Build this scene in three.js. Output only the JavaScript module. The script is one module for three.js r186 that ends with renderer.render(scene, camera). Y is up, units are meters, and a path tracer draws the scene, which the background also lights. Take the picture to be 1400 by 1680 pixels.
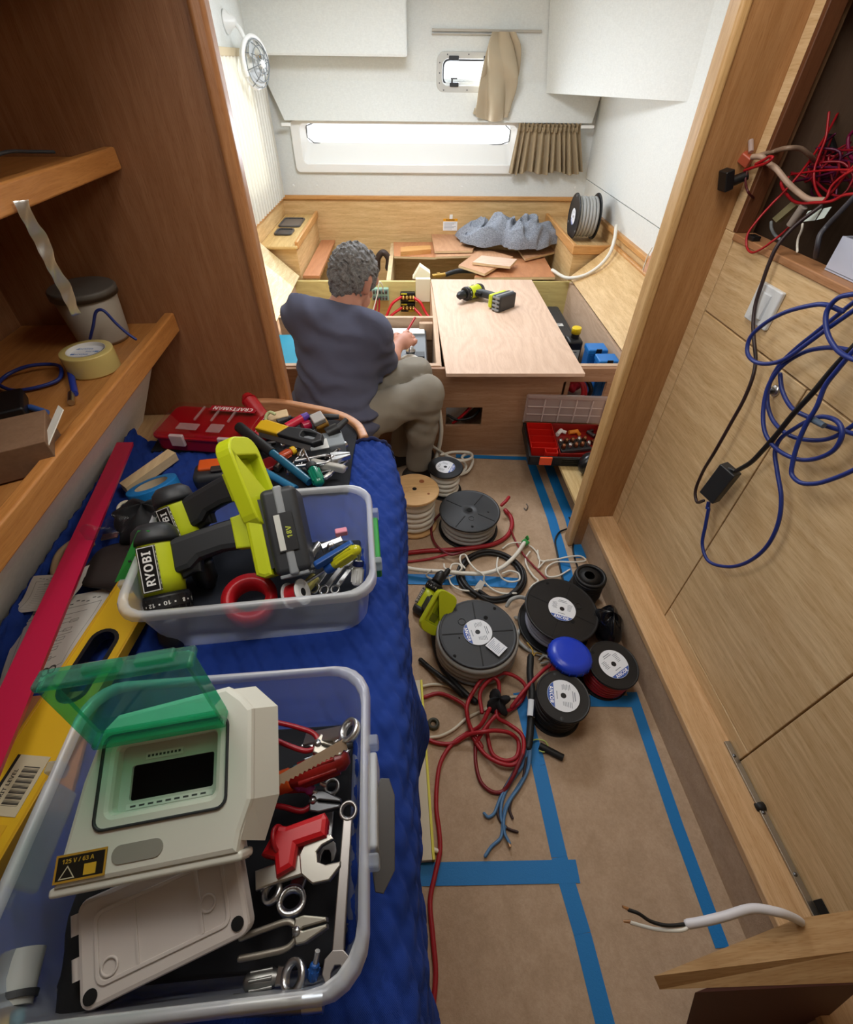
import * as THREE from 'three';
import { mergeGeometries } from 'three/addons/utils/BufferGeometryUtils.js';
import { RoundedBoxGeometry } from 'three/addons/geometries/RoundedBoxGeometry.js';
import { RectAreaLightUniformsLib } from 'three/addons/lights/RectAreaLightUniformsLib.js';

// ---------------------------------------------------------------- camera, sky, lights, exposure
const scene = new THREE.Scene();
const camera = new THREE.PerspectiveCamera(94.83, 1400 / 1680, 0.02, 80);
camera.position.set(0, 1.6, 0);
camera.up.set(0.0447, 0.7218, -0.6907);
camera.lookAt(0.0597, 1.6 - 0.6907, -0.7206);
const renderer = new THREE.WebGLRenderer({ antialias: true });
renderer.toneMapping = THREE.LinearToneMapping;
renderer.toneMappingExposure = 1.08;
renderer.shadowMap.enabled = true;
RectAreaLightUniformsLib.init();
scene.background = new THREE.Color(1, 1, 1);
scene.backgroundIntensity = 2.0;

const CABIN_TURN = -0.055;                       // the aft cabin lies slightly askew to the passage
const CAB = new THREE.Matrix4().makeRotationY(CABIN_TURN);
function areaLight(name, color, power, w, h, at, to, cabin) {
  const l = new THREE.RectAreaLight(color, power, w, h);
  l.name = name;
  const p = new THREE.Vector3(...at), q = new THREE.Vector3(...to);
  if (cabin) { p.applyMatrix4(CAB); q.applyMatrix4(CAB); }
  l.position.copy(p); l.lookAt(q); scene.add(l);
  return l;
}
// daylight through the long stern window, the porthole, the curtained side window and the cabin hatch; the last two lamps are added passage fill
areaLight('stern_window_daylight', 0xe9f3ff, 20, 1.46, 0.11, [-0.04, 1.215, -4.26], [-0.04, 1.0, 0], true);
areaLight('porthole_daylight', 0xe9f3ff, 17, 0.42, 0.1, [0.425, 1.555, -4.335], [0.425, 1.3, 0], true);
areaLight('side_window_daylight', 0xf0f6ff, 3, 1.1, 0.62, [-1.1, 1.3, -3.35], [0, 1.1, -3.2], true);
areaLight('cabin_hatch_daylight', 0xf0f6ff, 26, 0.55, 0.55, [-0.1, 2.03, -2.9], [-0.1, 0, -2.9], true);
areaLight('passage_fill_side', 0xfaf8f4, 8, 0.34, 0.7, [-0.278, 1.9, -0.65], [0.452, 1.22, -0.72], false);  // unseen fill from the left, added to brighten the passage
areaLight('passage_fill_top', 0xfff8ee, 7, 0.45, 0.5, [0.38, 2.03, -0.95], [0.3, 0, -0.95], false);  // overhead fill, added out of view for the passage

const sun = new THREE.DirectionalLight(0xfff0d8, 5);   // falls through the cabin hatch onto the port side board
sun.position.set(1.14, 3.62, -2.9); sun.target.position.set(-0.85, 0.62, -2.9); sun.castShadow = true;
Object.assign(sun.shadow.camera, { left: -2, right: 2, top: 2, bottom: -2, near: 0.1, far: 8 }); sun.shadow.mapSize.set(2048, 2048); scene.add(sun, sun.target);

// ---------------------------------------------------------------- small tools
let seed = 7;
const rnd = () => { seed |= 0; seed = seed + 0x6D2B79F5 | 0; let t = Math.imul(seed ^ seed >>> 15, 1 | seed); t = t + Math.imul(t ^ t >>> 7, 61 | t) ^ t; return ((t ^ t >>> 14) >>> 0) / 4294967296; };
const rr = (a, b) => a + (b - a) * rnd();
const V = (x, y, z) => Array.isArray(x) ? new THREE.Vector3(...x) : new THREE.Vector3(x, y, z);
const used = {};
function numbered(n) { used[n] = (used[n] ?? -1) + 1; return used[n] ? n + '_' + String(used[n]).padStart(3, '0') : n; }
let FR = null;                                   // frame in which shapes are authored: null = passage, CAB = cabin
const rebased = new Set();
function flat(g) {
  if (g.index) g = g.toNonIndexed();
  const n = g.attributes.position.count;
  if (!g.attributes.normal) g.computeVertexNormals();
  for (const k of Object.keys(g.attributes)) if (!['position', 'normal', 'uv'].includes(k)) g.deleteAttribute(k);
  if (!g.attributes.uv) g.setAttribute('uv', new THREE.BufferAttribute(new Float32Array(n * 2), 2));
  g.morphAttributes = {};
  return g;
}
function boxUV(g, axis) {                        // uv in metres, u along the grain
  g.computeBoundingBox();
  const s = g.boundingBox.getSize(V(0, 0, 0)).toArray();
  if (axis === undefined) axis = s.indexOf(Math.max(...s));
  const p = g.attributes.position, uv = g.attributes.uv, off = rnd() * 7;
  const a = V(0, 0, 0), b = V(0, 0, 0), c = V(0, 0, 0), n = V(0, 0, 0);
  for (let i = 0; i < p.count; i += 3) {
    a.fromBufferAttribute(p, i); b.fromBufferAttribute(p, i + 1); c.fromBufferAttribute(p, i + 2);
    n.copy(b).sub(a).cross(c.clone().sub(a));
    const m = [Math.abs(n.x), Math.abs(n.y), Math.abs(n.z)], k = m.indexOf(Math.max(...m));
    let u = axis === k ? (k + 1) % 3 : axis, v = 3 - k - u;
    [a, b, c].forEach((q, j) => uv.setXY(i + j, q.getComponent(u) + off, q.getComponent(v) + off * 1.7 + q.getComponent(k) * 0.03));
  }
}
function J(list, mat) {
  list = (Array.isArray(list) ? list : [list]).map(flat);
  if (mat && mat.userData.metric) for (const g of list) if (!g.userData.keepUV) boxUV(g, g.userData.axis ?? mat.userData.axis);
  const g = list.length > 1 ? mergeGeometries(list, false) : list[0];
  if (FR) g.applyMatrix4(FR);
  return g;
}
const along = (g, axis) => { g.userData.axis = axis; return g; };
function meshOf(name, geo, mat) {
  const m = new THREE.Mesh(J(geo, mat), mat);
  m.name = name; m.castShadow = m.receiveShadow = true;
  return m;
}
function thing(name, label, category, group) {
  const o = new THREE.Group(); o.name = numbered(name); scene.add(o);
  o.userData = { label, category }; if (group) o.userData.group = group;
  return o;
}
function part(parent, name, geo, mat, label) {
  const m = meshOf(name, geo, mat); parent.add(m); if (label) m.userData.label = label; return m;
}
function parts(parent, name, list, mat, label) { return list.map(g => part(parent, name, g, mat, label)); }
function solo(name, label, category, geo, mat, group) {
  const m = meshOf(numbered(name), geo, mat); scene.add(m);
  m.userData = { label, category }; if (group) m.userData.group = group;
  return m;
}
function struct(name, geo, mat, label, parent) {
  const m = meshOf(name, geo, mat); (parent || scene).add(m);
  if (!parent) m.userData = { kind: 'structure', label, category: name.split('_')[0] };
  return m;
}
function rebase(o) {                             // puts the origin of a thing at the middle of its base
  if (rebased.has(o)) return o; rebased.add(o);
  const seen = new Set(); o.traverse(m => m.isMesh && seen.add(m.geometry));
  const bb = new THREE.Box3(); seen.forEach(g => { g.computeBoundingBox(); bb.union(g.boundingBox); });
  const c = bb.getCenter(V(0, 0, 0)); c.y = bb.min.y;
  seen.forEach(g => g.translate(-c.x, -c.y, -c.z)); o.position.add(c);
  return o;
}
function copy(o, label, move, turn = 0, tilt) {  // a clone of a thing, moved and turned
  rebase(o); const c = o.clone(); c.name = numbered(o.name.replace(/_\d{3}$/, '')); c.userData = { ...o.userData, label };
  scene.add(c); rebased.add(c); if (move) c.position.set(...move); c.rotation.y += turn; if (tilt) { c.rotation.x += tilt[0]; c.rotation.z += tilt[1]; }
  return c;
}
// ---- shapes (absolute metres)
const box = (x0, x1, y0, y1, z0, z1, r = 0) => {
  const sx = Math.abs(x1 - x0), sy = Math.abs(y1 - y0), sz = Math.abs(z1 - z0);
  const g = r ? new RoundedBoxGeometry(sx, sy, sz, 2, Math.min(r, sx / 2.01, sy / 2.01, sz / 2.01)) : new THREE.BoxGeometry(sx, sy, sz);
  return flat(g).translate((x0 + x1) / 2, (y0 + y1) / 2, (z0 + z1) / 2);
};
const cbox = (c, s, r = 0, rot) => {             // box by centre and size, turned
  const g = box(-s[0] / 2, s[0] / 2, -s[1] / 2, s[1] / 2, -s[2] / 2, s[2] / 2, r);
  if (rot) g.applyMatrix4(new THREE.Matrix4().makeRotationFromEuler(new THREE.Euler(...rot, 'YXZ')));
  return g.translate(...c);
};
function hull8(a, b) {                           // solid between two quads a[4], b[4] (same winding)
  const q = [...a, ...b], f = [[0, 1, 2, 3], [7, 6, 5, 4], [1, 0, 4, 5], [2, 1, 5, 6], [3, 2, 6, 7], [0, 3, 7, 4]], pos = [];
  for (const [i, j, k, l] of f) for (const m of [i, j, k, i, k, l]) pos.push(...q[m]);
  const g = new THREE.BufferGeometry(); g.setAttribute('position', new THREE.Float32BufferAttribute(pos, 3)); g.computeVertexNormals();
  return flat(g);
}
function slab(q, t) {                            // plate with four corners q and thickness t against its normal
  const a = V(q[0]), n = V(q[1]).sub(a).cross(V(q[2]).sub(a)).normalize().multiplyScalar(-t);
  return hull8(q, q.map(p => [p[0] + n.x, p[1] + n.y, p[2] + n.z]));
}
const curve = (pts, closed = false) => new THREE.CatmullRomCurve3(pts.map(p => V(p)), closed, 'centripetal');
function tube(pts, r, o = {}) {
  const n = o.seg || Math.max(6, Math.min(420, pts.length * (o.per || 7)));
  const g = flat(new THREE.TubeGeometry(curve(pts, o.closed), n, r, o.rad || 7, !!o.closed));
  if (o.closed || o.open) return g;
  const cap = (p) => flat(new THREE.SphereGeometry(r, 6, 4)).translate(...p);
  return mergeGeometries([g, cap(pts[0]), cap(pts[pts.length - 1])]);
}
function bar(a, b, r0, r1 = r0, n = 12) {        // round bar from a to b
  const A = V(a), B = V(b), d = B.clone().sub(A), g = flat(new THREE.CylinderGeometry(r1, r0, d.length(), n));
  g.applyQuaternion(new THREE.Quaternion().setFromUnitVectors(V(0, 1, 0), d.clone().normalize()));
  const m = A.add(B).multiplyScalar(0.5); return g.translate(m.x, m.y, m.z);
}
function lathe(prof, at, axis = [0, 1, 0], n = 32) { // profile [r, h] turned about axis at point
  const g = flat(new THREE.LatheGeometry(prof.map(p => new THREE.Vector2(p[0], p[1])), n));
  g.applyQuaternion(new THREE.Quaternion().setFromUnitVectors(V(0, 1, 0), V(axis).normalize()));
  return g.translate(...at);
}
const shapeOf = (pts, holes = []) => { const s = new THREE.Shape(pts.map(p => new THREE.Vector2(p[0], p[1]))); holes.forEach(h => s.holes.push(new THREE.Path(h.map(p => new THREE.Vector2(p[0], p[1]))))); return s; };
function rrect(x0, x1, y0, y1, r, n = 5) {
  const o = [], c = [[x1 - r, y1 - r, 0], [x0 + r, y1 - r, 1], [x0 + r, y0 + r, 2], [x1 - r, y0 + r, 3]];
  for (const [x, y, k] of c) for (let i = 0; i <= n; i++) { const a = (k + i / n) * Math.PI / 2; o.push([x + r * Math.cos(a), y + r * Math.sin(a)]); }
  return o;
}
function ext(pts, depth, bevel = 0, holes = [], seg = 2) { // extrusion along +z, z from 0 to depth
  return flat(new THREE.ExtrudeGeometry(shapeOf(pts, holes), { depth: depth - 2 * bevel, bevelEnabled: bevel > 0, bevelSize: bevel, bevelThickness: bevel, bevelSegments: seg, bevelOffset: -bevel, curveSegments: 8 })).translate(0, 0, bevel);
}
function basis(o, x, y) {                        // matrix with origin o, x axis towards x, y axis nearly y
  const X = V(x).normalize(), Z = X.clone().cross(V(y)).normalize(), Y = Z.clone().cross(X);
  return new THREE.Matrix4().makeBasis(X, Y, Z).setPosition(...o);
}
const put = (g, m) => { (Array.isArray(g) ? g : [g]).forEach(q => q.applyMatrix4(m)); return g; };
const pose = (at, rot = [0, 0, 0], s = 1) => new THREE.Matrix4().compose(V(at), new THREE.Quaternion().setFromEuler(new THREE.Euler(...rot, 'YXZ')), V(s, s, s));
function surf(f, nu, nv, thick = 0) {            // surface f(u, v) -> [x, y, z]; thick > 0 gives it a back
  const pos = [], uv = [], idx = [];
  for (let j = 0; j <= nv; j++) for (let i = 0; i <= nu; i++) { pos.push(...f(i / nu, j / nv)); uv.push(i / nu, j / nv); }
  for (let j = 0; j < nv; j++) for (let i = 0; i < nu; i++) { const a = j * (nu + 1) + i, b = a + 1, c = a + nu + 1, d = c + 1; idx.push(a, b, d, a, d, c); }
  let g = new THREE.BufferGeometry(); g.setAttribute('position', new THREE.Float32BufferAttribute(pos, 3)); g.setAttribute('uv', new THREE.Float32BufferAttribute(uv, 2)); g.setIndex(idx); g.computeVertexNormals();
  if (thick) {
    const n = g.attributes.normal.array, N = pos.length / 3, p2 = [...pos], uv2 = [...uv, ...uv], id2 = [...idx];
    for (let k = 0; k < pos.length; k++) p2.push(pos[k] - n[k] * thick);
    for (let k = 0; k < idx.length; k += 3) id2.push(idx[k] + N, idx[k + 2] + N, idx[k + 1] + N);
    const edge = (a, b) => id2.push(a, a + N, b + N, a, b + N, b), w = nu + 1;
    for (let i = 0; i < nu; i++) { edge(i, i + 1); edge(nv * w + i + 1, nv * w + i); }
    for (let j = 0; j < nv; j++) { edge((j + 1) * w, j * w); edge(j * w + nu, (j + 1) * w + nu); }
    g = new THREE.BufferGeometry(); g.setAttribute('position', new THREE.Float32BufferAttribute(p2, 3)); g.setAttribute('uv', new THREE.Float32BufferAttribute(uv2, 2)); g.setIndex(id2); g.computeVertexNormals();
  }
  return flat(g);
}
// ---- textures: grain, weave and speckle only
function lattice(w, h) { const a = new Float32Array(w * h); for (let i = 0; i < a.length; i++) a[i] = rnd(); return (x, y) => { x = ((x % w) + w) % w; y = ((y % h) + h) % h; const i = x | 0, j = y | 0, f = x - i, g = y - j, s = f * f * (3 - 2 * f), t = g * g * (3 - 2 * g), i2 = (i + 1) % w, j2 = (j + 1) % h; return (a[j * w + i] * (1 - s) + a[j * w + i2] * s) * (1 - t) + (a[j2 * w + i] * (1 - s) + a[j2 * w + i2] * s) * t; }; }
function dataTex(w, h, f, srgb, rep) {
  const d = new Uint8Array(w * h * 4);
  for (let j = 0; j < h; j++) for (let i = 0; i < w; i++) { const c = f(i / w, j / h), k = (j * w + i) * 4; for (let q = 0; q < 3; q++) d[k + q] = Math.max(0, Math.min(255, 255 * (c.length ? c[q] : c))); d[k + 3] = 255; }
  const t = new THREE.DataTexture(d, w, h); t.wrapS = t.wrapT = THREE.RepeatWrapping; t.magFilter = THREE.LinearFilter; t.minFilter = THREE.LinearMipmapLinearFilter; t.generateMipmaps = true;
  if (srgb) t.colorSpace = THREE.SRGBColorSpace; if (rep) t.repeat.set(...rep); t.needsUpdate = true; return t;
}
const n1 = lattice(8, 64), n2 = lattice(24, 256), n3 = lattice(64, 512), n4 = lattice(12, 12), n5 = lattice(128, 128), n6 = lattice(40, 40);
const oakF = (u, v) => { const w = v + 0.012 * n4(u * 12, v * 12); return 0.5 * n1(u * 8, w * 64) + 0.3 * n2(u * 24, w * 256) + 0.45 * Math.pow(n3(u * 64, w * 512), 3); };
const oakMap = dataTex(1024, 1024, (u, v) => { const k = oakF(u, v); return [0.99 - 0.16 * k, 0.985 - 0.22 * k, 0.97 - 0.3 * k]; }, true, [1, 1.6]);
const oakBump = dataTex(1024, 1024, (u, v) => 1 - oakF(u, v) * 0.7, false, [1, 1.6]);
const plyF = (u, v) => { const f = n4(u * 4, v * 12) * 2.2 + n6(u * 10, v * 40) * 0.3 + v * 9; const ring = Math.abs(((f * 1.5) % 1) - 0.5) * 2; return 0.45 * ring + 0.35 * n2(u * 24, v * 256) + 0.3 * n3(u * 64, v * 512); };
const plyMap = dataTex(1024, 1024, (u, v) => { const k = plyF(u, v); return [0.99 - 0.09 * k, 0.98 - 0.12 * k, 0.97 - 0.14 * k]; }, true, [0.9, 1.1]);
const speck = dataTex(512, 512, (u, v) => { const k = 0.35 * n4(u * 12, v * 12) + 0.3 * n6(u * 40, v * 40) + 0.35 * n5(u * 128, v * 128); return [1 - 0.13 * k, 1 - 0.15 * k, 1 - 0.18 * k]; }, true, [2.2, 2.2]);
const fibre = dataTex(512, 512, (u, v) => 0.4 * n5(u * 128, v * 128) + 0.6 * rnd(), false, [2.5, 2.5]);
const weave = dataTex(256, 256, (u, v) => { const a = Math.sin(u * Math.PI * 64), b = Math.sin(v * Math.PI * 64); return 0.5 + 0.25 * a * b + 0.2 * rnd(); }, false, [14, 14]);
const mottled = dataTex(256, 256, (u, v) => { const k = n6(u * 40, v * 40) * 0.6 + rnd() * 0.4; return 0.55 + 0.45 * k; }, true, [8, 8]);
const cream = dataTex(512, 512, (u, v) => { const s = 0.5 * n5(u * 128, v * 128) + 0.5 * n3(u * 64, v * 512); return 1 - 0.05 * s; }, true, [1.2, 1.2]);
function mat(color, rough = 0.6, o = {}) {
  const { metric, axis, ...rest } = o;
  const m = new THREE.MeshPhysicalMaterial({ color, roughness: rough, ...rest });
  m.userData = { metric: metric || !!(o.map || o.bumpMap), axis }; return m;
}
const wood = (c, r = 0.5, o = {}) => mat(c, r, { map: oakMap, bumpMap: oakBump, bumpScale: 0.0004, ...o });
const ply = (c, r = 0.7, o = {}) => mat(c, r, { map: plyMap, bumpMap: oakBump, bumpScale: 0.0003, ...o });
const plastic = (c, r = 0.4, o = {}) => mat(c, r, o);
const metal = (c = 0xb9babb, r = 0.3) => mat(c, r, { metalness: 1 });
const W = {
  oak: wood(0xeed3a9, 0.42), bulkhead: wood(0xa17351, 0.5, { axis: 1 }), honey: wood(0xe0ab6c, 0.42), trim: wood(0xc48a55, 0.4),
  bed: wood(0xb08a6e, 0.55, { axis: 0 }), paleply: ply(0xe9cdb6, 0.65), okoume: ply(0xcc8f62, 0.6), yellowPly: ply(0xe2d58e, 0.4), inner: ply(0xd8bda2, 0.7),
  pine: ply(0xe6cfa4, 0.65), cabinOak: wood(0xebcb97, 0.5), shelf: wood(0xc58b50, 0.38), lip: wood(0xcf9254, 0.36), table: wood(0xcfae84, 0.5),
};
const P = {
  white: mat(0xe9ece8, 0.62, { map: cream }), gloss: plastic(0xf2f3f0, 0.3), lining: mat(0xeeeae0, 0.75, { map: cream }),
  kraft: mat(0xc4a98e, 0.85, { map: speck, bumpMap: fibre, bumpScale: 0.0004 }), tape: mat(0x0f78bd, 0.6, { bumpMap: fibre, bumpScale: 0.0004 }),
  black: plastic(0x111214, 0.45), rubber: plastic(0x161616, 0.6), dark: plastic(0x070605, 0.9), grey: plastic(0x8d9194, 0.45), charcoal: plastic(0x2b2d30, 0.5),  // dark stands in for the shade inside holes and slots
  red: plastic(0xb3141f, 0.4), lime: plastic(0xc3cf1c, 0.42), blue: plastic(0x1767b4, 0.4), navy: plastic(0x1b2a6e, 0.45), green: plastic(0x1f8a35, 0.4),
  cableWhite: plastic(0xe6e2d6, 0.5), cableRed: plastic(0xa31a26, 0.45), cableGrey: plastic(0xa9aaa7, 0.5), cableBlack: plastic(0x141416, 0.5), cableBlue: plastic(0x1c2f78, 0.42),
  steel: metal(0xc2c3c4, 0.28), darksteel: metal(0x6d6e70, 0.4), brass: metal(0xc9a35a, 0.35), yellow: plastic(0xe2b41b, 0.45), orange: plastic(0xdc5a1c, 0.45),
};
const clear = (c, r = 0.12, o = {}) => mat(c, r, { transmission: 1, thickness: 0, ior: 1.3, ...o });
function canvasTex(w, h, draw) { const c = document.createElement('canvas'); c.width = w; c.height = h; draw(c.getContext('2d'), w, h); const t = new THREE.CanvasTexture(c); t.colorSpace = THREE.SRGBColorSpace; return t; }
const printed = (tex, r = 0.5) => { const m = new THREE.MeshPhysicalMaterial({ map: tex, roughness: r }); m.userData = {}; return m; };
// a printed sheet: rectangle centred at o, u axis along x, v axis along y, lifted slightly off its face
function sheet(o, x, y, w, h, t = 0.0006) {
  const g = new THREE.BoxGeometry(w, h, t).toNonIndexed(); g.userData.keepUV = true; return put(flat(g), basis(o, x, y));
}
// ================================================================ the setting: passage
struct('floor', box(-1.25, 1.6, -0.06, 0, -4.6, 1.7), P.kraft, 'kraft paper covering the cabin sole');
struct('ceiling', [box(-1.3, -0.25, 2.05, 2.1, -4.7, 1.7), box(0.45, 1.7, 2.05, 2.1, -4.7, 1.7), box(-0.25, 0.45, 2.05, 2.1, -4.7, -3.25), box(-0.25, 0.45, 2.05, 2.1, -2.55, 1.7)], P.white, 'white headliner overhead');
struct('wall_rear', box(-1.25, 1.6, 0, 2.05, 1.6, 1.65), W.oak, 'oak wall behind the viewer');
// left side of the passage: hull behind the shelves, cream lining under the lower shelf
struct('wall_left', [box(-1.1, -1.04, 0, 2.05, -1.406, 1.6)], W.bulkhead, 'brown wood wall behind the shelves');
{
  const g = [hull8([[-0.665, 1.03, -1.375], [-0.665, 1.03, 0.6], [-0.815, 0.74, 0.6], [-0.815, 0.74, -1.36]], [[-0.69, 1.03, -1.375], [-0.69, 1.03, 0.6], [-0.84, 0.74, 0.6], [-0.84, 0.74, -1.36]])];
  struct('wall_left_lining', g, P.lining, 'cream sloping lining between the lower shelf and the bench');
}
struct('ceiling_light_block', box(-1.1, -0.42, 1.76, 2.05, -1.405, 1.6), P.white, 'added unseen box above the shelves that keeps light off them');  // put in out of view to block light from the shelf corner
{ // cabin deck hatch, then two glowing panels added unseen to carry the passage fill
  const hatch = (name, label, x0, x1, z0, z1, y) => { const H = new THREE.Group(); H.name = name; H.userData = { kind: 'structure', label, category: 'window' }; scene.add(H); part(H, 'window_frame', put(ext(rrect(x0 - 0.04, x1 + 0.04, -z1 - 0.04, -z0 + 0.04, 0.05), 0.02, 0.004, [rrect(x0, x1, -z1, -z0, 0.03)]), new THREE.Matrix4().makeRotationX(-Math.PI / 2).setPosition(0, y - 0.012, 0)), P.gloss); return H; };
  const a = hatch('window_3', 'deck hatch above the cabin', -0.25, 0.45, -3.25, -2.55, 2.05); part(a, 'pane', box(-0.25, 0.45, 2.075, 2.081, -3.25, -2.55), clear(0xffffff, 0.02));
  const b = hatch('window_4', 'added glowing fill panel above the passage, framed as a hatch', 0.15, 0.61, -1.2, -0.7, 2.05); part(b, 'pane', box(0.15, 0.61, 2.04, 2.046, -1.2, -0.7), mat(0xffffff, 0.5, { emissive: 0xffffff, emissiveIntensity: 1.2 }));
  const c = new THREE.Group(); c.name = 'window_5'; c.userData = { kind: 'structure', label: 'added glowing fill panel sloping over the bench', category: 'window' }; scene.add(c);
  part(c, 'window_frame', [hull8([[-0.42, 1.762, -1.4], [-0.15, 2.05, -1.4], [-0.15, 2.05, -1.0], [-0.42, 1.762, -1.0]].reverse(), [[-0.44, 1.78, -1.4], [-0.17, 2.07, -1.4], [-0.17, 2.07, -1.0], [-0.44, 1.78, -1.0]].reverse()), hull8([[-0.42, 1.762, -0.3], [-0.15, 2.05, -0.3], [-0.15, 2.05, 1.6], [-0.42, 1.762, 1.6]].reverse(), [[-0.44, 1.78, -0.3], [-0.17, 2.07, -0.3], [-0.17, 2.07, 1.6], [-0.44, 1.78, 1.6]].reverse())], P.white);
  part(c, 'pane', hull8([[-0.42, 1.762, -1.0], [-0.15, 2.05, -1.0], [-0.15, 2.05, -0.3], [-0.42, 1.762, -0.3]].reverse(), [[-0.43, 1.772, -1.0], [-0.16, 2.06, -1.0], [-0.16, 2.06, -0.3], [-0.43, 1.772, -0.3]].reverse()), mat(0xffffff, 0.5, { emissive: 0xffffff, emissiveIntensity: 1.2 }));
}
// bulkheads either side of the doorway into the cabin
{
  const L = new THREE.Group(); L.name = 'wall_bulkhead_left'; L.userData = { kind: 'structure', label: 'brown wooden bulkhead beside the shelves', category: 'wall' }; scene.add(L);
  part(L, 'panel', box(-1.1, -0.372, 0, 2.05, -1.436, -1.406), W.bulkhead);
  part(L, 'edge_trim', box(-0.374, -0.338, 0, 2.05, -1.45, -1.394, 0.012), wood(0xc68f62, 0.35, { axis: 1 }));
  const Rr = new THREE.Group(); Rr.name = 'wall_bulkhead_right'; Rr.userData = { kind: 'structure', label: 'narrow oak post of the doorway beside the wiring opening', category: 'wall' }; scene.add(Rr);
  part(Rr, 'panel', box(0.79, 1.12, 0, 2.05, -1.45, -1.406), wood(0xb88b5e, 0.5, { axis: 1 }));
  part(Rr, 'edge_trim', box(0.768, 0.794, 0, 2.05, -1.46, -1.4, 0.009), wood(0xdcb783, 0.4, { axis: 1 }));
}
// right side of the passage: oak panels with fine gaps, wiring opening above
{
  const Wt = new THREE.Group(); Wt.name = 'wall_right'; Wt.userData = { kind: 'structure', label: 'oak veneer locker wall of flush doors with a cut wiring opening', category: 'wall' }; scene.add(Wt);
  part(Wt, 'backing', [box(0.952, 0.99, 0, 1.262, -1.406, 1.6), box(0.952, 0.99, 1.262, 2.05, -1.406, -1.372), box(0.952, 0.99, 1.262, 2.05, 0.3, 1.6)], ply(0xa98a68, 0.75));
  const panel = (z0, z1, y0, y1) => part(Wt, 'panel', along(box(0.93, 0.952, y0, y1, z0, z1, 0.002), 2), W.oak);
  const g = 0.0022;
  panel(-1.406, -1.353 - g, 0.18, 1.277);                        // strip by the post
  panel(-1.353 + g, -0.891 - g, 0.18, 1.077 - g);                // tall flush door
  panel(-0.891 + g, -0.408 - g, 0.235 + g, 1.077 - g);           // next door
  panel(-0.408 + g, 1.6, 0.18, 1.077 - g);                       // next
  panel(-0.891 + g, -0.408 - g, 0.18, 0.235 - g);
  panel(-1.353 + g, 1.6, 1.077 + g, 1.277);                      // strip below the opening
  panel(-1.406, -1.356, 1.2775, 2.05);                           // left of the opening
  panel(0.3, 1.6, 1.2775, 2.05);
  panel(-1.3555, 0.2995, 1.73, 2.05);  // header hangs low, out of view, to cut light entering the opening
  part(Wt, 'opening_sill', along(box(0.926, 0.985, 1.262, 1.279, -1.356, 0.3, 0.003), 2), wood(0xb98a64, 0.5));
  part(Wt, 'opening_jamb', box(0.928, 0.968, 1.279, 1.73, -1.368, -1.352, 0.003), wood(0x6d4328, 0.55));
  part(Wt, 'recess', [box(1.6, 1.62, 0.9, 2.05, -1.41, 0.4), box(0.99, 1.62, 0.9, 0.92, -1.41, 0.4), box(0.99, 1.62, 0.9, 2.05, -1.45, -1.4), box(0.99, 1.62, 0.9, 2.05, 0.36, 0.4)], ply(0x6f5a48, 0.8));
}
{
  const B = new THREE.Group(); B.name = 'baseboard_right'; B.userData = { kind: 'structure', label: 'pale oak ledge along the foot of the locker wall', category: 'ledge' }; scene.add(B);
  part(B, 'ledge_top', along(box(0.825, 0.935, 0.155, 0.18, -1.406, 1.2, 0.004), 2), wood(0xe3bf95, 0.45));
  part(B, 'ledge_face', box(0.832, 0.85, 0, 0.156, -1.406, 1.2), P.kraft);
}
// ================================================================ the setting: aft cabin
FR = CAB;
const oakC = W.cabinOak;
{
  const Bw = new THREE.Group(); Bw.name = 'wall_back'; Bw.userData = { kind: 'structure', label: 'white stern wall of the cabin above the oak panelling', category: 'wall' }; scene.add(Bw);
  const hole = rrect(-0.83, 0.745, 1.035, 1.285, 0.03);
  part(Bw, 'lower_panel', put(ext([[-1.2, 0.84], [1.6, 0.84], [1.6, 1.52], [-1.2, 1.52]], 0.03, 0, [hole]), pose([0, 0, -4.38])), P.white);
  // upper panel, standing proud of the lower one, with the porthole cut in it
  part(Bw, 'upper_panel', put(ext([[-1.2, 1.5], [1.6, 1.5], [1.6, 2.05], [-1.2, 2.05]], 0.04, 0.002, [rrect(0.185, 0.665, 1.485 + 0.02, 1.63, 0.04)]), pose([0, 0, -4.36])), P.white);
  part(Bw, 'slope_panel', hull8([[-1.0, 1.505, -4.318], [-0.905, 1.3, -4.27], [1.25, 1.3, -4.27], [1.3, 1.505, -4.318]], [[-1.0, 1.505, -4.38], [-0.905, 1.3, -4.38], [1.25, 1.3, -4.38], [1.3, 1.505, -4.38]]), P.white);
  part(Bw, 'oak_panel', box(-1.2, 1.6, -0.05, 0.842, -4.38, -4.35), oakC);
  parts(Bw, 'screw_cap', [-0.93, -0.75, 0.36, 1.24].map(x => bar([x, 0.91, -4.351], [x, 0.91, -4.345], 0.008, 0.006)), P.gloss);
  struct('trim_1', box(-1.04, 1.31, 0.822, 0.85, -4.352, -4.33, 0.006), W.honey, 'honey oak rail along the top of the stern panelling');
}
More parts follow.
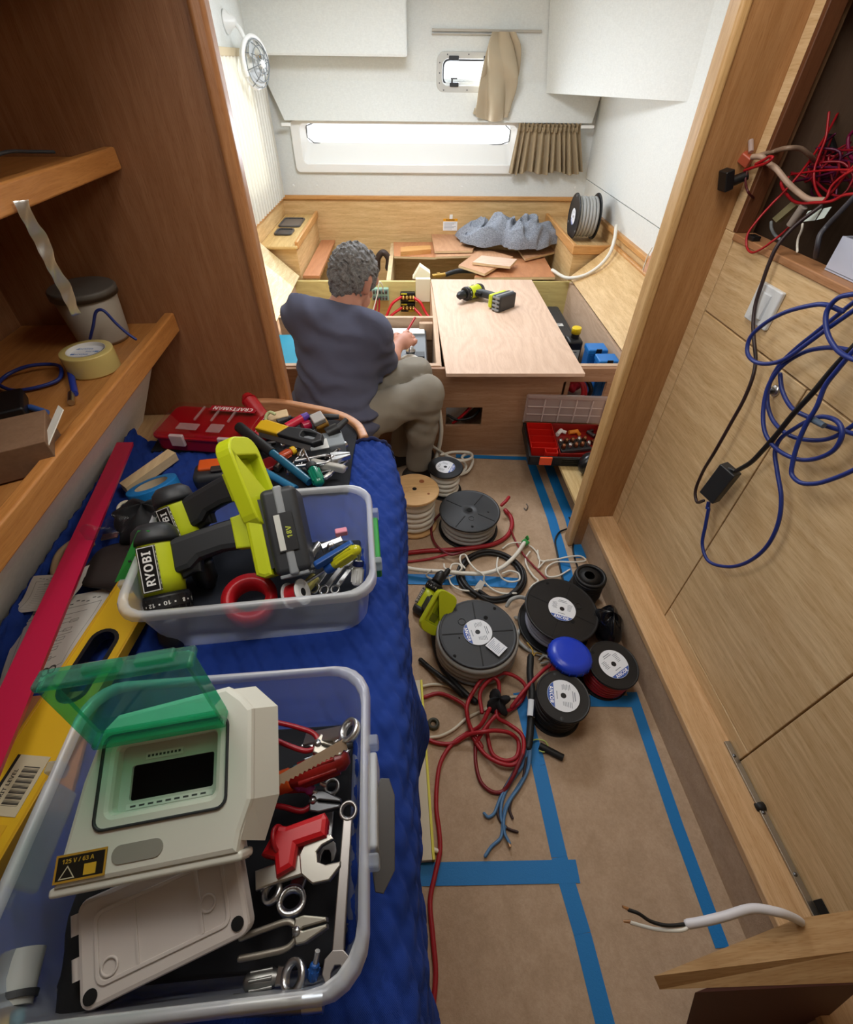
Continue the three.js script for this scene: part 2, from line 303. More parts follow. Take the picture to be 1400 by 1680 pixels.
{ // long stern window
  const Wi = new THREE.Group(); Wi.name = 'window_1'; Wi.userData = { kind: 'structure', label: 'long narrow stern window in a white moulded frame', category: 'window' }; scene.add(Wi);
  part(Wi, 'window_frame', put(ext(rrect(-0.885, 0.79, 0.995, 1.3, 0.03), 0.03, 0.006, [rrect(-0.82, 0.735, 1.05, 1.28, 0.035)]), pose([0, 0, -4.352])), P.gloss);
  // sloping reveal between frame and glass
  const f0 = rrect(-0.82, 0.735, 1.05, 1.28, 0.035), f1 = rrect(-0.79, 0.705, 1.165, 1.275, 0.03), pos = [];
  for (let i = 0; i < f0.length; i++) { const j = (i + 1) % f0.length, a = [...f0[i], -4.34], b = [...f0[j], -4.34], c = [...f1[j], -4.42], d = [...f1[i], -4.42]; pos.push(...a, ...b, ...c, ...a, ...c, ...d); }
  const g = new THREE.BufferGeometry(); g.setAttribute('position', new THREE.Float32BufferAttribute(pos, 3)); g.computeVertexNormals();
  part(Wi, 'reveal', g, P.gloss);
  part(Wi, 'seal', tube(f1.filter((_, i) => i % 2 == 0).map(p => [...p, -4.42]), 0.004, { closed: true, per: 4 }), P.charcoal);
  part(Wi, 'pane', put(ext(rrect(-0.8, 0.715, 1.16, 1.28, 0.03), 0.005), pose([0, 0, -4.428])), clear(0xffffff, 0.02));
}
{ // porthole
  const Wi = new THREE.Group(); Wi.name = 'window_2'; Wi.userData = { kind: 'structure', label: 'small opening porthole with dark latches half behind a hanging curtain', category: 'window' }; scene.add(Wi);
  part(Wi, 'window_frame', put(ext(rrect(0.15, 0.7, 1.45, 1.655, 0.05), 0.02, 0.006, [rrect(0.19, 0.66, 1.49, 1.618, 0.035)]), pose([0, 0, -4.325])), plastic(0xc9c9c4, 0.3));
  part(Wi, 'sash', put(ext(rrect(0.185, 0.665, 1.485, 1.623, 0.035), 0.016, 0.003, [rrect(0.2, 0.65, 1.5, 1.608, 0.03)]), pose([0, 0, -4.333])), plastic(0x33363a, 0.4));
  part(Wi, 'pane', put(ext(rrect(0.195, 0.655, 1.495, 1.613, 0.03), 0.004), pose([0, 0, -4.34])), clear(0xffffff, 0.02));
  for (const x of [0.24, 0.47]) { part(Wi, 'latch', [box(x, x + 0.06, 1.482, 1.504, -4.315, -4.295, 0.004), bar([x + 0.015, 1.5, -4.3], [x + 0.015, 1.525, -4.29], 0.006), box(x + 0.005, x + 0.05, 1.52, 1.527, -4.3, -4.285, 0.002)], P.charcoal); part(Wi, 'hinge', box(x - 0.01, x + 0.055, 1.61, 1.634, -4.318, -4.296, 0.004), P.charcoal); }
  parts(Wi, 'screw', [[0.17, 1.5], [0.17, 1.55], [0.17, 1.6], [0.22, 1.64], [0.36, 1.641], [0.36, 1.466], [0.2, 1.465]].map(([x, y]) => bar([x, y, -4.31], [x, y, -4.303], 0.005, 0.004, 8)), P.darksteel);
}
// soffit lockers under the deck
struct('wall_soffit_left', box(-1.04, -0.045, 1.625, 2.05, -4.32, -4.12, 0.012), P.white, 'white overhead soffit box at the stern corner by the fan');
struct('wall_soffit_right', hull8([[0.83, 2.045, -4.31], [0.905, 1.455, -4.31], [1.31, 1.478, -2.86], [1.29, 2.045, -2.86]], [[1.29, 2.045, -4.31], [1.3, 1.455, -4.31], [1.313, 1.478, -2.87], [1.292, 2.045, -2.87]]), P.white, 'large white overhead soffit box at the stern corner above the cable reel');
// cabin sides
{
  const Lw = new THREE.Group(); Lw.name = 'wall_cabin_left'; Lw.userData = { kind: 'structure', label: 'white and oak cabin side behind the pale curtain', category: 'wall' }; scene.add(Lw);
  part(Lw, 'lining', put(ext([[-4.36, 0.83], [-1.46, 0.83], [-1.46, 2.05], [-4.36, 2.05]], 0.03, 0, [[[-3.95, 1.0], [-2.75, 1.0], [-2.75, 1.62], [-3.95, 1.62]]]), new THREE.Matrix4().makeBasis(V(0, 0, 1), V(0, 1, 0), V(-1, 0, 0)).setPosition(-1.03, 0, 0)), P.white);
  part(Lw, 'oak_panel', along(box(-1.06, -1.03, 0, 0.835, -4.36, -1.46), 2), oakC);
  part(Lw, 'rail', along(box(-1.045, -1.015, 0.822, 0.85, -4.35, -1.46, 0.006), 2), W.honey);
  const Rw = new THREE.Group(); Rw.name = 'wall_cabin_right'; Rw.userData = { kind: 'structure', label: 'white hull side of the cabin behind the reel', category: 'wall' }; scene.add(Rw);
  part(Rw, 'upper_lining', hull8([[1.31, 0.97, -4.36], [1.31, 0.97, -1.46], [1.27, 2.05, -1.46], [1.27, 2.05, -4.36]], [[1.4, 0.97, -4.36], [1.4, 0.97, -1.46], [1.4, 2.05, -1.46], [1.4, 2.05, -4.36]]), P.white);
  part(Rw, 'lower_lining', hull8([[1.325, 0.8, -4.36], [1.325, 0.8, -1.46], [1.315, 0.963, -1.46], [1.315, 0.963, -4.36]], [[1.4, 0.8, -4.36], [1.4, 0.8, -1.46], [1.4, 0.963, -1.46], [1.4, 0.963, -4.36]]), P.white);
  part(Rw, 'oak_panel', along(box(1.32, 1.35, 0, 0.81, -4.36, -1.46), 2), oakC);
  part(Rw, 'rail', along(box(1.3, 1.335, 0.79, 0.82, -4.35, -2.75, 0.006), 2), W.honey);
  part(Rw, 'jamb', box(0.98, 1.35, 0.82, 2.05, -1.56, -1.47), P.white);
}
// ================================================================ bed base and lockers
{
  const T = thing('bed_base', 'brown wooden bed base with open lockers in front of the man', 'bed base');
  const fz = -2.14, top = 0.52;
  // front panel with its two openings
  const op1 = rrect(0.155, 0.345, 0.19, 0.305, 0.002, 1), op2 = rrect(0.74, 0.96, 0.30, 0.45, 0.004, 1);
  const front = along(put(ext([[-1.02, 0], [1.06, 0], [1.06, top], [-1.02, top]], 0.022, 0, [op1, op2]), pose([0, 0, fz - 0.022])), 0);
  part(T, 'front_panel', front, W.bed);
  parts(T, 'top_rail', [box(-1.02, 0.12, top - 0.03, top + 0.006, fz - 0.05, fz - 0.022, 0.002), box(0.78, 1.06, top - 0.03, top + 0.004, fz - 0.05, fz - 0.022, 0.002)], W.inner);
  part(T, 'middle_divider', box(-0.8, 0.11, 0.08, top, -2.8, -2.775), W.inner);
  part(T, 'rear_divider', box(-0.86, 1.33, 0.08, top, -3.425, -3.4), W.yellowPly);  // yellower ply than the other dividers
  part(T, 'side_divider', [along(box(0.1, 0.125, 0.08, top + 0.002, -3.4, fz - 0.022), 2)], W.inner);
  part(T, 'side_divider', [along(box(0.76, 0.78, 0.08, top, -3.4, fz - 0.022), 2)], W.bed);
  part(T, 'locker_side', along(box(1.055, 1.075, 0.08, top, -3.4, fz - 0.03), 2), W.inner);
  part(T, 'locker_side', along(box(-0.84, -0.82, 0.08, top, -3.4, fz - 0.022), 2), W.inner);
  part(T, 'locker_floor', box(-1.02, 1.13, 0.06, 0.08, -4.34, fz - 0.03), ply(0xb9977a, 0.7));
  part(T, 'block', [box(0.02, 0.098, 0.4, 0.5, -2.772, -2.74, 0.004)], W.inner);
  part(T, 'block', [box(0.0, 0.1, 0.4, top + 0.03, -3.398, -3.36, 0.004)], plastic(0xeee7c9, 0.5));
  // rear compartment frames
  parts(T, 'rear_frame', [box(-0.2, -0.17, 0.1, top, -4.34, -3.43), along(box(0.55, 0.58, 0.1, top, -4.34, -3.43), 2)], W.pine);
  part(T, 'rear_floor', box(-0.8, 1.15, 0.1, 0.12, -4.34, -3.43), mat(0xcfc4ae, 0.8, { map: cream }));
}
FR = null;
// ================================================================ shared builders
function labelDisc(bg, arc, turn) {              // round printed reel label: white disc, blue sector with the maker's word
  return canvasTex(256, 256, (c) => {
    c.fillStyle = '#e8ebf0'; c.fillRect(0, 0, 256, 256);
    c.save(); c.translate(128, 128); c.rotate(turn); c.translate(-128, -128);
    c.fillStyle = arc; c.beginPath(); c.arc(128, 128, 126, Math.PI * 0.2, Math.PI * 0.8); c.fill();
    c.fillStyle = '#ffffff'; c.font = 'bold 40px sans-serif'; c.textAlign = 'center'; c.fillText('ANCOR', 128, 236);
    c.fillStyle = '#6f7680'; for (let i = 0; i < 6; i++) { c.fillRect(34 + (i % 2) * 6, 70 + i * 12, 42, 4); c.fillRect(176, 66 + i * 13, 46 - i * 3, 4); } c.fillRect(92, 34, 72, 6); c.fillRect(84, 50, 88, 5); c.fillRect(96, 176, 64, 5);
    c.restore();
    c.fillStyle = '#0a0a0c'; c.beginPath(); c.arc(128, 128, 22, 0, 7); c.fill();  // black spot paints the shaded axle hole onto the label
  });
}
// a cable reel: flanges, drum, wound cable, label; local y is the axle, y = 0 the lower flange's outside
function reel(o) {
  const T = thing(o.name || 'cable_reel', o.label, 'cable reel', o.group);
  const { R, H, t = 0.008, core = R * 0.5, cr, fill } = o, m = o.m, fl = o.flange || P.black;
  const flange = (y) => lathe([[R * 0.07, 0], [R * 0.07, t], [R * 0.28, t], [R * 0.3, t * 0.7], [R * 0.92, t * 0.7], [R * 0.95, t], [R - 0.002, t], [R, t * 0.6], [R, t * 0.2], [R - 0.002, 0], [R * 0.07, 0]], [0, y, 0], [0, 1, 0], 48);
  part(T, 'flange', put(flange(0), m), fl);
  const f2 = part(T, 'flange', put(flange(H - t), m), o.topFlange || fl);
  part(T, 'drum', put(lathe([[core, t], [core, H - t]], [0, 0, 0], [0, 1, 0], 32), m), fl);
  const rows = Math.floor((H - 2 * t) / (cr * 2)), g = [];
  for (let i = 0; i < rows; i++) {
    const y = t + cr + i * (H - 2 * t - 2 * cr) / Math.max(1, rows - 1), w = fill + rr(-0.15, 0.1) * cr;
    g.push(put(flat(new THREE.TorusGeometry(w, cr * 1.02, 8, 40)), pose([rr(-1, 1) * cr * 0.15, y, rr(-1, 1) * cr * 0.15], [0, 0, 0]).multiply(new THREE.Matrix4().makeRotationX(Math.PI / 2 + rr(-0.02, 0.02)))));
  }
  part(T, 'wound_cable', put(g, m), o.cable);
  if (o.ribs) parts(f2, 'rib', put(Array.from({ length: 4 }, (_, i) => { const a = o.ribs + i * Math.PI / 2; return cbox([Math.cos(a) * R * 0.61, H - t * 0.3 + 0.0003, Math.sin(a) * R * 0.61], [R * 0.6, 0.0016, 0.004], 0, [0, -a, 0]); }), m), plastic(0x050506, 0.7));
  if (o.bosses) parts(f2, 'boss', put(o.bosses.map(([a, q, r]) => flat(new THREE.TorusGeometry(r, 0.0016, 6, 18)).rotateX(Math.PI / 2).translate(Math.cos(a) * R * q, H - t * 0.25, Math.sin(a) * R * q)), m), fl);
  if (o.holes) parts(f2, 'hole', put(o.holes.map(([a, q, r]) => lathe([[0, 0], [r, 0], [r, 0.0009], [0, 0.0009]], [Math.cos(a) * R * q, H - t * 0.3 + 0.0002, Math.sin(a) * R * q], [0, 1, 0], 14)), m), o.holeMat || P.dark);  // flat discs; the black ones paint the shade in the holes
  if (o.disc) { const g2 = flat(new THREE.CircleGeometry(R * o.disc, 40)); g2.userData.keepUV = true; g2.rotateX(-Math.PI / 2).translate(0, H + 0.0008, 0); part(f2, 'label', put(g2, m), printed(labelDisc('#fff', '#3f5fae', o.turn || 0)), 'round white and blue paper label'); }
  else part(f2, 'axle_hole_shade', put(lathe([[0, 0], [R * 0.09, 0], [R * 0.09, 0.001], [0, 0.001]], [0, H + 0.0002, 0], [0, 1, 0], 18), m), P.dark);  // flat black disc, the shade of the axle hole as colour
  return T;
}
const ryobi = canvasTex(256, 96, (c) => { c.fillStyle = '#101010'; c.fillRect(0, 0, 256, 96); c.strokeStyle = '#e9e9e4'; c.lineWidth = 5; c.strokeRect(6, 6, 244, 84); c.fillStyle = '#f6f6f2'; c.font = 'bold 66px sans-serif'; c.textAlign = 'center'; c.fillText('RYOBI', 128, 72); });
const ryobiM = printed(ryobi, 0.4);
const clutchM = printed(canvasTex(512, 32, (c) => { c.fillStyle = '#121212'; c.fillRect(0, 0, 512, 32); c.fillStyle = '#e6e6e0'; c.font = 'bold 22px sans-serif'; for (let i = 0; i < 10; i++) { c.fillText(String(2 + i * 2), 10 + i * 50, 24); c.fillRect(44 + i * 50, 13, 6, 6); } }), 0.5);
// lime drill: local x towards the chuck, y up from the handle
function drill(label, m, o = {}) {
  const T = thing('power_drill', label, 'drill');
  const lime = P.lime, dk = P.charcoal;
  part(T, 'motor_housing', put([lathe([[0, -0.078], [0.024, -0.078], [0.031, -0.07], [0.033, -0.04], [0.032, 0.0], [0.03, 0.028], [0, 0.028]], [0, 0, 0], [1, 0, 0], 20)], m), lime);
  part(T, 'rear_cap', put([lathe([[0, -0.084], [0.022, -0.083], [0.032, -0.074], [0.0345, -0.06], [0.0345, -0.05], [0, -0.05]], [0, 0, 0], [1, 0, 0], 20), ...[-0.02, 0, 0.02].map(z => box(-0.048, -0.03, 0.029, 0.034, z - 0.004, z + 0.004, 0.001))], m), dk);
  part(T, 'clutch_collar', put([lathe([[0, 0.028], [0.033, 0.028], [0.035, 0.034], [0.034, 0.055], [0.03, 0.062], [0, 0.062]], [0, 0, 0], [1, 0, 0], 24), ...Array.from({ length: 18 }, (_, i) => { const a = i / 18 * 6.283; return bar([0.034, 0.034 * Math.cos(a), 0.034 * Math.sin(a)], [0.056, 0.033 * Math.cos(a), 0.033 * Math.sin(a)], 0.0022, 0.0022, 5); })], m), P.black);
  const nums = lathe([[0.0356, 0.037], [0.0356, 0.05]], [0, 0, 0], [1, 0, 0], 36); nums.userData.keepUV = true; part(T, 'clutch_numbers', put(nums, m), clutchM);
  part(T, 'chuck', put([lathe([[0, 0.062], [0.023, 0.062], [0.023, 0.075], [0.021, 0.078], [0.021, 0.1], [0.01, 0.116], [0.006, 0.118], [0, 0.118]], [0, 0, 0], [1, 0, 0], 20)], m), P.black);
  if (o.bit) part(T, 'bit', put(bar([0.11, 0, 0], [0.17, 0, 0], 0.003), m), P.darksteel);
  part(T, 'handle', put([ext([[-0.052, -0.02], [0.004, -0.02], [0.0, -0.05], [-0.012, -0.066], [-0.016, -0.1], [-0.012, -0.15], [-0.066, -0.15], [-0.062, -0.1], [-0.056, -0.05]], 0.036, 0.01).translate(0, 0, -0.018)], m), dk);
  part(T, 'handle_overmould', put([ext([[-0.014, -0.122], [-0.01, -0.15], [-0.068, -0.15], [-0.064, -0.122]], 0.04, 0.003).translate(0, 0, -0.0195)], m), lime);
  part(T, 'trigger', put([ext([[0.0, -0.03], [0.012, -0.032], [0.006, -0.05], [0.008, -0.062], [-0.01, -0.064], [-0.008, -0.04]], 0.018, 0.004).translate(0, 0, -0.009)], m), o.triggerRed ? P.red : P.black);
  const foot = [[-0.085, -0.146], [0.035, -0.146], [0.042, -0.158], [0.04, -0.172], [-0.088, -0.172], [-0.092, -0.158]];
  if (!o.open) part(T, 'foot', put([ext(foot, 0.066, 0.006).translate(0, 0, -0.033)], m), lime);
  else { // no battery: hollow foot
    part(T, 'foot', put([ext(rrect(-0.045, 0.045, -0.09, 0.075, 0.03), 0.03, 0.003, [rrect(-0.036, 0.036, -0.055, 0.066, 0.008)]).rotateX(Math.PI / 2).rotateY(Math.PI / 2).translate(-0.026, -0.142, 0), box(-0.08, 0.04, -0.15, -0.144, -0.04, 0.04)], m), lime);
    part(T, 'socket_window', put([box(-0.075, -0.045, -0.1495, -0.1515, -0.013, 0.013)], m), plastic(0x6d7414, 0.5));
  }
  if (o.battery) {
    const B = part(T, 'battery', put([box(-0.092, 0.045, -0.232, -0.176, -0.04, 0.04, 0.01), box(-0.08, 0.03, -0.18, -0.17, -0.03, 0.03)], m), P.charcoal);
    part(B, 'battery_band', put([box(-0.094, 0.047, -0.212, -0.198, -0.0415, 0.0415, 0.004), ...[-0.03, -0.01, 0.01, 0.03].map(z => box(0.044, 0.05, -0.226, -0.182, z - 0.005, z + 0.005, 0.002))], m), P.grey);
    part(B, 'battery_label', put(sheet([-0.02, -0.205, (o.side || 1) * 0.0425], [o.side || 1, 0, 0], [0, 1, 0], 0.06, 0.03), m), printed(canvasTex(128, 64, (c) => { c.fillStyle = '#1c1c1e'; c.fillRect(0, 0, 128, 64); c.fillStyle = '#cfd0c8'; c.fillRect(4, 4, 120, 20); c.fillStyle = '#b9c33a'; c.font = 'bold 24px sans-serif'; c.fillText('18V', 40, 52); })));
  }
  const side = o.side || 1;
  const B = part(T, 'brand_plate', put(sheet([-0.012, 0.002, side * 0.0335], [side, 0, 0], [0, 1, 0], 0.07, 0.027, 0.004), m), ryobiM);
  return T;
}
const hold = (motor, foot, nose, k) => { const Y = V(motor).sub(V(foot)).normalize(), X = V(nose); X.addScaledVector(Y, -X.dot(Y)).normalize(); return new THREE.Matrix4().makeTranslation(...motor).multiply(new THREE.Matrix4().makeBasis(X, Y, X.clone().cross(Y))).scale(V(k, k, k)); };
FR = CAB;
// ================================================================ cabin joinery and fittings
{
  const L = thing('side_locker', 'low oak locker below the pale curtain, topped with two dark trays', 'locker');
  part(L, 'body', [box(-1.028, -0.785, 0.3, 0.7, -4.345, -3.46)], oakC);
  part(L, 'top', [along(box(-1.028, -0.775, 0.7, 0.722, -4.345, -3.44, 0.008), 2)], wood(0xe6c98c, 0.5));
  part(L, 'fiddle', [along(box(-0.792, -0.77, 0.7, 0.745, -4.345, -3.46, 0.006), 2)], W.honey);
  solo('seat_plank', 'reddish brown plank beside the oak locker behind the man', 'plank', along(box(-0.768, -0.655, 0.525, 0.545, -4.33, -3.44, 0.003), 2), W.okoume);
  const sb = along(slab([[-0.8, 0.53, -3.43], [-0.79, 0.53, -2.17], [-1.027, 0.74, -2.17], [-1.027, 0.74, -3.43]], 0.018), 2);
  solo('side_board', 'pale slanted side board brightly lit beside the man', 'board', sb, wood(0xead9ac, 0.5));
  const tr = thing('recessed_tray', 'larger dark grey tray with a raised rim on the oak locker', 'tray');
  put; const q = (x0, x1, z0, z1) => [put(ext(rrect(x0, x1, -z1, -z0, 0.03), 0.012, 0.003, [rrect(x0 + 0.012, x1 - 0.012, -z1 + 0.012, -z0 - 0.012, 0.02)]), new THREE.Matrix4().makeRotationX(-Math.PI / 2).setPosition(0, 0.7225, 0)), box(x0 + 0.008, x1 - 0.008, 0.7222, 0.727, z0 + 0.008, z1 - 0.008)];
  const [a, b] = q(-1.0, -0.84, -4.18, -3.92); part(tr, 'rim', a, plastic(0x4b4a4a, 0.35)); part(tr, 'base', b, plastic(0x6b645c, 0.4));
  const tr2 = thing('recessed_tray', 'smaller dark grey tray on the oak locker, nearer the man', 'tray');
  const [c, d] = q(-0.985, -0.86, -3.86, -3.7); part(tr2, 'rim', c, plastic(0x3d3c3c, 0.35)); part(tr2, 'base', d, plastic(0x4a4744, 0.4));
}
{
  const L = thing('side_locker', 'oak corner locker that carries a cable reel', 'locker');
  part(L, 'body', [box(1.06, 1.318, 0.3, 0.7, -4.345, -3.46)], oakC);
  part(L, 'top', box(1.06, 1.318, 0.7, 0.715, -4.345, -3.46), oakC);
  part(L, 'fiddle', [along(box(1.045, 1.07, 0.68, 0.74, -4.345, -3.45, 0.007), 2), box(1.045, 1.318, 0.68, 0.735, -3.465, -3.44, 0.007)], W.honey);
  const b = thing('side_board', 'slanted oak backrest board above the open locker of blue cases', 'board');
  part(b, 'panel', along(slab([[1.066, 0.53, -2.17], [1.066, 0.53, -3.43], [1.312, 0.735, -3.43], [1.312, 0.735, -2.17]], 0.016), 2), oakC);
  part(b, 'rail', along(tube([[1.302, 0.742, -3.43], [1.302, 0.745, -2.9], [1.302, 0.747, -2.17]], 0.014, { rad: 8 }), 2), W.honey);
  solo('pink_board', 'small pinkish wood offcut leaning behind the slanted board', 'board', slab([[1.29, 0.7475, -2.85], [1.31, 0.7475, -2.68], [1.315, 0.87, -2.69], [1.3, 0.86, -2.83]], 0.008), ply(0xd9a98c, 0.7));
}
// plywood sheet on the bed
solo('plywood_sheet', 'large pale pink plywood sheet lying on the bed base under the lime drill', 'plywood', along(slab([[0.142,0.541,-2.051], [0.801,0.541,-2.05], [0.787,0.541,-3.38], [0.105,0.541,-3.387]], 0.016), 2), W.paleply);
drill('lime and black drill lying on its side on the plywood sheet', new THREE.Matrix4().makeTranslation(0.345, 0.585, -3.01).multiply(new THREE.Matrix4().makeBasis(V(-0.72, 0.05, 0.69).normalize(), V(-0.69, 0.0, -0.72).normalize(), V(0, -1, 0))).scale(V(1.12, 1.12, 1.12)), { battery: true, bit: false });
// pile of loose boards over the rear lockers
{
  const okm = [W.okoume, ply(0xb98a6a, 0.6), ply(0xcf9f78, 0.6), W.paleply];
  const bd = (label, quad, t, m) => { const o = thing('loose_board', label, 'board', 'loose boards piled behind the plywood sheet'); part(o, 'face_veneer', slab(quad, 0.002), m); part(o, 'core', slab(quad.map(p => [p[0], p[1] - 0.002, p[2]]), t - 0.002), W.pine); };
  bd('brown board at the far end of the pile under the honey block', [[-0.162,0.545,-3.894], [0.159,0.545,-3.868], [0.183,0.545,-4.281], [-0.178,0.545,-4.275]], 0.016, okm[0]);
  bd('brown board lying topmost below the warning card', [[0.144,0.585,-3.872], [0.428,0.585,-3.892], [0.559,0.585,-4.497], [0.128,0.585,-4.488]], 0.014, okm[2]);
  bd('pale edged board directly beneath the topmost far board', [[0.147,0.565,-3.809], [0.493,0.565,-3.844], [0.592,0.565,-4.315], [0.175,0.565,-4.345]], 0.014, okm[2]);
  bd('large brown board nearest the open case locker, below the towel', [[0.4,0.545,-3.414], [0.959,0.545,-3.431], [0.978,0.545,-4.02], [0.567,0.545,-4.08]], 0.018, okm[0]);
  bd('board with a pointed pale corner hanging over the plywood sheet', [[0.302,0.575,-3.574], [0.466,0.575,-3.392], [0.719,0.575,-3.78], [0.508,0.575,-3.996]], 0.016, okm[2]);
  bd('short pale board resting on the pointed board', [[0.398,0.595,-3.574], [0.649,0.595,-3.482], [0.722,0.595,-3.648], [0.479,0.595,-3.733]], 0.016, okm[3]);
  bd('board poking out from under the far end of the towel', [[0.802,0.57,-3.74], [1.058,0.57,-3.926], [1.069,0.57,-4.091], [0.789,0.57,-3.987]], 0.014, okm[2]);
  solo('wood_block', 'honey coloured wooden block on the far brown board', 'wood block', along(slab([[-0.11,0.575,-3.891], [0.119,0.575,-3.958], [0.118,0.575,-4.073], [-0.113,0.575,-4.019]], 0.03), 0), W.honey);
}
// grey towel crumpled on the boards
{
  const cx = 0.7, cz = -4.05, nz = lattice(16, 16), nz2 = lattice(40, 40);
  const g = surf((u, v) => {
    const a = u * 6.2832, edge = 1 + 0.25 * Math.sin(a * 2 + 0.6) + 0.12 * Math.sin(a * 5 + 1) + 0.07 * Math.sin(a * 9), x = Math.cos(a) * v * 0.33 * edge, z = Math.sin(a) * v * 0.24 * edge;
    const f = nz((x + 2) * 9, (z + 2) * 9), r = 1 - Math.abs(2 * nz2((x + 2) * 17 + z * 6, (z + 2) * 14 - x * 5) - 1), dome = Math.pow(Math.max(0, 1 - v * v), 0.55);
    return [cx + x + 0.04 * (r - 0.5), 0.597 + dome * (0.04 + 0.1 * f + 0.075 * r) + 0.02 * r + 0.03 * Math.max(0, x) * (v), cz + z];
  }, 96, 40, 0);
  boxUV(g, 0); g.userData.keepUV = true;
  solo('towel', 'blue grey towel crumpled on top of the loose boards', 'towel', g, mat(0xbcc3d0, 0.95, { map: mottled, bumpMap: weave, bumpScale: 0.002, sheen: 0.5 }));
}
// warning card on the stern panelling
{
  const T = thing('warning_card', 'white warning card with an orange header stuck on the stern panelling', 'card');
  part(T, 'card', sheet([0.283, 0.655, -4.347], [1, 0, 0], [0, 1, 0], 0.115, 0.085, 0.003), printed(canvasTex(192, 144, (c) => { c.fillStyle = '#eef0f2'; c.fillRect(0, 0, 192, 144); c.fillStyle = '#e8a21c'; c.fillRect(0, 0, 192, 34); c.fillStyle = '#1c1c1c'; c.font = 'bold 24px sans-serif'; c.textAlign = 'center'; c.fillText('WARNING', 96, 26); c.fillStyle = '#8d97a5'; for (let i = 0; i < 6; i++) c.fillRect(14, 48 + i * 15, 160 - (i % 3) * 26, 5); })));
  part(T, 'clip', box(0.275, 0.3, 0.695, 0.725, -4.349, -4.343, 0.002), P.gloss);
}
// ================================================================ curtains, rails, fan
const drape = (c, o = {}) => mat(c, 0.95, { bumpMap: weave, bumpScale: 0.0006, sheen: 0.3, ...o });
{
  const folds = 26;
  const g = surf((u, v) => { const z = -2.55 - u * 1.77, w = Math.sin(u * folds * 6.283) * (0.006 + 0.012 * v), y = 1.64 - v * 0.79; return [-1.0 + w - 0.01 * v, y, z + 0.006 * Math.cos(u * folds * 12.5) * v]; }, 312, 12, 0.0015);
  boxUV(g, 1); g.userData.keepUV = true;
  const T = thing('window_curtain', 'tall pale pleated curtain drawn across the cabin side beside the fan', 'curtain');
  part(T, 'cloth', g, drape(0xe9e6da, { transmission: 0.35, thickness: 0 }));
  part(T, 'heading_tape', along(box(-1.022, -0.992, 1.615, 1.65, -4.31, -2.55, 0.004), 2), drape(0xcdbd9c));
}
{ // short pleated curtain pushed to the end of the long window
  const T = thing('window_curtain', 'short brown pleated curtain gathered at the end of the long window', 'curtain');
  const g = surf((u, v) => { const x0 = 0.735 + u * 0.44, x1 = 0.7 + u * 0.56, x = x0 + (x1 - x0) * v, w = Math.sin(u * 11 * 6.283 + 1.5 * Math.sin(u * 9)) * (0.012 + 0.018 * v); return [x + 0.008 * Math.sin(u * 30) * v, 1.275 - v * (0.265 + 0.01 * Math.sin(u * 17)), -4.275 + w]; }, 200, 14, 0.0015);
  boxUV(g, 1); g.userData.keepUV = true; part(T, 'cloth', g, drape(0xa89678));
  const h = surf((u, v) => [0.735 + u * 0.44, 1.297 - v * 0.045 + 0.004 * Math.sin(u * 90), -4.263 + 0.012 * Math.sin(u * 15 * 6.283) + 0.004 * Math.sin(v * 12)], 180, 6, 0.001);
  boxUV(h, 1); h.userData.keepUV = true; part(T, 'ruffled_heading', h, drape(0x9c8a6c));
  solo('curtain_rail', 'white rail end holding the short pleated curtain', 'curtain rail', [box(1.175, 1.27, 1.272, 1.29, -4.275, -4.255, 0.003)], P.gloss);
  solo('curtain_rail', 'small white rail stub above the window end near the fan side', 'curtain rail', [box(-0.93, -0.865, 1.268, 1.288, -4.275, -4.255, 0.003)], P.gloss);
}
{ // curtain hanging from one end of the porthole rail
  const T = thing('porthole_curtain', 'beige curtain hanging twisted beside the small porthole', 'curtain');
  const g = surf((u, v) => {
    const a = u * 6.283, w = 0.085 + 0.035 * Math.sin(Math.min(1, v * 1.25) * 2.2), pin = v < 0.12 ? 0.75 + v * 2 : 1, k = 0.5 + 0.5 * Math.sin(a * 4 + v * 3);
    const x = 0.57 + 0.02 * Math.sin(v * 4) - 0.03 * v + Math.cos(a) * w * pin + 0.012 * Math.sin(a * 6 + v * 9), y = 1.745 - v * 0.415 - (Math.cos(a) > 0 ? 0.02 * Math.cos(a) * v : 0.0) + 0.02 * Math.cos(a * 2) * (v > 0.9 ? 1 : 0) ;
    return [x, y, -4.262 + Math.sin(a) * (0.028 + 0.02 * k) + 0.016 * Math.sin(a * 5 + v * 8) + 0.012 * Math.sin(v * 14 + a * 2)];
  }, 90, 30, 0);
  boxUV(g, 1); g.userData.keepUV = true; part(T, 'cloth', g, drape(0xb8a98f));
  solo('curtain_rail', 'thin grey curtain rail above the porthole', 'curtain rail', [box(0.115, 0.82, 1.745, 1.758, -4.32, -4.3, 0.002), box(0.115, 0.5, 1.73, 1.737, -4.32, -4.305, 0.001)], plastic(0xb8b2a6, 0.4));
}
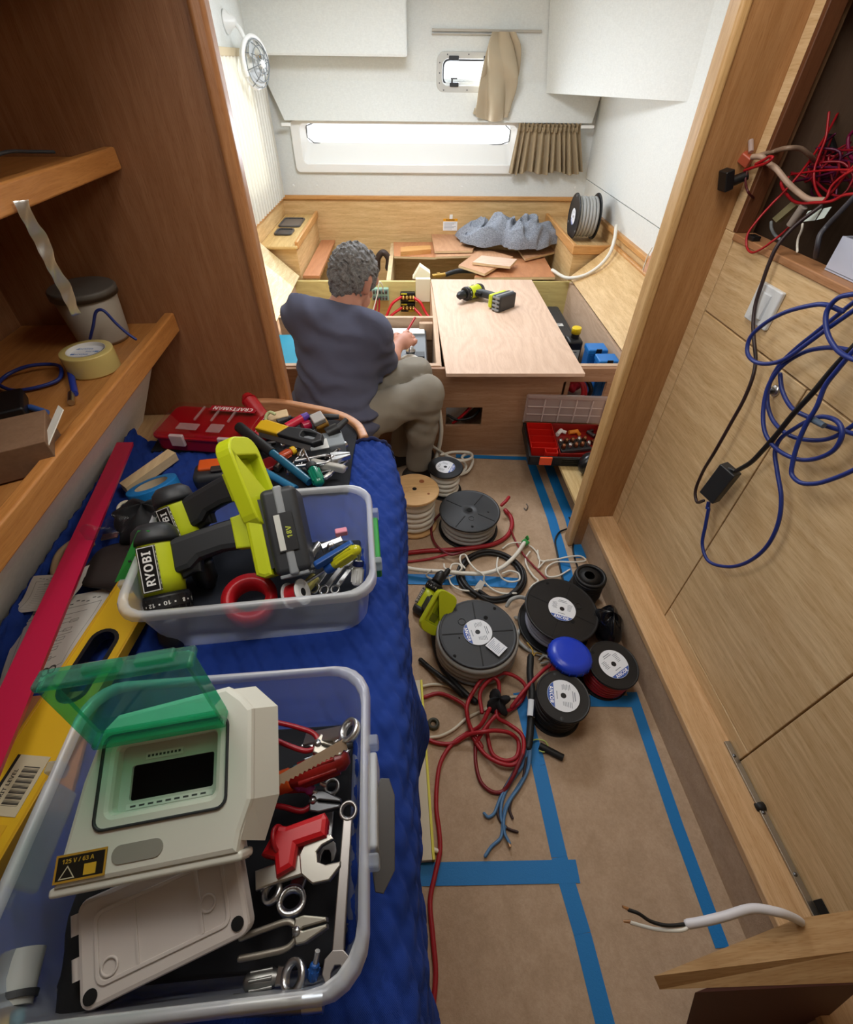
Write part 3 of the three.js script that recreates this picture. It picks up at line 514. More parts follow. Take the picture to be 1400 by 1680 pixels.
{ // fan on the side wall
  const T = thing('cabin_fan', 'white swivel cabin fan on a wall arm at the stern corner', 'fan');
  const c = V(-0.9, 1.585, -3.72), ax = V(0.88, -0.3, 0.36).normalize(), m = basis(c.toArray(), [ax.z, 0.0, -ax.x], [0, 1, 0]); // local z along the axis
  const cage = plastic(0x777d80, 0.35), wh = P.gloss;
  part(T, 'wall_mount', [lathe([[0, 0], [0.05, 0], [0.048, 0.012], [0.03, 0.03], [0.02, 0.06], [0, 0.06]], [-1.028, 1.75, -3.72], [1, 0, 0.1], 24)], wh);
  part(T, 'arm', tube([[-0.975, 1.745, -3.715], [-0.95, 1.72, -3.7], [-0.925, 1.66, -3.69], [-0.93, 1.62, -3.69]], 0.012), wh);
  const yoke = part(T, 'yoke', put([ext(rrect(-0.014, 0.014, -0.02, 0.02, 0.012), 0.02, 0.003).translate(0.1, 0.02, -0.02), flat(new THREE.TorusGeometry(0.112, 0.011, 10, 40, 3.4)).rotateZ(0.2).translate(0, 0, 0)], m), wh);
  part(T, 'rear_shroud', put([flat(new THREE.TorusGeometry(0.105, 0.008, 10, 40)).translate(0, 0, -0.02)], m), wh);
  part(T, 'motor', put(lathe([[0, -0.07], [0.03, -0.065], [0.036, -0.03], [0.03, 0.0], [0, 0.0]], [0, 0, 0], [0, 0, 1], 20), m), wh);
  const ring = [];
  for (const [r, z] of [[0.04, 0.042], [0.075, 0.034], [0.102, 0.012]]) ring.push(flat(new THREE.TorusGeometry(r, 0.0024, 6, 36)).translate(0, 0, z));
  for (let i = 0; i < 8; i++) { const a = i / 8 * 6.283; ring.push(tube([[0.016 * Math.cos(a), 0.016 * Math.sin(a), 0.044], [0.06 * Math.cos(a + 0.15), 0.06 * Math.sin(a + 0.15), 0.04], [0.105 * Math.cos(a + 0.3), 0.105 * Math.sin(a + 0.3), -0.01]], 0.0024, { rad: 5 })); }
  part(T, 'cage', put(ring, m), cage);
  part(T, 'hub_cap', put(lathe([[0, 0.05], [0.018, 0.047], [0.022, 0.03], [0, 0.03]], [0, 0, 0], [0, 0, 1], 20), m), wh);
  for (let i = 0; i < 3; i++) part(T, 'blade', put(surf((u, v) => { const a = i * 2.094 + (u - 0.5) * 1.3, r = 0.02 + v * 0.075; return [r * Math.cos(a), r * Math.sin(a), 0.012 + (u - 0.5) * 0.03]; }, 8, 4, 0.002), m), plastic(0xc6cacb, 0.35));
}
// ================================================================ things in and on the bed base
{ // reel on the corner locker with its tail
  const ax = V(-0.86, 0.0, 0.5).normalize();
  reel({ label: 'black reel of pale cable standing on the corner locker', group: 'cable reels', R: 0.135, H: 0.15, cr: 0.011, fill: 0.108, cable: P.cableGrey, disc: 0.36, turn: 0.4, holes: [[0.6, 0.88, 0.007], [2.7, 0.88, 0.007], [4.6, 0.88, 0.007]], holeMat: P.grey, m: basis([1.225, 0.852, -3.68], [0, 0, 1], ax.toArray()) });
  solo('reel_tail', 'thick white cable end trailing from the locker reel to the boards', 'cable', tube([[1.28,0.857,-3.4],[1.26,0.8,-3.32],[1.225,0.738,-3.25],[1.174,0.68,-3.22],[1.108,0.606,-3.27],[1.019,0.56,-3.36],[0.948,0.567,-3.5]], 0.011), P.cableWhite);
  solo('thin_lead', 'thin white lead running down behind the slanted board', 'cable', tube([[1.295,0.879,-2.835],[1.295,0.827,-2.86],[1.295,0.769,-2.865],[1.295,0.725,-2.863]], 0.003), P.cableWhite);
}
{ // cases in the open locker
  const C = thing('tool_case', 'black hard tool case lying in the open bed locker', 'case');
  part(C, 'lower_shell', box(0.8, 0.985, 0.083, 0.3, -3.3, -2.66, 0.015), P.charcoal);
  part(C, 'lid', [box(0.802, 0.983, 0.302, 0.4, -3.3, -2.66, 0.02), along(box(0.83, 0.95, 0.39, 0.408, -3.2, -2.76, 0.006), 2)], P.charcoal);
  part(C, 'handle', [tube([[0.8, 0.31, -3.1], [0.79, 0.4, -3.06], [0.795, 0.41, -2.98], [0.79, 0.4, -2.9], [0.8, 0.31, -2.86]], 0.01)], P.black);
  for (const z of [-3.2, -2.78]) part(C, 'latch', box(0.976, 0.99, 0.26, 0.34, z - 0.03, z + 0.03, 0.004), P.black);
  part(C, 'rating_label', sheet([0.9, 0.4095, -2.95], [1, 0, 0], [0, 0, -1], 0.06, 0.04), printed(canvasTex(96, 64, (c) => { c.fillStyle = '#d9d8d2'; c.fillRect(0, 0, 96, 64); c.fillStyle = '#55585c'; for (let i = 0; i < 5; i++) c.fillRect(8, 8 + i * 11, 70 - i * 7, 5); })));
  const bt = thing('oil_bottle', 'black bottle with a yellow cap beside the blue cases', 'bottle');
  part(bt, 'body', [box(0.84, 0.925, 0.083, 0.5, -2.6, -2.5, 0.018), lathe([[0.022, 0], [0.022, 0.03]], [0.885, 0.495, -2.55])], P.black);
  part(bt, 'cap', lathe([[0, 0.035], [0.024, 0.035], [0.026, 0.03], [0.026, 0.003], [0, 0.0]], [0.885, 0.522, -2.55], [0, 1, 0], 20), plastic(0xe3c61e, 0.4));
  part(bt, 'bottle_label', sheet([0.882, 0.4, -2.499], [1, 0, 0], [0, 1, 0], 0.06, 0.1, 0.002), printed(canvasTex(96, 128, (c) => { c.fillStyle = '#cfd3c4'; c.fillRect(0, 0, 96, 128); c.fillStyle = '#3b4650'; for (let i = 0; i < 7; i++) c.fillRect(10, 14 + i * 15, 60 - (i % 3) * 14, 6); })));
  const blue = (label, x, y0, z) => {
    const T = thing('blue_case', label, 'case');
    part(T, 'body', [box(x, x + 0.1, y0, y0 + 0.21, z - 0.085, z, 0.01), ...[0.02, 0.05, 0.08].map(k => box(x + k - 0.006, x + k + 0.006, y0 + 0.02, y0 + 0.19, z - 0.001, z + 0.005, 0.002))], P.blue);
    part(T, 'lid', box(x - 0.003, x + 0.103, y0 + 0.19, y0 + 0.22, z - 0.09, z + 0.003, 0.008), plastic(0x1f79c9, 0.4));
    parts(T, 'latch', [box(x + 0.1, x + 0.112, y0 + 0.12, y0 + 0.19, z - 0.06, z - 0.02, 0.003), box(x + 0.035, x + 0.065, y0 + 0.18, y0 + 0.226, z + 0.002, z + 0.01, 0.003)], P.black);
  };
  solo('locker_step', 'dark wooden riser under the blue cases in the bed locker', 'riser', box(0.79, 1.05, 0.081, 0.28, -2.49, -2.2), W.bed);
  blue('blue plastic case farther from the front panel, beside the bottle', 0.925, 0.282, -2.39);
  blue('blue plastic case nearer the front panel', 0.945, 0.282, -2.26);
  solo('red_rag', 'crumpled red rag beside the blue cases', 'rag', surf((u, v) => { const a = u * 6.283, s = Math.sin(v * 3.1416) * (0.04 + 0.008 * Math.sin(a * 5)); return [0.855 + s * Math.cos(a), 0.285 + 0.07 * (1 - v) * (1 + 0.2 * Math.sin(a * 3)), -2.33 + s * Math.sin(a)]; }, 24, 12), mat(0xb31b2c, 0.9));
}
{ // electrics in the lit locker
  const F = thing('fuse_block', 'pale green fuse block with thin leads on the lit divider', 'fuse block');
  part(F, 'base', box(-0.3, -0.185, 0.405, 0.485, -3.399, -3.37, 0.004), plastic(0x9fc6b4, 0.5));
  parts(F, 'terminal', Array.from({ length: 10 }, (_, i) => box(-0.292 + (i % 5) * 0.021, -0.278 + (i % 5) * 0.021, 0.415 + (i > 4 ? 0.04 : 0), 0.435 + (i > 4 ? 0.04 : 0), -3.372, -3.355, 0.002)), P.darksteel);
  part(F, 'lead', tube([[-0.22, 0.46, -3.36], [-0.225, 0.52, -3.34], [-0.24, 0.54, -3.33], [-0.26, 0.46, -3.32], [-0.31, 0.32, -3.28]], 0.004), P.cableWhite);
  part(F, 'lead', [tube([[-0.27, 0.42, -3.36], [-0.28, 0.36, -3.32], [-0.33, 0.28, -3.25]], 0.006), tube([[-0.25, 0.42, -3.36], [-0.26, 0.34, -3.33], [-0.32, 0.27, -3.24]], 0.006)], P.cableRed);
  for (const [y, w] of [[0.43, 'upper'], [0.36, 'lower']]) {
    const B = thing('bus_bar', 'black and yellow bus bar, the ' + w + ' of two on the lit divider', 'bus bar');
    part(B, 'base', box(-0.105, -0.005, y - 0.03, y + 0.03, -3.398, -3.365, 0.005), P.black);
    parts(B, 'stud', [-0.085, -0.06, -0.035, -0.015].map(x => lathe([[0, 0.03], [0.008, 0.03], [0.008, 0.012], [0.013, 0.012], [0.013, 0], [0, 0]], [x, y, -3.366], [0, 0, 1], 8)), P.brass);
    parts(B, 'marking', [box(-0.1, -0.06, y + 0.018, y + 0.026, -3.366, -3.3625), box(-0.05, -0.01, y - 0.026, y - 0.018, -3.366, -3.3625)], plastic(0xd8d02a, 0.5));
  }
  const red = plastic(0xd2222c, 0.4), rc = (l, p) => solo('battery_cable', l, 'cable', tube(p, 0.0095), red);
  rc('thick red cable curving into the upper bus bar from the fuse block side', [[-0.1, 0.435, -3.352], [-0.16, 0.4, -3.33], [-0.22, 0.3, -3.3], [-0.3, 0.25, -3.25]]);
  rc('thick red cable curving into the lower bus bar from the fuse block side', [[-0.1, 0.362, -3.352], [-0.17, 0.32, -3.33], [-0.26, 0.25, -3.28], [-0.4, 0.22, -3.2]]);
  rc('thick red cable leaving the upper bus bar towards the plywood sheet', [[-0.01, 0.43, -3.352], [0.03, 0.41, -3.33], [0.07, 0.35, -3.3], [0.1, 0.32, -3.27]]);
  rc('thick red cable leaving the lower bus bar towards the plywood sheet', [[-0.01, 0.36, -3.352], [0.03, 0.33, -3.32], [0.06, 0.3, -3.28], [0.098, 0.28, -3.24]]);
  solo('socket_cover', 'cream plastic cover standing on the locker divider', 'cover', hull8([[-0.02, 0.525, -3.44], [0.1, 0.525, -3.44], [0.1, 0.56, -3.44], [0.03, 0.605, -3.44]], [[-0.02, 0.525, -3.52], [0.1, 0.525, -3.52], [0.1, 0.56, -3.52], [0.03, 0.605, -3.52]]), plastic(0xefe8cf, 0.5));
  const hs = thing('water_hose', 'dark hose with a brass fitting behind the cream cover', 'hose');
  part(hs, 'hose', tube([[0.22, 0.5, -3.62], [0.3, 0.51, -3.66], [0.42, 0.5, -3.7], [0.53, 0.49, -3.74]], 0.016), P.charcoal); part(hs, 'fitting', [bar([0.12, 0.495, -3.6], [0.22, 0.5, -3.62], 0.013), lathe([[0.02, 0], [0.02, 0.025]], [0.15, 0.496, -3.607], [1, 0.05, -0.2], 6)], P.brass);
  solo('bent_hose', 'bent dark brown hose behind the man\'s head', 'hose', tube([[-0.3, 0.42, -4.0], [-0.29, 0.5, -4.0], [-0.25, 0.54, -4.0], [-0.21, 0.5, -4.0], [-0.215, 0.43, -4.0]], 0.024), plastic(0x3a2a22, 0.5));
  const inv = thing('battery_box', 'grey battery box with open terminals under the man\'s hands', 'battery');
  part(inv, 'case', box(-0.26, 0.06, 0.083, 0.46, -2.76, -2.36, 0.01), plastic(0x55595c, 0.4)); part(inv, 'rear_label', box(-0.25, 0.05, 0.46, 0.468, -2.755, -2.68, 0.002), plastic(0xe4e9e6, 0.4));
  parts(inv, 'terminal', [[-0.2, -2.6], [-0.12, -2.6], [-0.03, -2.6], [-0.03, -2.45]].map(([x, z]) => lathe([[0, 0.035], [0.016, 0.035], [0.016, 0.015], [0.026, 0.015], [0.026, 0], [0, 0]], [x, 0.46, z], [0, 1, 0], 12)), P.steel);
  parts(inv, 'vent_plate', [box(-0.2, -0.02, 0.46, 0.466, -2.56, -2.5, 0.001), box(0.0, 0.045, 0.46, 0.47, -2.44, -2.38, 0.002)], P.charcoal);
  solo('hand_lead', 'thin red lead held up in the man\'s fingers', 'lead', tube([[-0.07, 0.6, -2.3], [-0.04, 0.63, -2.34], [-0.005, 0.665, -2.4]], 0.006), P.red);
  solo('coil_hose', 'pale cable bundle rising over the bed edge by the man\'s knee', 'cable', [tube([[-0.07, 0.44, -2.3], [-0.05, 0.54, -2.2], [0.0, 0.57, -2.15], [0.06, 0.53, -2.1], [0.1, 0.4, -2.09], [0.13, 0.2, -2.08], [0.11, 0.05, -2.06], [0.09, 0.022, -2.0]], 0.011), tube([[-0.1, 0.42, -2.32], [-0.08, 0.52, -2.23], [-0.02, 0.56, -2.19], [0.05, 0.5, -2.2], [0.06, 0.44, -2.26]], 0.011)], P.cableWhite);
  const tc = thing('teal_case', 'teal plastic case wedged in the bed locker behind the man', 'case');
  part(tc, 'body', box(-0.8, -0.6, 0.083, 0.46, -2.62, -2.22, 0.012), plastic(0x12a5c4, 0.4)); parts(tc, 'side_rib', Array.from({ length: 7 }, (_, i) => box(-0.806, -0.79, 0.1, 0.44, -2.6 + i * 0.055, -2.575 + i * 0.055, 0.003)), P.charcoal); part(tc, 'lid', box(-0.805, -0.595, 0.46, 0.485, -2.625, -2.215, 0.01), plastic(0x0f93b3, 0.4));
  // cables and clutter behind the two openings of the front panel
  const cl = thing('bilge_pump', 'white pump body seen through the small cut-out in the bed front', 'pump');
  part(cl, 'body', [bar([0.2, 0.16, -2.3], [0.3, 0.28, -2.28], 0.05, 0.05, 20)], P.gloss); part(cl, 'motor', bar([0.14, 0.1, -2.3], [0.2, 0.16, -2.3], 0.04, 0.04, 18), P.steel);
  solo('locker_lead', 'red lead crossing the small cut-out in the bed front', 'lead', tube([[0.2, 0.17, -2.2], [0.26, 0.24, -2.19], [0.33, 0.32, -2.21]], 0.008), P.red);
  solo('locker_lead', 'black lead looped low in the small cut-out of the bed front', 'lead', tube([[0.17, 0.22, -2.2], [0.22, 0.2, -2.19], [0.3, 0.215, -2.19], [0.34, 0.24, -2.22]], 0.007), P.cableBlack);
  solo('locker_lead', 'red cable loop hanging in the wide opening of the bed front', 'lead', [tube([[0.78, 0.38, -2.24], [0.84, 0.42, -2.2], [0.87, 0.36, -2.19], [0.86, 0.3, -2.2], [0.9, 0.28, -2.24]], 0.01), tube([[0.82, 0.43, -2.23], [0.87, 0.4, -2.2], [0.89, 0.33, -2.2], [0.88, 0.28, -2.22]], 0.01)], P.cableRed);
  solo('locker_lead', 'black cable behind the red loop in the wide bed front opening', 'lead', tube([[0.8, 0.43, -2.26], [0.88, 0.42, -2.23], [0.92, 0.36, -2.22], [0.91, 0.28, -2.24]], 0.012), P.cableBlack);
}
FR = null;
// ================================================================ the man at work (one continuous skin mesh; clothes and hair are its children)
function skin(f, lo, hi, h) {                    // closed surface of the field f < 0 by surface nets
  const nx = Math.ceil((hi[0] - lo[0]) / h) + 1, ny = Math.ceil((hi[1] - lo[1]) / h) + 1, nz = Math.ceil((hi[2] - lo[2]) / h) + 1, F = new Float32Array(nx * ny * nz), id = new Int32Array(nx * ny * nz).fill(-1), pos = [], idx = [];
  const at = (i, j, k) => (k * ny + j) * nx + i;
  for (let k = 0; k < nz; k++) for (let j = 0; j < ny; j++) for (let i = 0; i < nx; i++) F[at(i, j, k)] = f(lo[0] + i * h, lo[1] + j * h, lo[2] + k * h);
  for (let k = 0; k < nz - 1; k++) for (let j = 0; j < ny - 1; j++) for (let i = 0; i < nx - 1; i++) {
    let c = 0, x = 0, y = 0, z = 0; const v = [];
    for (let q = 0; q < 8; q++) v.push(F[at(i + (q & 1), j + (q >> 1 & 1), k + (q >> 2))]);
    for (let a = 0; a < 8; a++) for (const b of [a ^ 1, a ^ 2, a ^ 4]) if (b > a && (v[a] < 0) !== (v[b] < 0)) { const t = v[a] / (v[a] - v[b]); c++; x += (a & 1) + t * ((b & 1) - (a & 1)); y += (a >> 1 & 1) + t * ((b >> 1 & 1) - (a >> 1 & 1)); z += (a >> 2) + t * ((b >> 2) - (a >> 2)); }
    if (c) { id[at(i, j, k)] = pos.length / 3; pos.push(lo[0] + (i + x / c) * h, lo[1] + (j + y / c) * h, lo[2] + (k + z / c) * h); }
  }
  const quad = (a, b, c, d, flip) => { if (a < 0 || b < 0 || c < 0 || d < 0) return; flip ? idx.push(a, c, b, a, d, c) : idx.push(a, b, c, a, c, d); };
  for (let k = 1; k < nz - 1; k++) for (let j = 1; j < ny - 1; j++) for (let i = 1; i < nx - 1; i++) {
    const s = F[at(i, j, k)] < 0;
    if (s !== F[at(i + 1, j, k)] < 0) quad(id[at(i, j - 1, k - 1)], id[at(i, j, k - 1)], id[at(i, j, k)], id[at(i, j - 1, k)], !s);
    if (s !== F[at(i, j + 1, k)] < 0) quad(id[at(i - 1, j, k - 1)], id[at(i - 1, j, k)], id[at(i, j, k)], id[at(i, j, k - 1)], !s);
    if (s !== F[at(i, j, k + 1)] < 0) quad(id[at(i - 1, j - 1, k)], id[at(i, j - 1, k)], id[at(i, j, k)], id[at(i - 1, j, k)], !s);
  }
  const g = new THREE.BufferGeometry(); g.setAttribute('position', new THREE.Float32BufferAttribute(pos, 3)); g.setIndex(idx); g.computeVertexNormals();
  return flat(g);
}
const sub = (a, b) => [a[0] - b[0], a[1] - b[1], a[2] - b[2]], dot = (a, b) => a[0] * b[0] + a[1] * b[1] + a[2] * b[2], lerp3 = (a, b, t) => a.map((v, i) => v + (b[i] - v) * t);
function bone(a, b, ra, rb) { const d = sub(b, a), l = dot(d, d); return (x, y, z) => { const px = x - a[0], py = y - a[1], pz = z - a[2]; let t = (px * d[0] + py * d[1] + pz * d[2]) / l; t = t < 0 ? 0 : t > 1 ? 1 : t; const ex = px - t * d[0], ey = py - t * d[1], ez = pz - t * d[2]; return Math.sqrt(ex * ex + ey * ey + ez * ez) - (ra + (rb - ra) * t); }; }
function blob(c, r, ax) { const [s, u, f] = ax || [[1, 0, 0], [0, 1, 0], [0, 0, 1]]; return (x, y, z) => { const p = [x - c[0], y - c[1], z - c[2]], a = dot(p, s) / r[0], b = dot(p, u) / r[1], e = dot(p, f) / r[2], k = Math.sqrt(a * a + b * b + e * e); return (k - 1) * Math.min(...r); }; }
const smin = (a, b, k) => { const h = Math.max(k - Math.abs(a - b), 0) / k; return Math.min(a, b) - h * h * k / 4; };
const blend = (fs, k) => (x, y, z) => { let d = 9; for (const f of fs) d = smin(d, f(x, y, z), k); return d; };
{
  const T = thing('person', 'man in a dark blue T-shirt and grey trousers crouched over the open bed locker', 'person');
  const skinM = mat(0xc98f78, 0.55, { sheen: 0.2 }), shirtM = mat(0x575a70, 0.92, { bumpMap: weave, bumpScale: 0.0006, sheen: 0.25 }), pantM = mat(0x8f887b, 0.93, { bumpMap: weave, bumpScale: 0.0008 });
  const head = [-0.138, 0.942, -2.09], nrm = (v) => V(v).normalize().toArray();
  const f = nrm([0.56, -0.5, -0.66]), s = nrm(V(f).cross(V(0, 1, 0)).toArray()), u = V(s).cross(V(f)).toArray();
  const hp = (r, up, fw) => head.map((v, i) => v + s[i] * r + u[i] * up + f[i] * fw), ax = [s, u, f];
  const neckB = [-0.185, 0.848, -2.015], shL = [-0.375, 0.835, -2.03], shR = [-0.075, 0.8, -1.905], chest = [-0.215, 0.745, -1.93], belly = [-0.24, 0.6, -1.87], pelvis = [-0.27, 0.47, -1.83];
  const elR = [-0.035, 0.6, -1.99], wrR = [0.035, 0.632, -2.16], elL = [-0.36, 0.66, -2.26], wrL = [-0.16, 0.6, -2.4];
  const hipR = [-0.2, 0.45, -1.77], hipL = [-0.31, 0.45, -1.92], knR = [0.145, 0.525, -1.885], knL = [0.1, 0.555, -2.02], anR = [0.115, 0.1, -1.93], anL = [0.03, 0.1, -2.06];
  // head and neck, arms and hands: skin
  const faceF = blend([blob(hp(0, 0.028, -0.012), [0.076, 0.092, 0.098], ax), bone(hp(0, -0.045, 0.03), hp(0, -0.075, 0.06), 0.05, 0.034), bone(hp(0, 0.005, 0.085), hp(0, -0.025, 0.112), 0.012, 0.015), bone(hp(-0.04, 0.028, 0.075), hp(0.04, 0.028, 0.075), 0.016, 0.016), bone(hp(-0.02, -0.055, 0.083), hp(0.02, -0.055, 0.083), 0.012, 0.012),
    bone(hp(0.078, 0.012, -0.012), hp(0.082, -0.03, -0.006), 0.016, 0.01), bone(hp(-0.078, 0.012, -0.012), hp(-0.082, -0.03, -0.006), 0.016, 0.01), bone(hp(0, -0.05, -0.03), neckB, 0.056, 0.062)], 0.03);
  const eye = [blob(hp(-0.033, 0.012, 0.09), [0.016, 0.01, 0.012], ax), blob(hp(0.033, 0.012, 0.09), [0.016, 0.01, 0.012], ax)];
  const headF = (x, y, z) => Math.max(faceF(x, y, z), -eye[0](x, y, z), -eye[1](x, y, z));
  const hand = (w, dir, palmN, curl) => {          // palm, four fingers, thumb
    const D = nrm(dir), N = nrm(palmN), S = V(D).cross(V(N)).normalize().toArray(), q = (a, b, c) => w.map((v, i) => v + D[i] * a + S[i] * b + N[i] * c), bs = [bone(q(0.0, 0, 0), q(0.035, 0, 0), 0.024, 0.026), bone(q(0.03, -0.024, 0), q(0.075, -0.027, 0.004), 0.017, 0.013), bone(q(0.03, 0.022, 0), q(0.078, 0.02, 0.004), 0.017, 0.013), bone(q(0.03, 0, 0), q(0.08, 0, 0), 0.019, 0.015)], fi = [];
    [[-0.03, 0.06], [-0.01, 0.075], [0.01, 0.08], [0.029, 0.072]].forEach(([b, L], k) => { let p = q(0.08, b, 0.002), a = curl * 0.5; for (const part of [0.45, 0.32, 0.25]) { const n = p.map((v, i) => v + (D[i] * Math.cos(a) + N[i] * Math.sin(a)) * L * part); fi.push(bone(p, n, 0.0092, 0.0082)); p = n; a += curl; } });
    let p = q(0.02, 0.03, 0.006); for (const [dd, ss, nn] of [[0.026, 0.02, 0.012], [0.022, 0.004, 0.016], [0.018, -0.006, 0.008]]) { const n = p.map((v, i) => v + D[i] * dd + S[i] * ss + N[i] * nn); fi.push(bone(p, n, 0.0115, 0.009)); p = n; }
    const pf = blend(bs, 0.02); return (x, y, z) => { let d = pf(x, y, z); for (const g of fi) d = smin(d, g(x, y, z), 0.006); return d; };
  };
  const hR = hand(wrR, [0.45, 0.1, -0.5], [-0.35, -0.75, -0.35], 0.75), hL = hand(wrL, [0.8, -0.1, -0.3], [-0.1, -0.9, 0.1], 0.6);
  const armR = blend([bone(lerp3(shR, elR, 0.5), elR, 0.043, 0.04), bone(elR, lerp3(elR, wrR, 0.4), 0.04, 0.041), bone(lerp3(elR, wrR, 0.4), wrR, 0.041, 0.027)], 0.03), armL = blend([bone(lerp3(shL, elL, 0.5), elL, 0.043, 0.04), bone(elL, wrL, 0.041, 0.027)], 0.03);
  const chestSkin = blend([bone(neckB, chest, 0.055, 0.08), bone(neckB, shR, 0.045, 0.04), bone(shR, elR, 0.045, 0.04), bone(neckB, shL, 0.045, 0.04), bone(shL, elL, 0.045, 0.04)], 0.04);
  const body = [skin((x, y, z) => smin(headF(x, y, z), chestSkin(x, y, z), 0.02), [-0.45, 0.62, -2.29], [0.05, 1.14, -1.84], 0.0062),
    skin((x, y, z) => smin(armR(x, y, z), hR(x, y, z), 0.015), [-0.14, 0.52, -2.33], [0.18, 0.78, -1.88], 0.004), skin((x, y, z) => smin(armL(x, y, z), hL(x, y, z), 0.015), [-0.44, 0.5, -2.52], [0.02, 0.84, -2.05], 0.005)];
  part(T, 'body', body, skinM);
  // hair, grey and wavy, cropped at the nape
  const hz = lattice(64, 64), hairB = blob(hp(0, 0.032, -0.018), [0.09, 0.105, 0.112], ax), hairN = bone(hp(0, -0.02, -0.055), hp(0, -0.055, -0.05), 0.062, 0.05);
  const hairF = (x, y, z) => {
    const p = [x - head[0], y - head[1], z - head[2]], r = dot(p, s), up = dot(p, u), fw = dot(p, f);
    const wave = 0.007 * (hz(r * 260 + 30 + 8 * Math.sin(up * 60), fw * 120 + up * 160 + 30) - 0.5) + 0.006 * Math.sin(r * 150 + 9 * hz(up * 60 + 20, fw * 60 + 20)) * Math.sin(fw * 90 + up * 70);
    let d = smin(hairB(x, y, z), hairN(x, y, z), 0.03) + wave;
    d = Math.max(d, fw - 0.052 - 0.35 * Math.max(0, up - 0.03), -(up + 0.075 - 0.2 * fw), -(up + 0.02) + (fw > 0.012 ? 0.9 * (0.03 - (0.06 - fw)) : -1));
    const ear = Math.min(...[-0.08, 0.08].map(e => Math.hypot(r - e, up + 0.008, fw + 0.008))); return Math.max(d, 0.026 - ear);
  };
  part(T, 'hair', skin(hairF, [-0.3, 0.84, -2.26], [0.01, 1.14, -1.92], 0.0045), mat(0xa8a7a6, 0.8, { map: mottled, bumpMap: weave, bumpScale: 0.001 }), 'wavy grey hair');
  // shirt
  const tor = blend([bone(neckB, chest, 0.07, 0.12), bone(lerp3(shL, chest, 0.25), lerp3(shR, chest, 0.25), 0.095, 0.09), bone(lerp3(shL, neckB, 0.1), lerp3(shR, neckB, 0.1), 0.06, 0.056), bone(lerp3(chest, shL, 0.35), lerp3(belly, hipL, 0.3), 0.115, 0.125), bone(lerp3(chest, shR, 0.35), lerp3(belly, hipR, 0.3), 0.11, 0.12), bone(belly, pelvis, 0.15, 0.165), bone(hipR, hipL, 0.15, 0.15)], 0.07);
  const slR = bone(shR, elR, 0.068, 0.066), slL = bone(shL, elL, 0.066, 0.064), wz = lattice(32, 32), dR = nrm(sub(elR, shR)), dL = nrm(sub(elL, shL)), dN = nrm(sub(neckB, hp(0, -0.03, -0.02)));
  const folds = (x, y, z) => 0.009 * Math.sin(y * 70 + x * 34 + 6 * wz(x * 14 + 9, y * 14 + 9)) * wz(x * 9 + 9 + z * 5, y * 8 + z * 4 + 20) + 0.016 * (wz(x * 16 + 12, y * 11 - z * 9 + 25) - 0.5) + 0.009 * Math.exp(-Math.pow((y - 0.53) / 0.06, 2)) * Math.sin(y * 130 + x * 20);
  const shirtF = (x, y, z) => {
    const a = Math.max(slR(x, y, z), dot(sub([x, y, z], shR), dR) - 0.2), b = Math.max(slL(x, y, z), dot(sub([x, y, z], shL), dL) - 0.2);
    let d = smin(smin(tor(x, y, z), a, 0.05), b, 0.05) + folds(x, y, z);
    return Math.max(d, -(dot(sub([x, y, z], neckB), dN) + 0.012) , -(y - 0.43 - 0.25 * Math.max(0, x + 0.2)));
  };
  const shirt = part(T, 'shirt', skin(shirtF, [-0.52, 0.42, -2.3], [0.08, 0.96, -1.62], 0.0095), shirtM, 'dark blue grey cotton T-shirt');
  part(shirt, 'collar', put(flat(new THREE.TorusGeometry(0.068, 0.007, 8, 36)), basis(neckB.map((v, i) => v - dN[i] * 0.008), V(dN).cross(V(1, 0, 0)).toArray(), V(dN).cross(V(0, 0, 1)).toArray())), shirtM);
  // trousers
  const legR = blend([bone(hipR, knR, 0.105, 0.075), bone(knR, lerp3(knR, anR, 0.45), 0.075, 0.072), bone(lerp3(knR, anR, 0.45), anR, 0.072, 0.062)], 0.03), legL = blend([bone(hipL, knL, 0.105, 0.075), bone(knL, anL, 0.074, 0.062)], 0.03), pel = blend([bone(hipR, hipL, 0.118, 0.118), bone(pelvis, lerp3(pelvis, belly, 0.4), 0.12, 0.1)], 0.06);
  const wz2 = lattice(32, 32), pf = (x, y, z) => Math.max(Math.min(smin(smin(legR(x, y, z), pel(x, y, z), 0.06), 9, 0.01), smin(legL(x, y, z), pel(x, y, z), 0.06)) + 0.014 * (wz2(x * 18 + 12, y * 15 + z * 12 + 40) - 0.5) + 0.003 * Math.sin(y * 95 + x * 40 + 5 * wz2(x * 10 + 3, y * 10 + 3)) * Math.exp(-Math.pow((y - 0.42) / 0.12, 2)), -(y - 0.085), y - 0.62 + 9 * Math.max(0, x - 9));
  part(T, 'trousers', skin(pf, [-0.46, 0.07, -2.18], [0.25, 0.66, -1.62], 0.0095), pantM, 'grey brown trousers');
  for (const [a, d] of [[anR, [0.75, 0, -0.35]], [anL, [0.8, 0, -0.2]]]) {
    const D = nrm(d), h = [a[0] - D[0] * 0.05, 0.036, a[2] - D[2] * 0.05], t = [a[0] + D[0] * 0.15, 0.03, a[2] + D[2] * 0.15], m = [a[0], 0.075, a[2]], sf = blend([bone(h, t, 0.037, 0.032), bone(m, h, 0.045, 0.035), bone([a[0] + D[0] * 0.07, 0.05, a[2] + D[2] * 0.07], t, 0.04, 0.03)], 0.03);
    part(T, 'shoe', skin((x, y, z) => Math.max(sf(x, y, z), -(y - 0.002)), [a[0] - 0.15, -0.01, a[2] - 0.2], [a[0] + 0.26, 0.14, a[2] + 0.16], 0.007), plastic(0x2a2622, 0.7));
  }
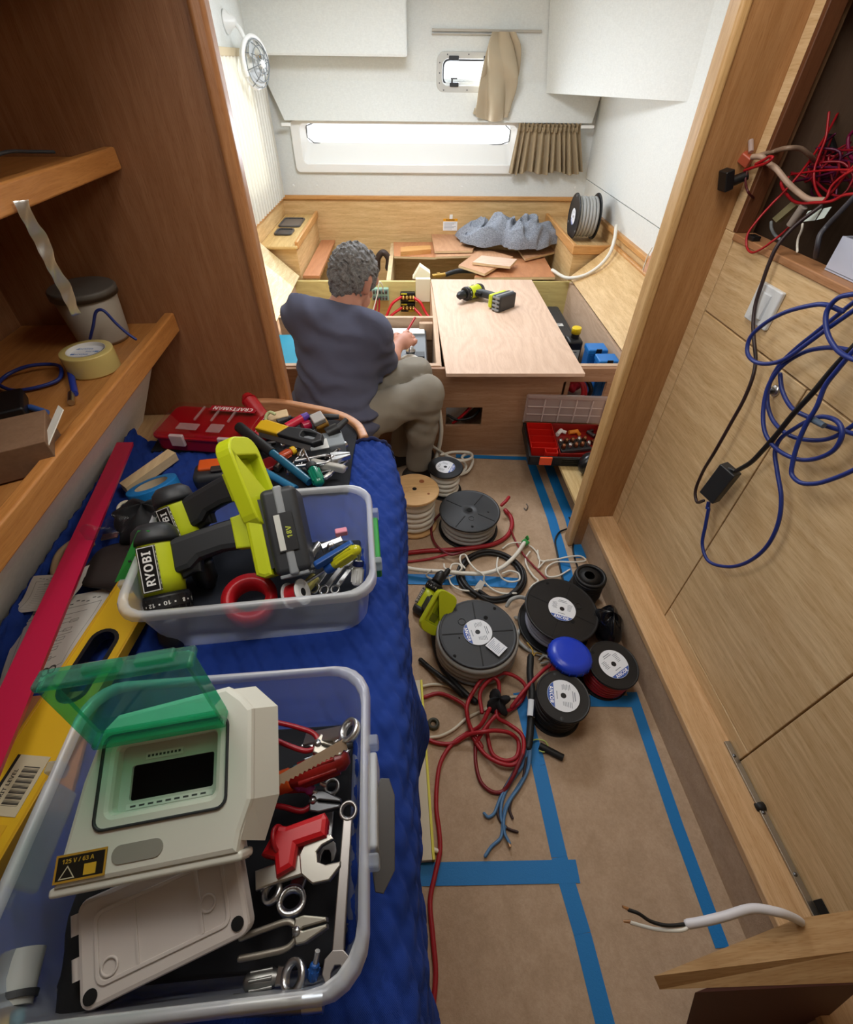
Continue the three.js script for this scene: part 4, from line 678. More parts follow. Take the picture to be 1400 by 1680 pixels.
  solo('low_seat', 'low wooden box that the man sits on', 'box seat', box(-0.46, -0.14, 0, 0.325, -1.98, -1.68, 0.006), W.bed);
}
// ================================================================ tape on the floor paper
{
  let lift = 0.0014;
  const strip = (label, pts, w) => { // strip along floor points
    lift += 0.0003;
    const g = []; for (let i = 0; i < pts.length - 1; i++) { const a = V(pts[i]), b = V(pts[i + 1]), d = b.clone().sub(a).setY(0).normalize(), n = V(-d.z, 0, d.x).multiplyScalar(w / 2); g.push(slab([[a.x - n.x, lift, a.z - n.z], [b.x - n.x, lift, b.z - n.z], [b.x + n.x, lift, b.z + n.z], [a.x + n.x, lift, a.z + n.z]].reverse(), 0.0012)); }
    return solo('floor_tape', label, 'tape', g, P.tape);
  };
  strip('blue tape running down the middle of the floor from under the reels', [[0.396,0,-0.731],[0.406,0,-0.492],[0.405,0,-0.255],[0.419,0,-0.094],[0.423,0,0.06],[0.425,0,0.102]], 0.045);
  strip('blue tape crossing the floor beside the hanging blanket', [[-0.042,0,-0.248],[0.447,0,-0.22]], 0.052);
  strip('blue tape along the foot of the pale ledge', [[0.792,0,-0.704],[0.769,0,-0.308],[0.762,0,-0.042]], 0.036);
  strip('blue tape between the small reels and the ledge', [[0.449,0,-0.699],[0.8,0,-0.67]], 0.04);
  strip('long blue tape from the bed front past the big black reel', [[0.746,0,-2.073],[0.743,0,-1.583],[0.723,0,-1.278],[0.712,0,-1.178]], 0.045);
  strip('blue tape beside the dark toe kick near the organiser', [[0.837,0,-2.022],[0.831,0,-1.733],[0.832,0,-1.577],[0.806,0,-1.325]], 0.05);
  strip('blue tape along the foot of the bed front', [[0.337,0,-2.11],[0.744,0,-2.061]], 0.03);
  strip('blue tape under the tangled white leads', [[0.025,0,-1.258],[0.315,0,-1.231],[0.515,0,-1.201]], 0.055);
}
// ================================================================ step and organiser by the bed
{
  const S = thing('side_step', 'pale step over a recessed toe kick beside the doorway post', 'step');
  part(S, 'top', along(hull8([[0.8, 0.18, -2.088], [0.795, 0.18, -1.462], [1.15, 0.18, -1.462], [1.15, 0.18, -2.068]], [[0.8, 0.165, -2.088], [0.795, 0.165, -1.462], [1.15, 0.165, -1.462], [1.15, 0.165, -2.068]]), 2), wood(0xdcc592, 0.5));
  part(S, 'toe_kick', box(1.02, 1.04, 0, 0.165, -2.06, -1.462), W.bed);
  const O = thing('parts_organiser', 'black and orange parts organiser with its clear lid open', 'organiser');
  const m = pose([0.858, 0.1815, -1.905], [0, -0.12, 0]), red = plastic(0xc81d12, 0.35), org = plastic(0xf0592c, 0.35);
  part(O, 'base', put([box(-0.2, 0.2, 0, 0.012, -0.15, 0.15, 0.004), box(-0.2, 0.2, 0, 0.05, 0.138, 0.15, 0.003), box(-0.2, 0.2, 0, 0.05, -0.15, -0.138, 0.003), box(-0.2, -0.188, 0, 0.05, -0.15, 0.15, 0.003), box(0.188, 0.2, 0, 0.05, -0.15, 0.15, 0.003), ...Array.from({ length: 4 }, (_, i) => box(-0.04, 0.18, 0.008 + i * 0.011, 0.013 + i * 0.011, 0.149, 0.154, 0.001))], m), P.black);
  const bin = (x0, x1, z0, z1, h = 0.062) => { const t = 0.003; return [box(x0, x1, 0.013, 0.018, z0, z1), box(x0, x1, 0.013, h, z0, z0 + t, 0.001), box(x0, x1, 0.013, h, z1 - t, z1, 0.001), box(x0, x0 + t, 0.013, h, z0, z1, 0.001), box(x1 - t, x1, 0.013, h, z0, z1, 0.001)]; };
  const bb = part(O, 'bin', put(bin(-0.185, -0.055, -0.133, 0.09), m), red);
  for (const z of [-0.08, -0.022, 0.036]) part(bb, 'bin_divider', put(box(-0.182, -0.058, 0.017, 0.056, z - 0.0015, z + 0.0015), m), red);
  part(O, 'bin', put(bin(-0.052, 0.185, -0.133, 0.13), m), plastic(0x8d1a14, 0.4));
  part(O, 'bin', put(bin(-0.12, -0.06, 0.093, 0.13), m), red);
  part(O, 'latch', put(box(-0.15, -0.09, 0.01, 0.055, 0.152, 0.162, 0.004), m), org);
  part(O, 'latch', put(box(0.1, 0.14, 0.03, 0.06, 0.118, 0.134, 0.004), m), org);
  const lid = part(O, 'lid', put([box(-0.2, 0.2, 0.055, 0.205, -0.158, -0.152, 0.003), box(-0.2, 0.2, 0.195, 0.215, -0.16, -0.142, 0.004), box(-0.205, -0.195, 0.055, 0.21, -0.16, -0.138, 0.004), box(0.195, 0.205, 0.055, 0.21, -0.16, -0.138, 0.004)], m), mat(0xe9dcd6, 0.25, { transmission: 0.75, thickness: 0 }));
  parts(lid, 'lid_rib', put([...[-0.11, -0.03, 0.05, 0.13].map(x => box(x, x + 0.006, 0.06, 0.19, -0.152, -0.144, 0.001)), ...[0.1, 0.145].map(y => box(-0.19, 0.19, y, y + 0.004, -0.152, -0.146, 0.001))], m), mat(0xe9dcd6, 0.3, { transmission: 0.5, thickness: 0 }));
  const brz = metal(0x9a6a4c, 0.4), tray = thing('fitting_tray', 'dark tray of copper fittings in the organiser', 'tray'), tm = m.clone().multiply(pose([0.045, 0.045, 0.02], [0, 0.25, 0]));
  part(tray, 'tray', put([box(-0.09, 0.07, -0.022, -0.004, -0.045, 0.045, 0.004)], tm), P.charcoal);
  for (let i = 0; i < 10; i++) part(tray, 'fitting', put([lathe([[0, 0.026], [0.008, 0.026], [0.009, 0.018], [0.012, 0.014], [0.012, 0], [0, 0]], [-0.075 + (i % 5) * 0.033, -0.004, i < 5 ? -0.022 : 0.02], [0.1, 1, 0.05], 10)], tm), i % 3 ? brz : P.steel);
  const f = (label, x, z, c, a) => solo('pipe_fitting', label, 'fitting', put([bar([-0.025, 0, 0], [0.025, 0, 0], 0.011, 0.011, 12), bar([0.02, 0, 0], [0.02, 0, 0.03], 0.009, 0.009, 12)], m.clone().multiply(pose([x, 0.031, z], [0, a, 0]))), c);
  f('white elbow fitting in the organiser bin', -0.015, -0.095, P.gloss, 1.0); f('orange fitting in the organiser bin', 0.06, -0.105, plastic(0xe58a2a, 0.4), 0.3);
  f('dark metal fitting piled at the back of the organiser', 0.15, -0.09, P.darksteel, 2.2); f('bronze fitting piled by the organiser latch', 0.155, -0.03, brz, 0.6); f('small steel fitting heaped in the organiser corner', 0.15, 0.05, P.steel, 1.5);
  solo('black_pouch', 'shiny black pouch leaning on the organiser beside the post', 'pouch', surf((u, v) => { const a = u * 6.283, s = Math.sin(v * Math.PI), w = 1 + 0.1 * Math.sin(a * 3); return [0.91 + s * 0.055 * Math.cos(a) * w, 0.183 + 0.11 * (1 - Math.cos(v * Math.PI)) * 0.5, -1.7 + s * 0.05 * Math.sin(a) * w]; }, 24, 14), plastic(0x15171b, 0.3));
}
// ================================================================ cable reels
reel({ label: 'wooden reel wound with thick white cable beside the blanket', name: 'cable_reel', R: 0.112, H: 0.21, t: 0.012, cr: 0.0145, fill: 0.083, core: 0.05, cable: P.cableWhite, flange: ply(0xe3bd86, 0.65), holes: [[0.5, 0.62, 0.006], [-1.0, 0.6, 0.012]], holeMat: mat(0x9a5b33, 0.7), m: pose([0.073, 0.002, -1.598], [-0.02, 0, -0.02]) });
reel({ label: 'small black topped reel of white cable by the man\'s foot', R: 0.088, H: 0.15, cr: 0.012, fill: 0.062, cable: P.cableWhite, disc: 0.55, turn: -0.8, m: pose([0.243, 0.0, -1.83], [0, 0.3, 0]) });
reel({ label: 'big glossy black reel of grey cable encircled by red cable', R: 0.14, H: 0.12, cr: 0.012, fill: 0.118, cable: P.cableGrey, ribs: 0.65, bosses: [[1.57, 0.38, 0.012], [0, 0, 0.03], [0, 0, 0.022]], holes: [[1.6, 0.75, 0.006], [0.2, 0.6, 0.004], [3.9, 0.2, 0.006], [5.5, 0.2, 0.006], [0.8, 0.2, 0.006], [2.3, 0.2, 0.006]], m: pose([0.327, 0.0, -1.545], [0, 0, 0]) });
reel({ label: 'charcoal reel of thick grey cable with a paper sticker, nearest the blanket', R: 0.14, H: 0.13, cr: 0.014, fill: 0.135, cable: P.cableGrey, flange: plastic(0x24262a, 0.45), disc: 0.37, turn: 1.4, ribs: 0.001, bosses: [[3.9, 0.5, 0.013]], holes: [[5.4, 0.88, 0.006], [2.4, 0.9, 0.006], [2.9, 0.5, 0.003], [5.3, 0.5, 0.008]], m: pose([0.265, 0.0, -0.905], [0.02, 0, 0.01]) });
solo('reel_sticker', 'white printed sticker on the charcoal reel nearest the blanket', 'sticker', sheet([0.319, 0.1345, -0.838], [0.75, 0, -0.66], [-0.66, 0, -0.75], 0.048, 0.06), printed(canvasTex(96, 128, (c) => { c.fillStyle = '#e4e7ee'; c.fillRect(0, 0, 96, 128); c.fillStyle = '#9aa3b4'; for (let i = 0; i < 9; i++) c.fillRect(10, 12 + i * 12, 74 - (i % 4) * 12, 4); })));
reel({ label: 'black reel of lilac grey cable leaning by the black coil', R: 0.139, H: 0.12, cr: 0.01, fill: 0.105, cable: plastic(0x9b9cab, 0.45), disc: 0.37, turn: 0.35, ribs: 0.55, bosses: [[6.1, 0.5, 0.012]], holes: [[4.5, 0.86, 0.006], [1.1, 0.42, 0.008], [0.2, 0.9, 0.005]], m: pose([0.583, 0.012, -0.985], [0.06, 0, -0.08]) });
reel({ label: 'small black reel of black wire in front of the blue lidded jar', R: 0.087, H: 0.13, cr: 0.006, fill: 0.072, cable: P.cableBlack, disc: 0.6, turn: 1.75, holes: [[4.6, 0.85, 0.005], [1.9, 0.85, 0.006]], holeMat: P.charcoal, m: pose([0.5, 0.0, -0.658], [0.05, 0, -0.03]) });
reel({ label: 'small black reel of red wire against the pale ledge', R: 0.088, H: 0.11, cr: 0.007, fill: 0.075, cable: P.cableRed, disc: 0.58, turn: -0.5, holes: [[3.8, 0.85, 0.006]], m: pose([0.707, 0.004, -0.765], [0.08, 0, -0.06]) });
// ================================================================ jar, coil, clips and scraps on the floor
{
  const J1 = thing('plastic_jar', 'clear jar with a blue lid and red wire inside, between the small reels', 'jar'), m = pose([0.565, 0.134, -0.787], [Math.PI - 0.12, 0, 0.12]);
  part(J1, 'jar_body', put(lathe([[0.052, 0.0], [0.058, 0.012], [0.056, 0.11], [0.048, 0.128], [0.0, 0.131]], [0, 0, 0], [0, 1, 0], 28), m), clear(0xf2eef6, 0.1));
  part(J1, 'jar_lid', put([lathe([[0, -0.026], [0.05, -0.023], [0.07, -0.014], [0.076, -0.002], [0.076, 0.012], [0.058, 0.013]], [0, 0, 0], [0, 1, 0], 28), ...Array.from({ length: 20 }, (_, i) => { const a = i / 20 * 6.283; return bar([0.0762 * Math.cos(a), -0.001, 0.0762 * Math.sin(a)], [0.0762 * Math.cos(a), 0.011, 0.0762 * Math.sin(a)], 0.002, 0.002, 5); })], m), plastic(0x1d3fc4, 0.3));
  solo('wire_spool', 'small spool of red wire inside the clear jar', 'spool', put([lathe([[0, 0.04], [0.04, 0.04], [0.043, 0.05], [0.043, 0.11], [0.04, 0.125], [0, 0.125]], [0, 0, 0], [0, 1, 0], 20)], m), P.red);
  const K = thing('wire_coil', 'tall black coil of ribbed wire standing by the pale ledge', 'wire coil'), g = [];
  for (let i = 0; i < 12; i++) g.push(flat(new THREE.TorusGeometry(0.056 + rr(-0.003, 0.003), 0.0075, 7, 30)).rotateX(Math.PI / 2 + rr(-0.05, 0.05)).translate(0.735 + i * 0.001, 0.009 + i * 0.012, -1.115));
  part(K, 'windings', g, P.cableBlack); part(K, 'inner_winding', lathe([[0.045, 0.0], [0.045, 0.14], [0.02, 0.145]], [0.74, 0.002, -1.115], [0, 1, 0], 24), P.rubber);
  solo('black_bag', 'glossy black plastic bag bunched behind the leaning reel', 'bag', surf((u, v) => { const a = u * 6.283, s = Math.sin(v * Math.PI), w = 1 + 0.14 * Math.sin(a * 3 + v * 5) + 0.06 * Math.sin(a * 7); return [0.765 + s * 0.052 * Math.cos(a) * w, 0.002 + 0.15 * (1 - Math.cos(v * Math.PI)) * 0.5 * (1 + 0.08 * Math.sin(a * 4)), -0.93 + s * 0.075 * Math.sin(a) * w]; }, 36, 20), plastic(0x121316, 0.16));
  solo('spring_clip', 'green clip on the end of the thick white cable', 'clip', [cbox([0.569,0.03,-1.41], [0.025, 0.02, 0.03], 0.004, [0.2, 0.6, 0.2]), cbox([0.579,0.04,-1.426], [0.008, 0.03, 0.02], 0.003, [0.5, 0.3, 0.1])], P.green);
  solo('rubber_grommet', 'dark rubber grommet ring lying on the floor paper', 'grommet', [lathe([[0.009, 0], [0.018, 0.0], [0.021, 0.006], [0.018, 0.013], [0.012, 0.014], [0.009, 0.011], [0.009, 0]], [0.085,0,-0.642], [0, 1, 0], 28)], plastic(0x3c3b2e, 0.6));
  solo('steel_hook', 'tiny bent steel hook on the floor near the long tape', 'hook', tube([[0.643,0.004,-1.691],[0.645,0.004,-1.672],[0.63,0.004,-1.647],[0.624,0.004,-1.661]], 0.0025), P.darksteel);
  solo('cable_scrap', 'short dark rod lying beside the small black wire reel', 'rod', bar([0.42,0.012,-0.547], [0.486,0.012,-0.505], 0.011, 0.011), P.rubber);
  solo('foam_board', 'white board with a yellow edge under the blanket hem', 'board', [box(-0.02, 0.05, 0, 0.025, -0.79, -0.27, 0.002)], plastic(0xd9d0b8, 0.6));
  solo('edge_strip', 'thin yellow strip along the white board under the blanket', 'strip', box(0.0505, 0.058, 0, 0.026, -0.79, -0.27, 0.001), plastic(0xe5dc4a, 0.5));
  solo('white_peg', 'small white peg lying beside the red cable', 'peg', bar([0.035,0.008,-0.304], [0.075,0.008,-0.289], 0.008, 0.005), plastic(0xe4ddd0, 0.5));
  drill('lime drill standing on the floor half hidden by the blanket', hold([0.106,0.045,-1.13], [0.153,0.16,-1.004], [0.35, 0.1, -1], 1), { open: true });
}
// ================================================================ loose cables on the floor
{
  const cable = (label, pts, r, m, o) => solo('loose_cable', label, 'cable', Array.isArray(pts[0][0]) ? pts.map(p => tube(p, r, o)) : tube(pts, r, o), m);
  cable('thick red cable sweeping round the big black reel', [[-0.046,0.012,-1.372],[0.012,0.012,-1.393],[0.119,0.012,-1.404],[0.246,0.012,-1.403],[0.355,0.012,-1.411],[0.434,0.012,-1.428],[0.5,0.012,-1.473],[0.535,0.012,-1.535],[0.542,0.012,-1.593],[0.525,0.012,-1.645]], 0.0105, P.cableRed);
  cable('short red cable end sticking up beside the big black reel', [[0.498,0.06,-1.631],[0.518,0.07,-1.644],[0.541,0.07,-1.674]], 0.0085, P.cableRed);
  cable('dark red cable hugging the side of the big black reel', [[0.198,0.05,-1.601],[0.158,0.02,-1.568],[0.153,0.012,-1.473],[0.189,0.024,-1.389],[0.226,0.03,-1.359],[0.291,0.032,-1.375]], 0.006, plastic(0x6d1520, 0.45));
  cable('red lead running from the thick red cable under the white cable', [[0.007,0.006,-1.349],[0.116,0.006,-1.359],[0.219,0.028,-1.365]], 0.006, P.cableRed);
  cable('thin dark red lead from the big reel to the leaning reel', [[0.519,0.03,-1.494],[0.533,0.006,-1.45],[0.549,0.02,-1.343],[0.59,0.006,-1.275],[0.629,0.006,-1.196]], 0.0045, plastic(0x8c1b26, 0.45));
  cable('thick white cable ending at the green clip', [[-0.007,0.034,-1.302],[0.083,0.034,-1.276],[0.186,0.034,-1.262],[0.276,0.034,-1.246],[0.353,0.034,-1.241],[0.429,0.034,-1.266],[0.504,0.034,-1.33],[0.561,0.034,-1.403]], 0.0095, P.cableWhite);
  const loop = (cx, cy, rx, ry, n, h, jit) => { const p = []; for (let i = 0; i <= n * 14; i++) { const a = i / 14 * 6.283 + 2.2, j = Math.floor(i / 14); p.push([cx + (rx - j * 0.011) * Math.cos(a), h + 0.011 * (j % 2) + 0.003 * Math.sin(a * 3), cy + (ry - j * 0.008) * Math.sin(a)]); } return p; };
  { const c = [0.387,0,-1.25]; cable('coil of black cable lying among the white leads', loop(c[0], c[2], 0.145, 0.135, 3, 0.009), 0.008, P.cableBlack); }
  cable('thick black cable curving past the lime floor drill', [[0.198,0.05,-1.255],[0.161,0.03,-1.209],[0.13,0.03,-1.118],[0.119,0.012,-1.044],[0.115,0.012,-0.95],[0.128,0.012,-0.86],[0.161,0.012,-0.794],[0.206,0.02,-0.729],[0.235,0.012,-0.705]], 0.0115, P.cableBlack);
  cable('black cable emerging from the blanket towards the red tangle', [[0.057,0.012,-0.873],[0.088,0.012,-0.839],[0.121,0.03,-0.797],[0.156,0.035,-0.76],[0.196,0.012,-0.729]], 0.0095, P.cableBlack);
  const cw = P.cableWhite;
  cable('thin white lead looping over the thick white cable', [[0.187,0.03,-1.308],[0.187,0.05,-1.268],[0.204,0.05,-1.258],[0.22,0.05,-1.286],[0.248,0.05,-1.287],[0.258,0.05,-1.263],[0.235,0.03,-1.252],[0.203,0.02,-1.24],[0.137,0.012,-1.242],[0.107,0.02,-1.258],[0.129,0.05,-1.26]], 0.004, cw);
  cable('thin white lead with a tight hairpin over the black coil', [[0.273,0.04,-1.27],[0.259,0.04,-1.3],[0.264,0.04,-1.342],[0.283,0.04,-1.346],[0.296,0.04,-1.304],[0.315,0.05,-1.253],[0.345,0.05,-1.218],[0.345,0.03,-1.206],[0.377,0.01,-1.175],[0.416,0.01,-1.151],[0.467,0.03,-1.133]], 0.004, cw);
  cable('thin white lead curling back inside the black coil', [[0.427,0.03,-1.327],[0.416,0.03,-1.292],[0.408,0.05,-1.236],[0.426,0.03,-1.211],[0.457,0.03,-1.193],[0.495,0.03,-1.201],[0.498,0.03,-1.235],[0.469,0.03,-1.251],[0.425,0.05,-1.223]], 0.004, cw);
  cable('thin white lead running down to the tag above the charcoal reel', [[0.2,0.02,-1.251],[0.208,0.02,-1.206],[0.236,0.02,-1.177],[0.278,0.02,-1.166],[0.318,0.02,-1.172]], 0.004, cw);
  cable('thin white lead arching above the green clip', [[0.464,0.01,-1.398],[0.503,0.01,-1.425],[0.548,0.01,-1.428],[0.595,0.01,-1.402],[0.616,0.01,-1.35],[0.611,0.01,-1.302],[0.597,0.01,-1.273],[0.639,0.01,-1.312],[0.655,0.01,-1.317]], 0.0035, cw);
  cable('white lead dropping beside the leaning reel', [[0.582,0.014,-1.368],[0.553,0.014,-1.327],[0.551,0.014,-1.279],[0.566,0.014,-1.226],[0.579,0.014,-1.202],[0.551,0.014,-1.182],[0.533,0.014,-1.162]], 0.0045, cw);
  cable('white lead looping across the tape by the black coil', [[0.62,0.01,-1.376],[0.617,0.01,-1.317],[0.683,0.01,-1.317],[0.75,0.02,-1.321],[0.81,0.01,-1.326],[0.819,0.01,-1.304],[0.757,0.02,-1.289],[0.685,0.01,-1.302],[0.631,0.01,-1.267],[0.626,0.01,-1.227],[0.668,0.01,-1.224],[0.733,0.01,-1.257]], 0.004, cw);
  cable('black lead pair running up the tape to the step', [[[0.821,0.02,-1.566],[0.828,0.008,-1.52],[0.826,0.008,-1.456],[0.789,0.008,-1.393],[0.775,0.008,-1.32],[0.773,0.008,-1.251]], [[0.8,0.008,-1.505],[0.752,0.008,-1.484],[0.717,0.008,-1.432],[0.706,0.008,-1.361],[0.695,0.008,-1.273],[0.687,0.008,-1.19]]], 0.004, P.cableBlack);
  cable('pale cable arching between the two large labelled reels', [[0.411,0.05,-1.061],[0.428,0.07,-1.075],[0.464,0.07,-1.086],[0.495,0.05,-1.09]], 0.008, P.cableGrey);
  cable('pale cable looping under the leaning reel', [[0.445,0.012,-1.031],[0.468,0.012,-1.011],[0.432,0.012,-0.937],[0.45,0.012,-0.899],[0.493,0.012,-0.868],[0.547,0.012,-0.85],[0.608,0.012,-0.86],[0.657,0.012,-0.888]], 0.007, P.cableGrey);
  solo('cable_tag', 'small white paper tag on the thin leads above the charcoal reel', 'tag', slab([[0.302,0.03,-1.177], [0.321,0.012,-1.158], [0.349,0.03,-1.196], [0.329,0.04,-1.205]], 0.001), plastic(0xd8d6cf, 0.6));
  // red tangle
  const cr = P.cableRed;
  cable('red cable of the tangle looping widest round the others', [[0.062,0.006,-0.735],[0.11,0.006,-0.745],[0.16,0.02,-0.718],[0.198,0.02,-0.685],[0.201,0.02,-0.634],[0.212,0.02,-0.578],[0.241,0.02,-0.529],[0.283,0.03,-0.497],[0.324,0.03,-0.492],[0.352,0.04,-0.514],[0.365,0.04,-0.571],[0.329,0.04,-0.61],[0.294,0.05,-0.633],[0.313,0.06,-0.706],[0.315,0.06,-0.753],[0.277,0.06,-0.767],[0.224,0.05,-0.717],[0.197,0.05,-0.666],[0.204,0.03,-0.611],[0.233,0.02,-0.553]], 0.0068, cr);
  cable('red cable arching over the tangle to the black sheath', [[0.246,0.05,-0.65],[0.248,0.06,-0.71],[0.289,0.06,-0.755],[0.346,0.06,-0.776],[0.397,0.05,-0.753],[0.413,0.04,-0.728],[0.396,0.02,-0.698],[0.356,0.02,-0.668],[0.295,0.05,-0.64],[0.245,0.04,-0.598],[0.216,0.02,-0.566]], 0.0068, cr);
  cable('red cable leading from the tangle up to the jar', [[0.352,0.03,-0.67],[0.385,0.05,-0.698],[0.433,0.06,-0.738],[0.483,0.06,-0.777],[0.528,0.05,-0.809]], 0.0068, cr);
  cable('red cable forming the inner round of the tangle', [[0.295,0.05,-0.64],[0.263,0.015,-0.619],[0.258,0.015,-0.57],[0.266,0.015,-0.529],[0.3,0.015,-0.509],[0.338,0.015,-0.518],[0.354,0.015,-0.564],[0.331,0.03,-0.584],[0.288,0.04,-0.592],[0.242,0.05,-0.588],[0.194,0.03,-0.59],[0.144,0.01,-0.574],[0.094,0.007,-0.579],[0.067,0.007,-0.59]], 0.0068, cr);
  cable('long red cable leaving the tangle along the blanket towards the viewer', [[0.27,0.07,-0.652],[0.234,0.04,-0.611],[0.191,0.008,-0.602],[0.137,0.008,-0.57],[0.098,0.008,-0.521],[0.081,0.008,-0.462],[0.073,0.008,-0.396],[0.076,0.008,-0.338],[0.074,0.008,-0.293],[0.055,0.008,-0.238],[0.038,0.008,-0.187],[0.039,0.008,-0.115],[0.04,0.008,-0.046],[0.022,0.008,0.031],[0.014,0.008,0.06]], 0.0068, cr);
  cable('dark red cable drooping below the tangle to the blue leads', [[0.215,0.008,-0.57],[0.208,0.008,-0.502],[0.218,0.008,-0.452],[0.249,0.008,-0.426],[0.278,0.008,-0.427],[0.31,0.03,-0.455],[0.35,0.05,-0.511]], 0.006, plastic(0x7a1620, 0.45));
  cable('cream cable half hidden under the red tangle', [[[0.044,0.007,-0.771],[0.092,0.007,-0.778],[0.146,0.007,-0.769],[0.178,0.007,-0.751],[0.196,0.007,-0.732]], [[0.065,0.007,-0.598],[0.102,0.007,-0.6],[0.149,0.007,-0.618],[0.198,0.007,-0.651],[0.282,0.007,-0.685],[0.34,0.007,-0.711],[0.402,0.007,-0.714]]], 0.0055, plastic(0xd8cfb8, 0.5));
  solo('black_tie', 'black cloth tie gathering the red tangle', 'tie', surf((u, v) => { const a = u * 6.283, s = Math.sin(v * Math.PI), w = 1 + 0.35 * Math.sin(a * 4 + v * 6), c = [0.305,0.06,-0.674]; return [c[0] + s * 0.033 * Math.cos(a) * w, c[1] + 0.026 * Math.cos(v * Math.PI) * w, c[2] + s * 0.036 * Math.sin(a) * w]; }, 30, 16), mat(0x0d0d10, 0.85));
  // black sheathed cable with blue conductors
  const B = thing('sheathed_cable', 'black sheathed cable fanning into bare blue conductors', 'cable');
  part(B, 'sheath', tube([[0.451,0.06,-0.831],[0.435,0.055,-0.769],[0.427,0.05,-0.702],[0.415,0.04,-0.655],[0.405,0.03,-0.615],[0.392,0.03,-0.573],[0.38,0.025,-0.54]], 0.0125), P.rubber);
  part(B, 'printed_band', bar([0.421,0.048,-0.679], [0.406,0.041,-0.628], 0.0136, 0.0136, 16), printed(canvasTex(128, 64, (c) => { c.fillStyle = '#20283c'; c.fillRect(0, 0, 128, 64); c.fillStyle = '#e8ecef'; c.fillRect(50, 0, 34, 64); c.fillStyle = '#3b5f9a'; c.fillRect(84, 0, 16, 64); })));
  const bl = plastic(0x4f7ba6, 0.45);
  [[[0.372,0.025,-0.538],[0.348,0.008,-0.503],[0.301,0.008,-0.451],[0.262,0.008,-0.402],[0.239,0.008,-0.369],[0.221,0.008,-0.363],[0.212,0.008,-0.373]], [[0.379,0.025,-0.535],[0.352,0.008,-0.491],[0.299,0.008,-0.441],[0.269,0.008,-0.397],[0.259,0.008,-0.358],[0.266,0.008,-0.333]], [[0.383,0.025,-0.534],[0.364,0.008,-0.479],[0.32,0.008,-0.429],[0.279,0.008,-0.386],[0.263,0.008,-0.348],[0.25,0.008,-0.311],[0.219,0.008,-0.291],[0.198,0.008,-0.271]], [[0.386,0.025,-0.534],[0.369,0.012,-0.483],[0.333,0.012,-0.437],[0.289,0.012,-0.394],[0.267,0.012,-0.356],[0.262,0.012,-0.319],[0.271,0.012,-0.295]]].forEach(p => part(B, 'conductor', tube(p, 0.0048), bl));
  [[[0.365,0.02,-0.532],[0.317,0.006,-0.472],[0.267,0.006,-0.412],[0.252,0.006,-0.364],[0.272,0.006,-0.333],[0.3,0.006,-0.321]], [[0.374,0.02,-0.531],[0.342,0.006,-0.449],[0.304,0.006,-0.41],[0.289,0.006,-0.376],[0.293,0.006,-0.356]]].forEach(p => part(B, 'conductor', tube(p, 0.004), plastic(0x3a2524, 0.5), 'thin dark conductor'));
  part(B, 'bare_end', bar([0.269,0.012,-0.298], [0.271,0.012,-0.286], 0.004), metal(0xcaa27a, 0.4));
  cable('thin green yellow lead curled by the short dark rod', [[0.388,0.03,-0.556],[0.418,0.012,-0.566],[0.442,0.012,-0.558],[0.446,0.012,-0.54],[0.43,0.012,-0.527],[0.416,0.012,-0.531]], 0.0022, plastic(0xb9c86a, 0.5));
  cable('bunch of small coloured leads between the reels and the sheath', [[[0.45,0.06,-0.824],[0.467,0.05,-0.859],[0.46,0.03,-0.906]], [[0.454,0.06,-0.823],[0.475,0.05,-0.85],[0.502,0.03,-0.856]]], 0.003, plastic(0xb08c3e, 0.5));
  cable('small pile of pale terminals leads under the jar', [[[0.492,0.02,-0.84],[0.517,0.02,-0.854],[0.534,0.02,-0.837],[0.559,0.02,-0.847]], [[0.495,0.02,-0.825],[0.525,0.02,-0.83],[0.552,0.02,-0.824]]], 0.004, P.cableGrey);
  // white loops by the small reel
  cable('flat white cable looped behind the small white reel', [[[0.172,0.1,-2.114],[0.216,0.09,-2.072],[0.278,0.1,-1.978],[0.334,0.1,-1.941],[0.401,0.09,-1.975],[0.399,0.08,-2.031],[0.315,0.09,-2.031],[0.239,0.1,-1.997]], [[0.334,0.03,-1.909],[0.379,0.03,-1.938],[0.411,0.05,-1.993],[0.403,0.06,-2.049],[0.358,0.06,-2.026],[0.371,0.04,-1.959],[0.347,0.03,-1.924]]], 0.0075, cw);
}
// ================================================================ bench with fiddle rail, moving blanket
function loft(rings, capFirst, capLast) {        // skin over closed rings of equal length
  const n = rings[0].length, pos = [], idx = [];
  rings.forEach(r => r.forEach(p => pos.push(...p)));
  for (let j = 0; j < rings.length - 1; j++) for (let i = 0; i < n; i++) { const a = j * n + i, b = j * n + (i + 1) % n, c = a + n, d = b + n; idx.push(a, b, d, a, d, c); }
  for (const [on, j, f] of [[capFirst, 0, 1], [capLast, rings.length - 1, 0]]) if (on) for (let i = 1; i < n - 1; i++) f ? idx.push(j * n, j * n + i + 1, j * n + i) : idx.push(j * n, j * n + i, j * n + i + 1);
  const g = new THREE.BufferGeometry(); g.setAttribute('position', new THREE.Float32BufferAttribute(pos, 3)); g.setIndex(idx); g.computeVertexNormals(); return flat(g);
}
const link = (a, b, up = [0, 1, 0]) => basis(a, sub(b, a), V(up).toArray()); // x axis from a to b, z ~ sideways
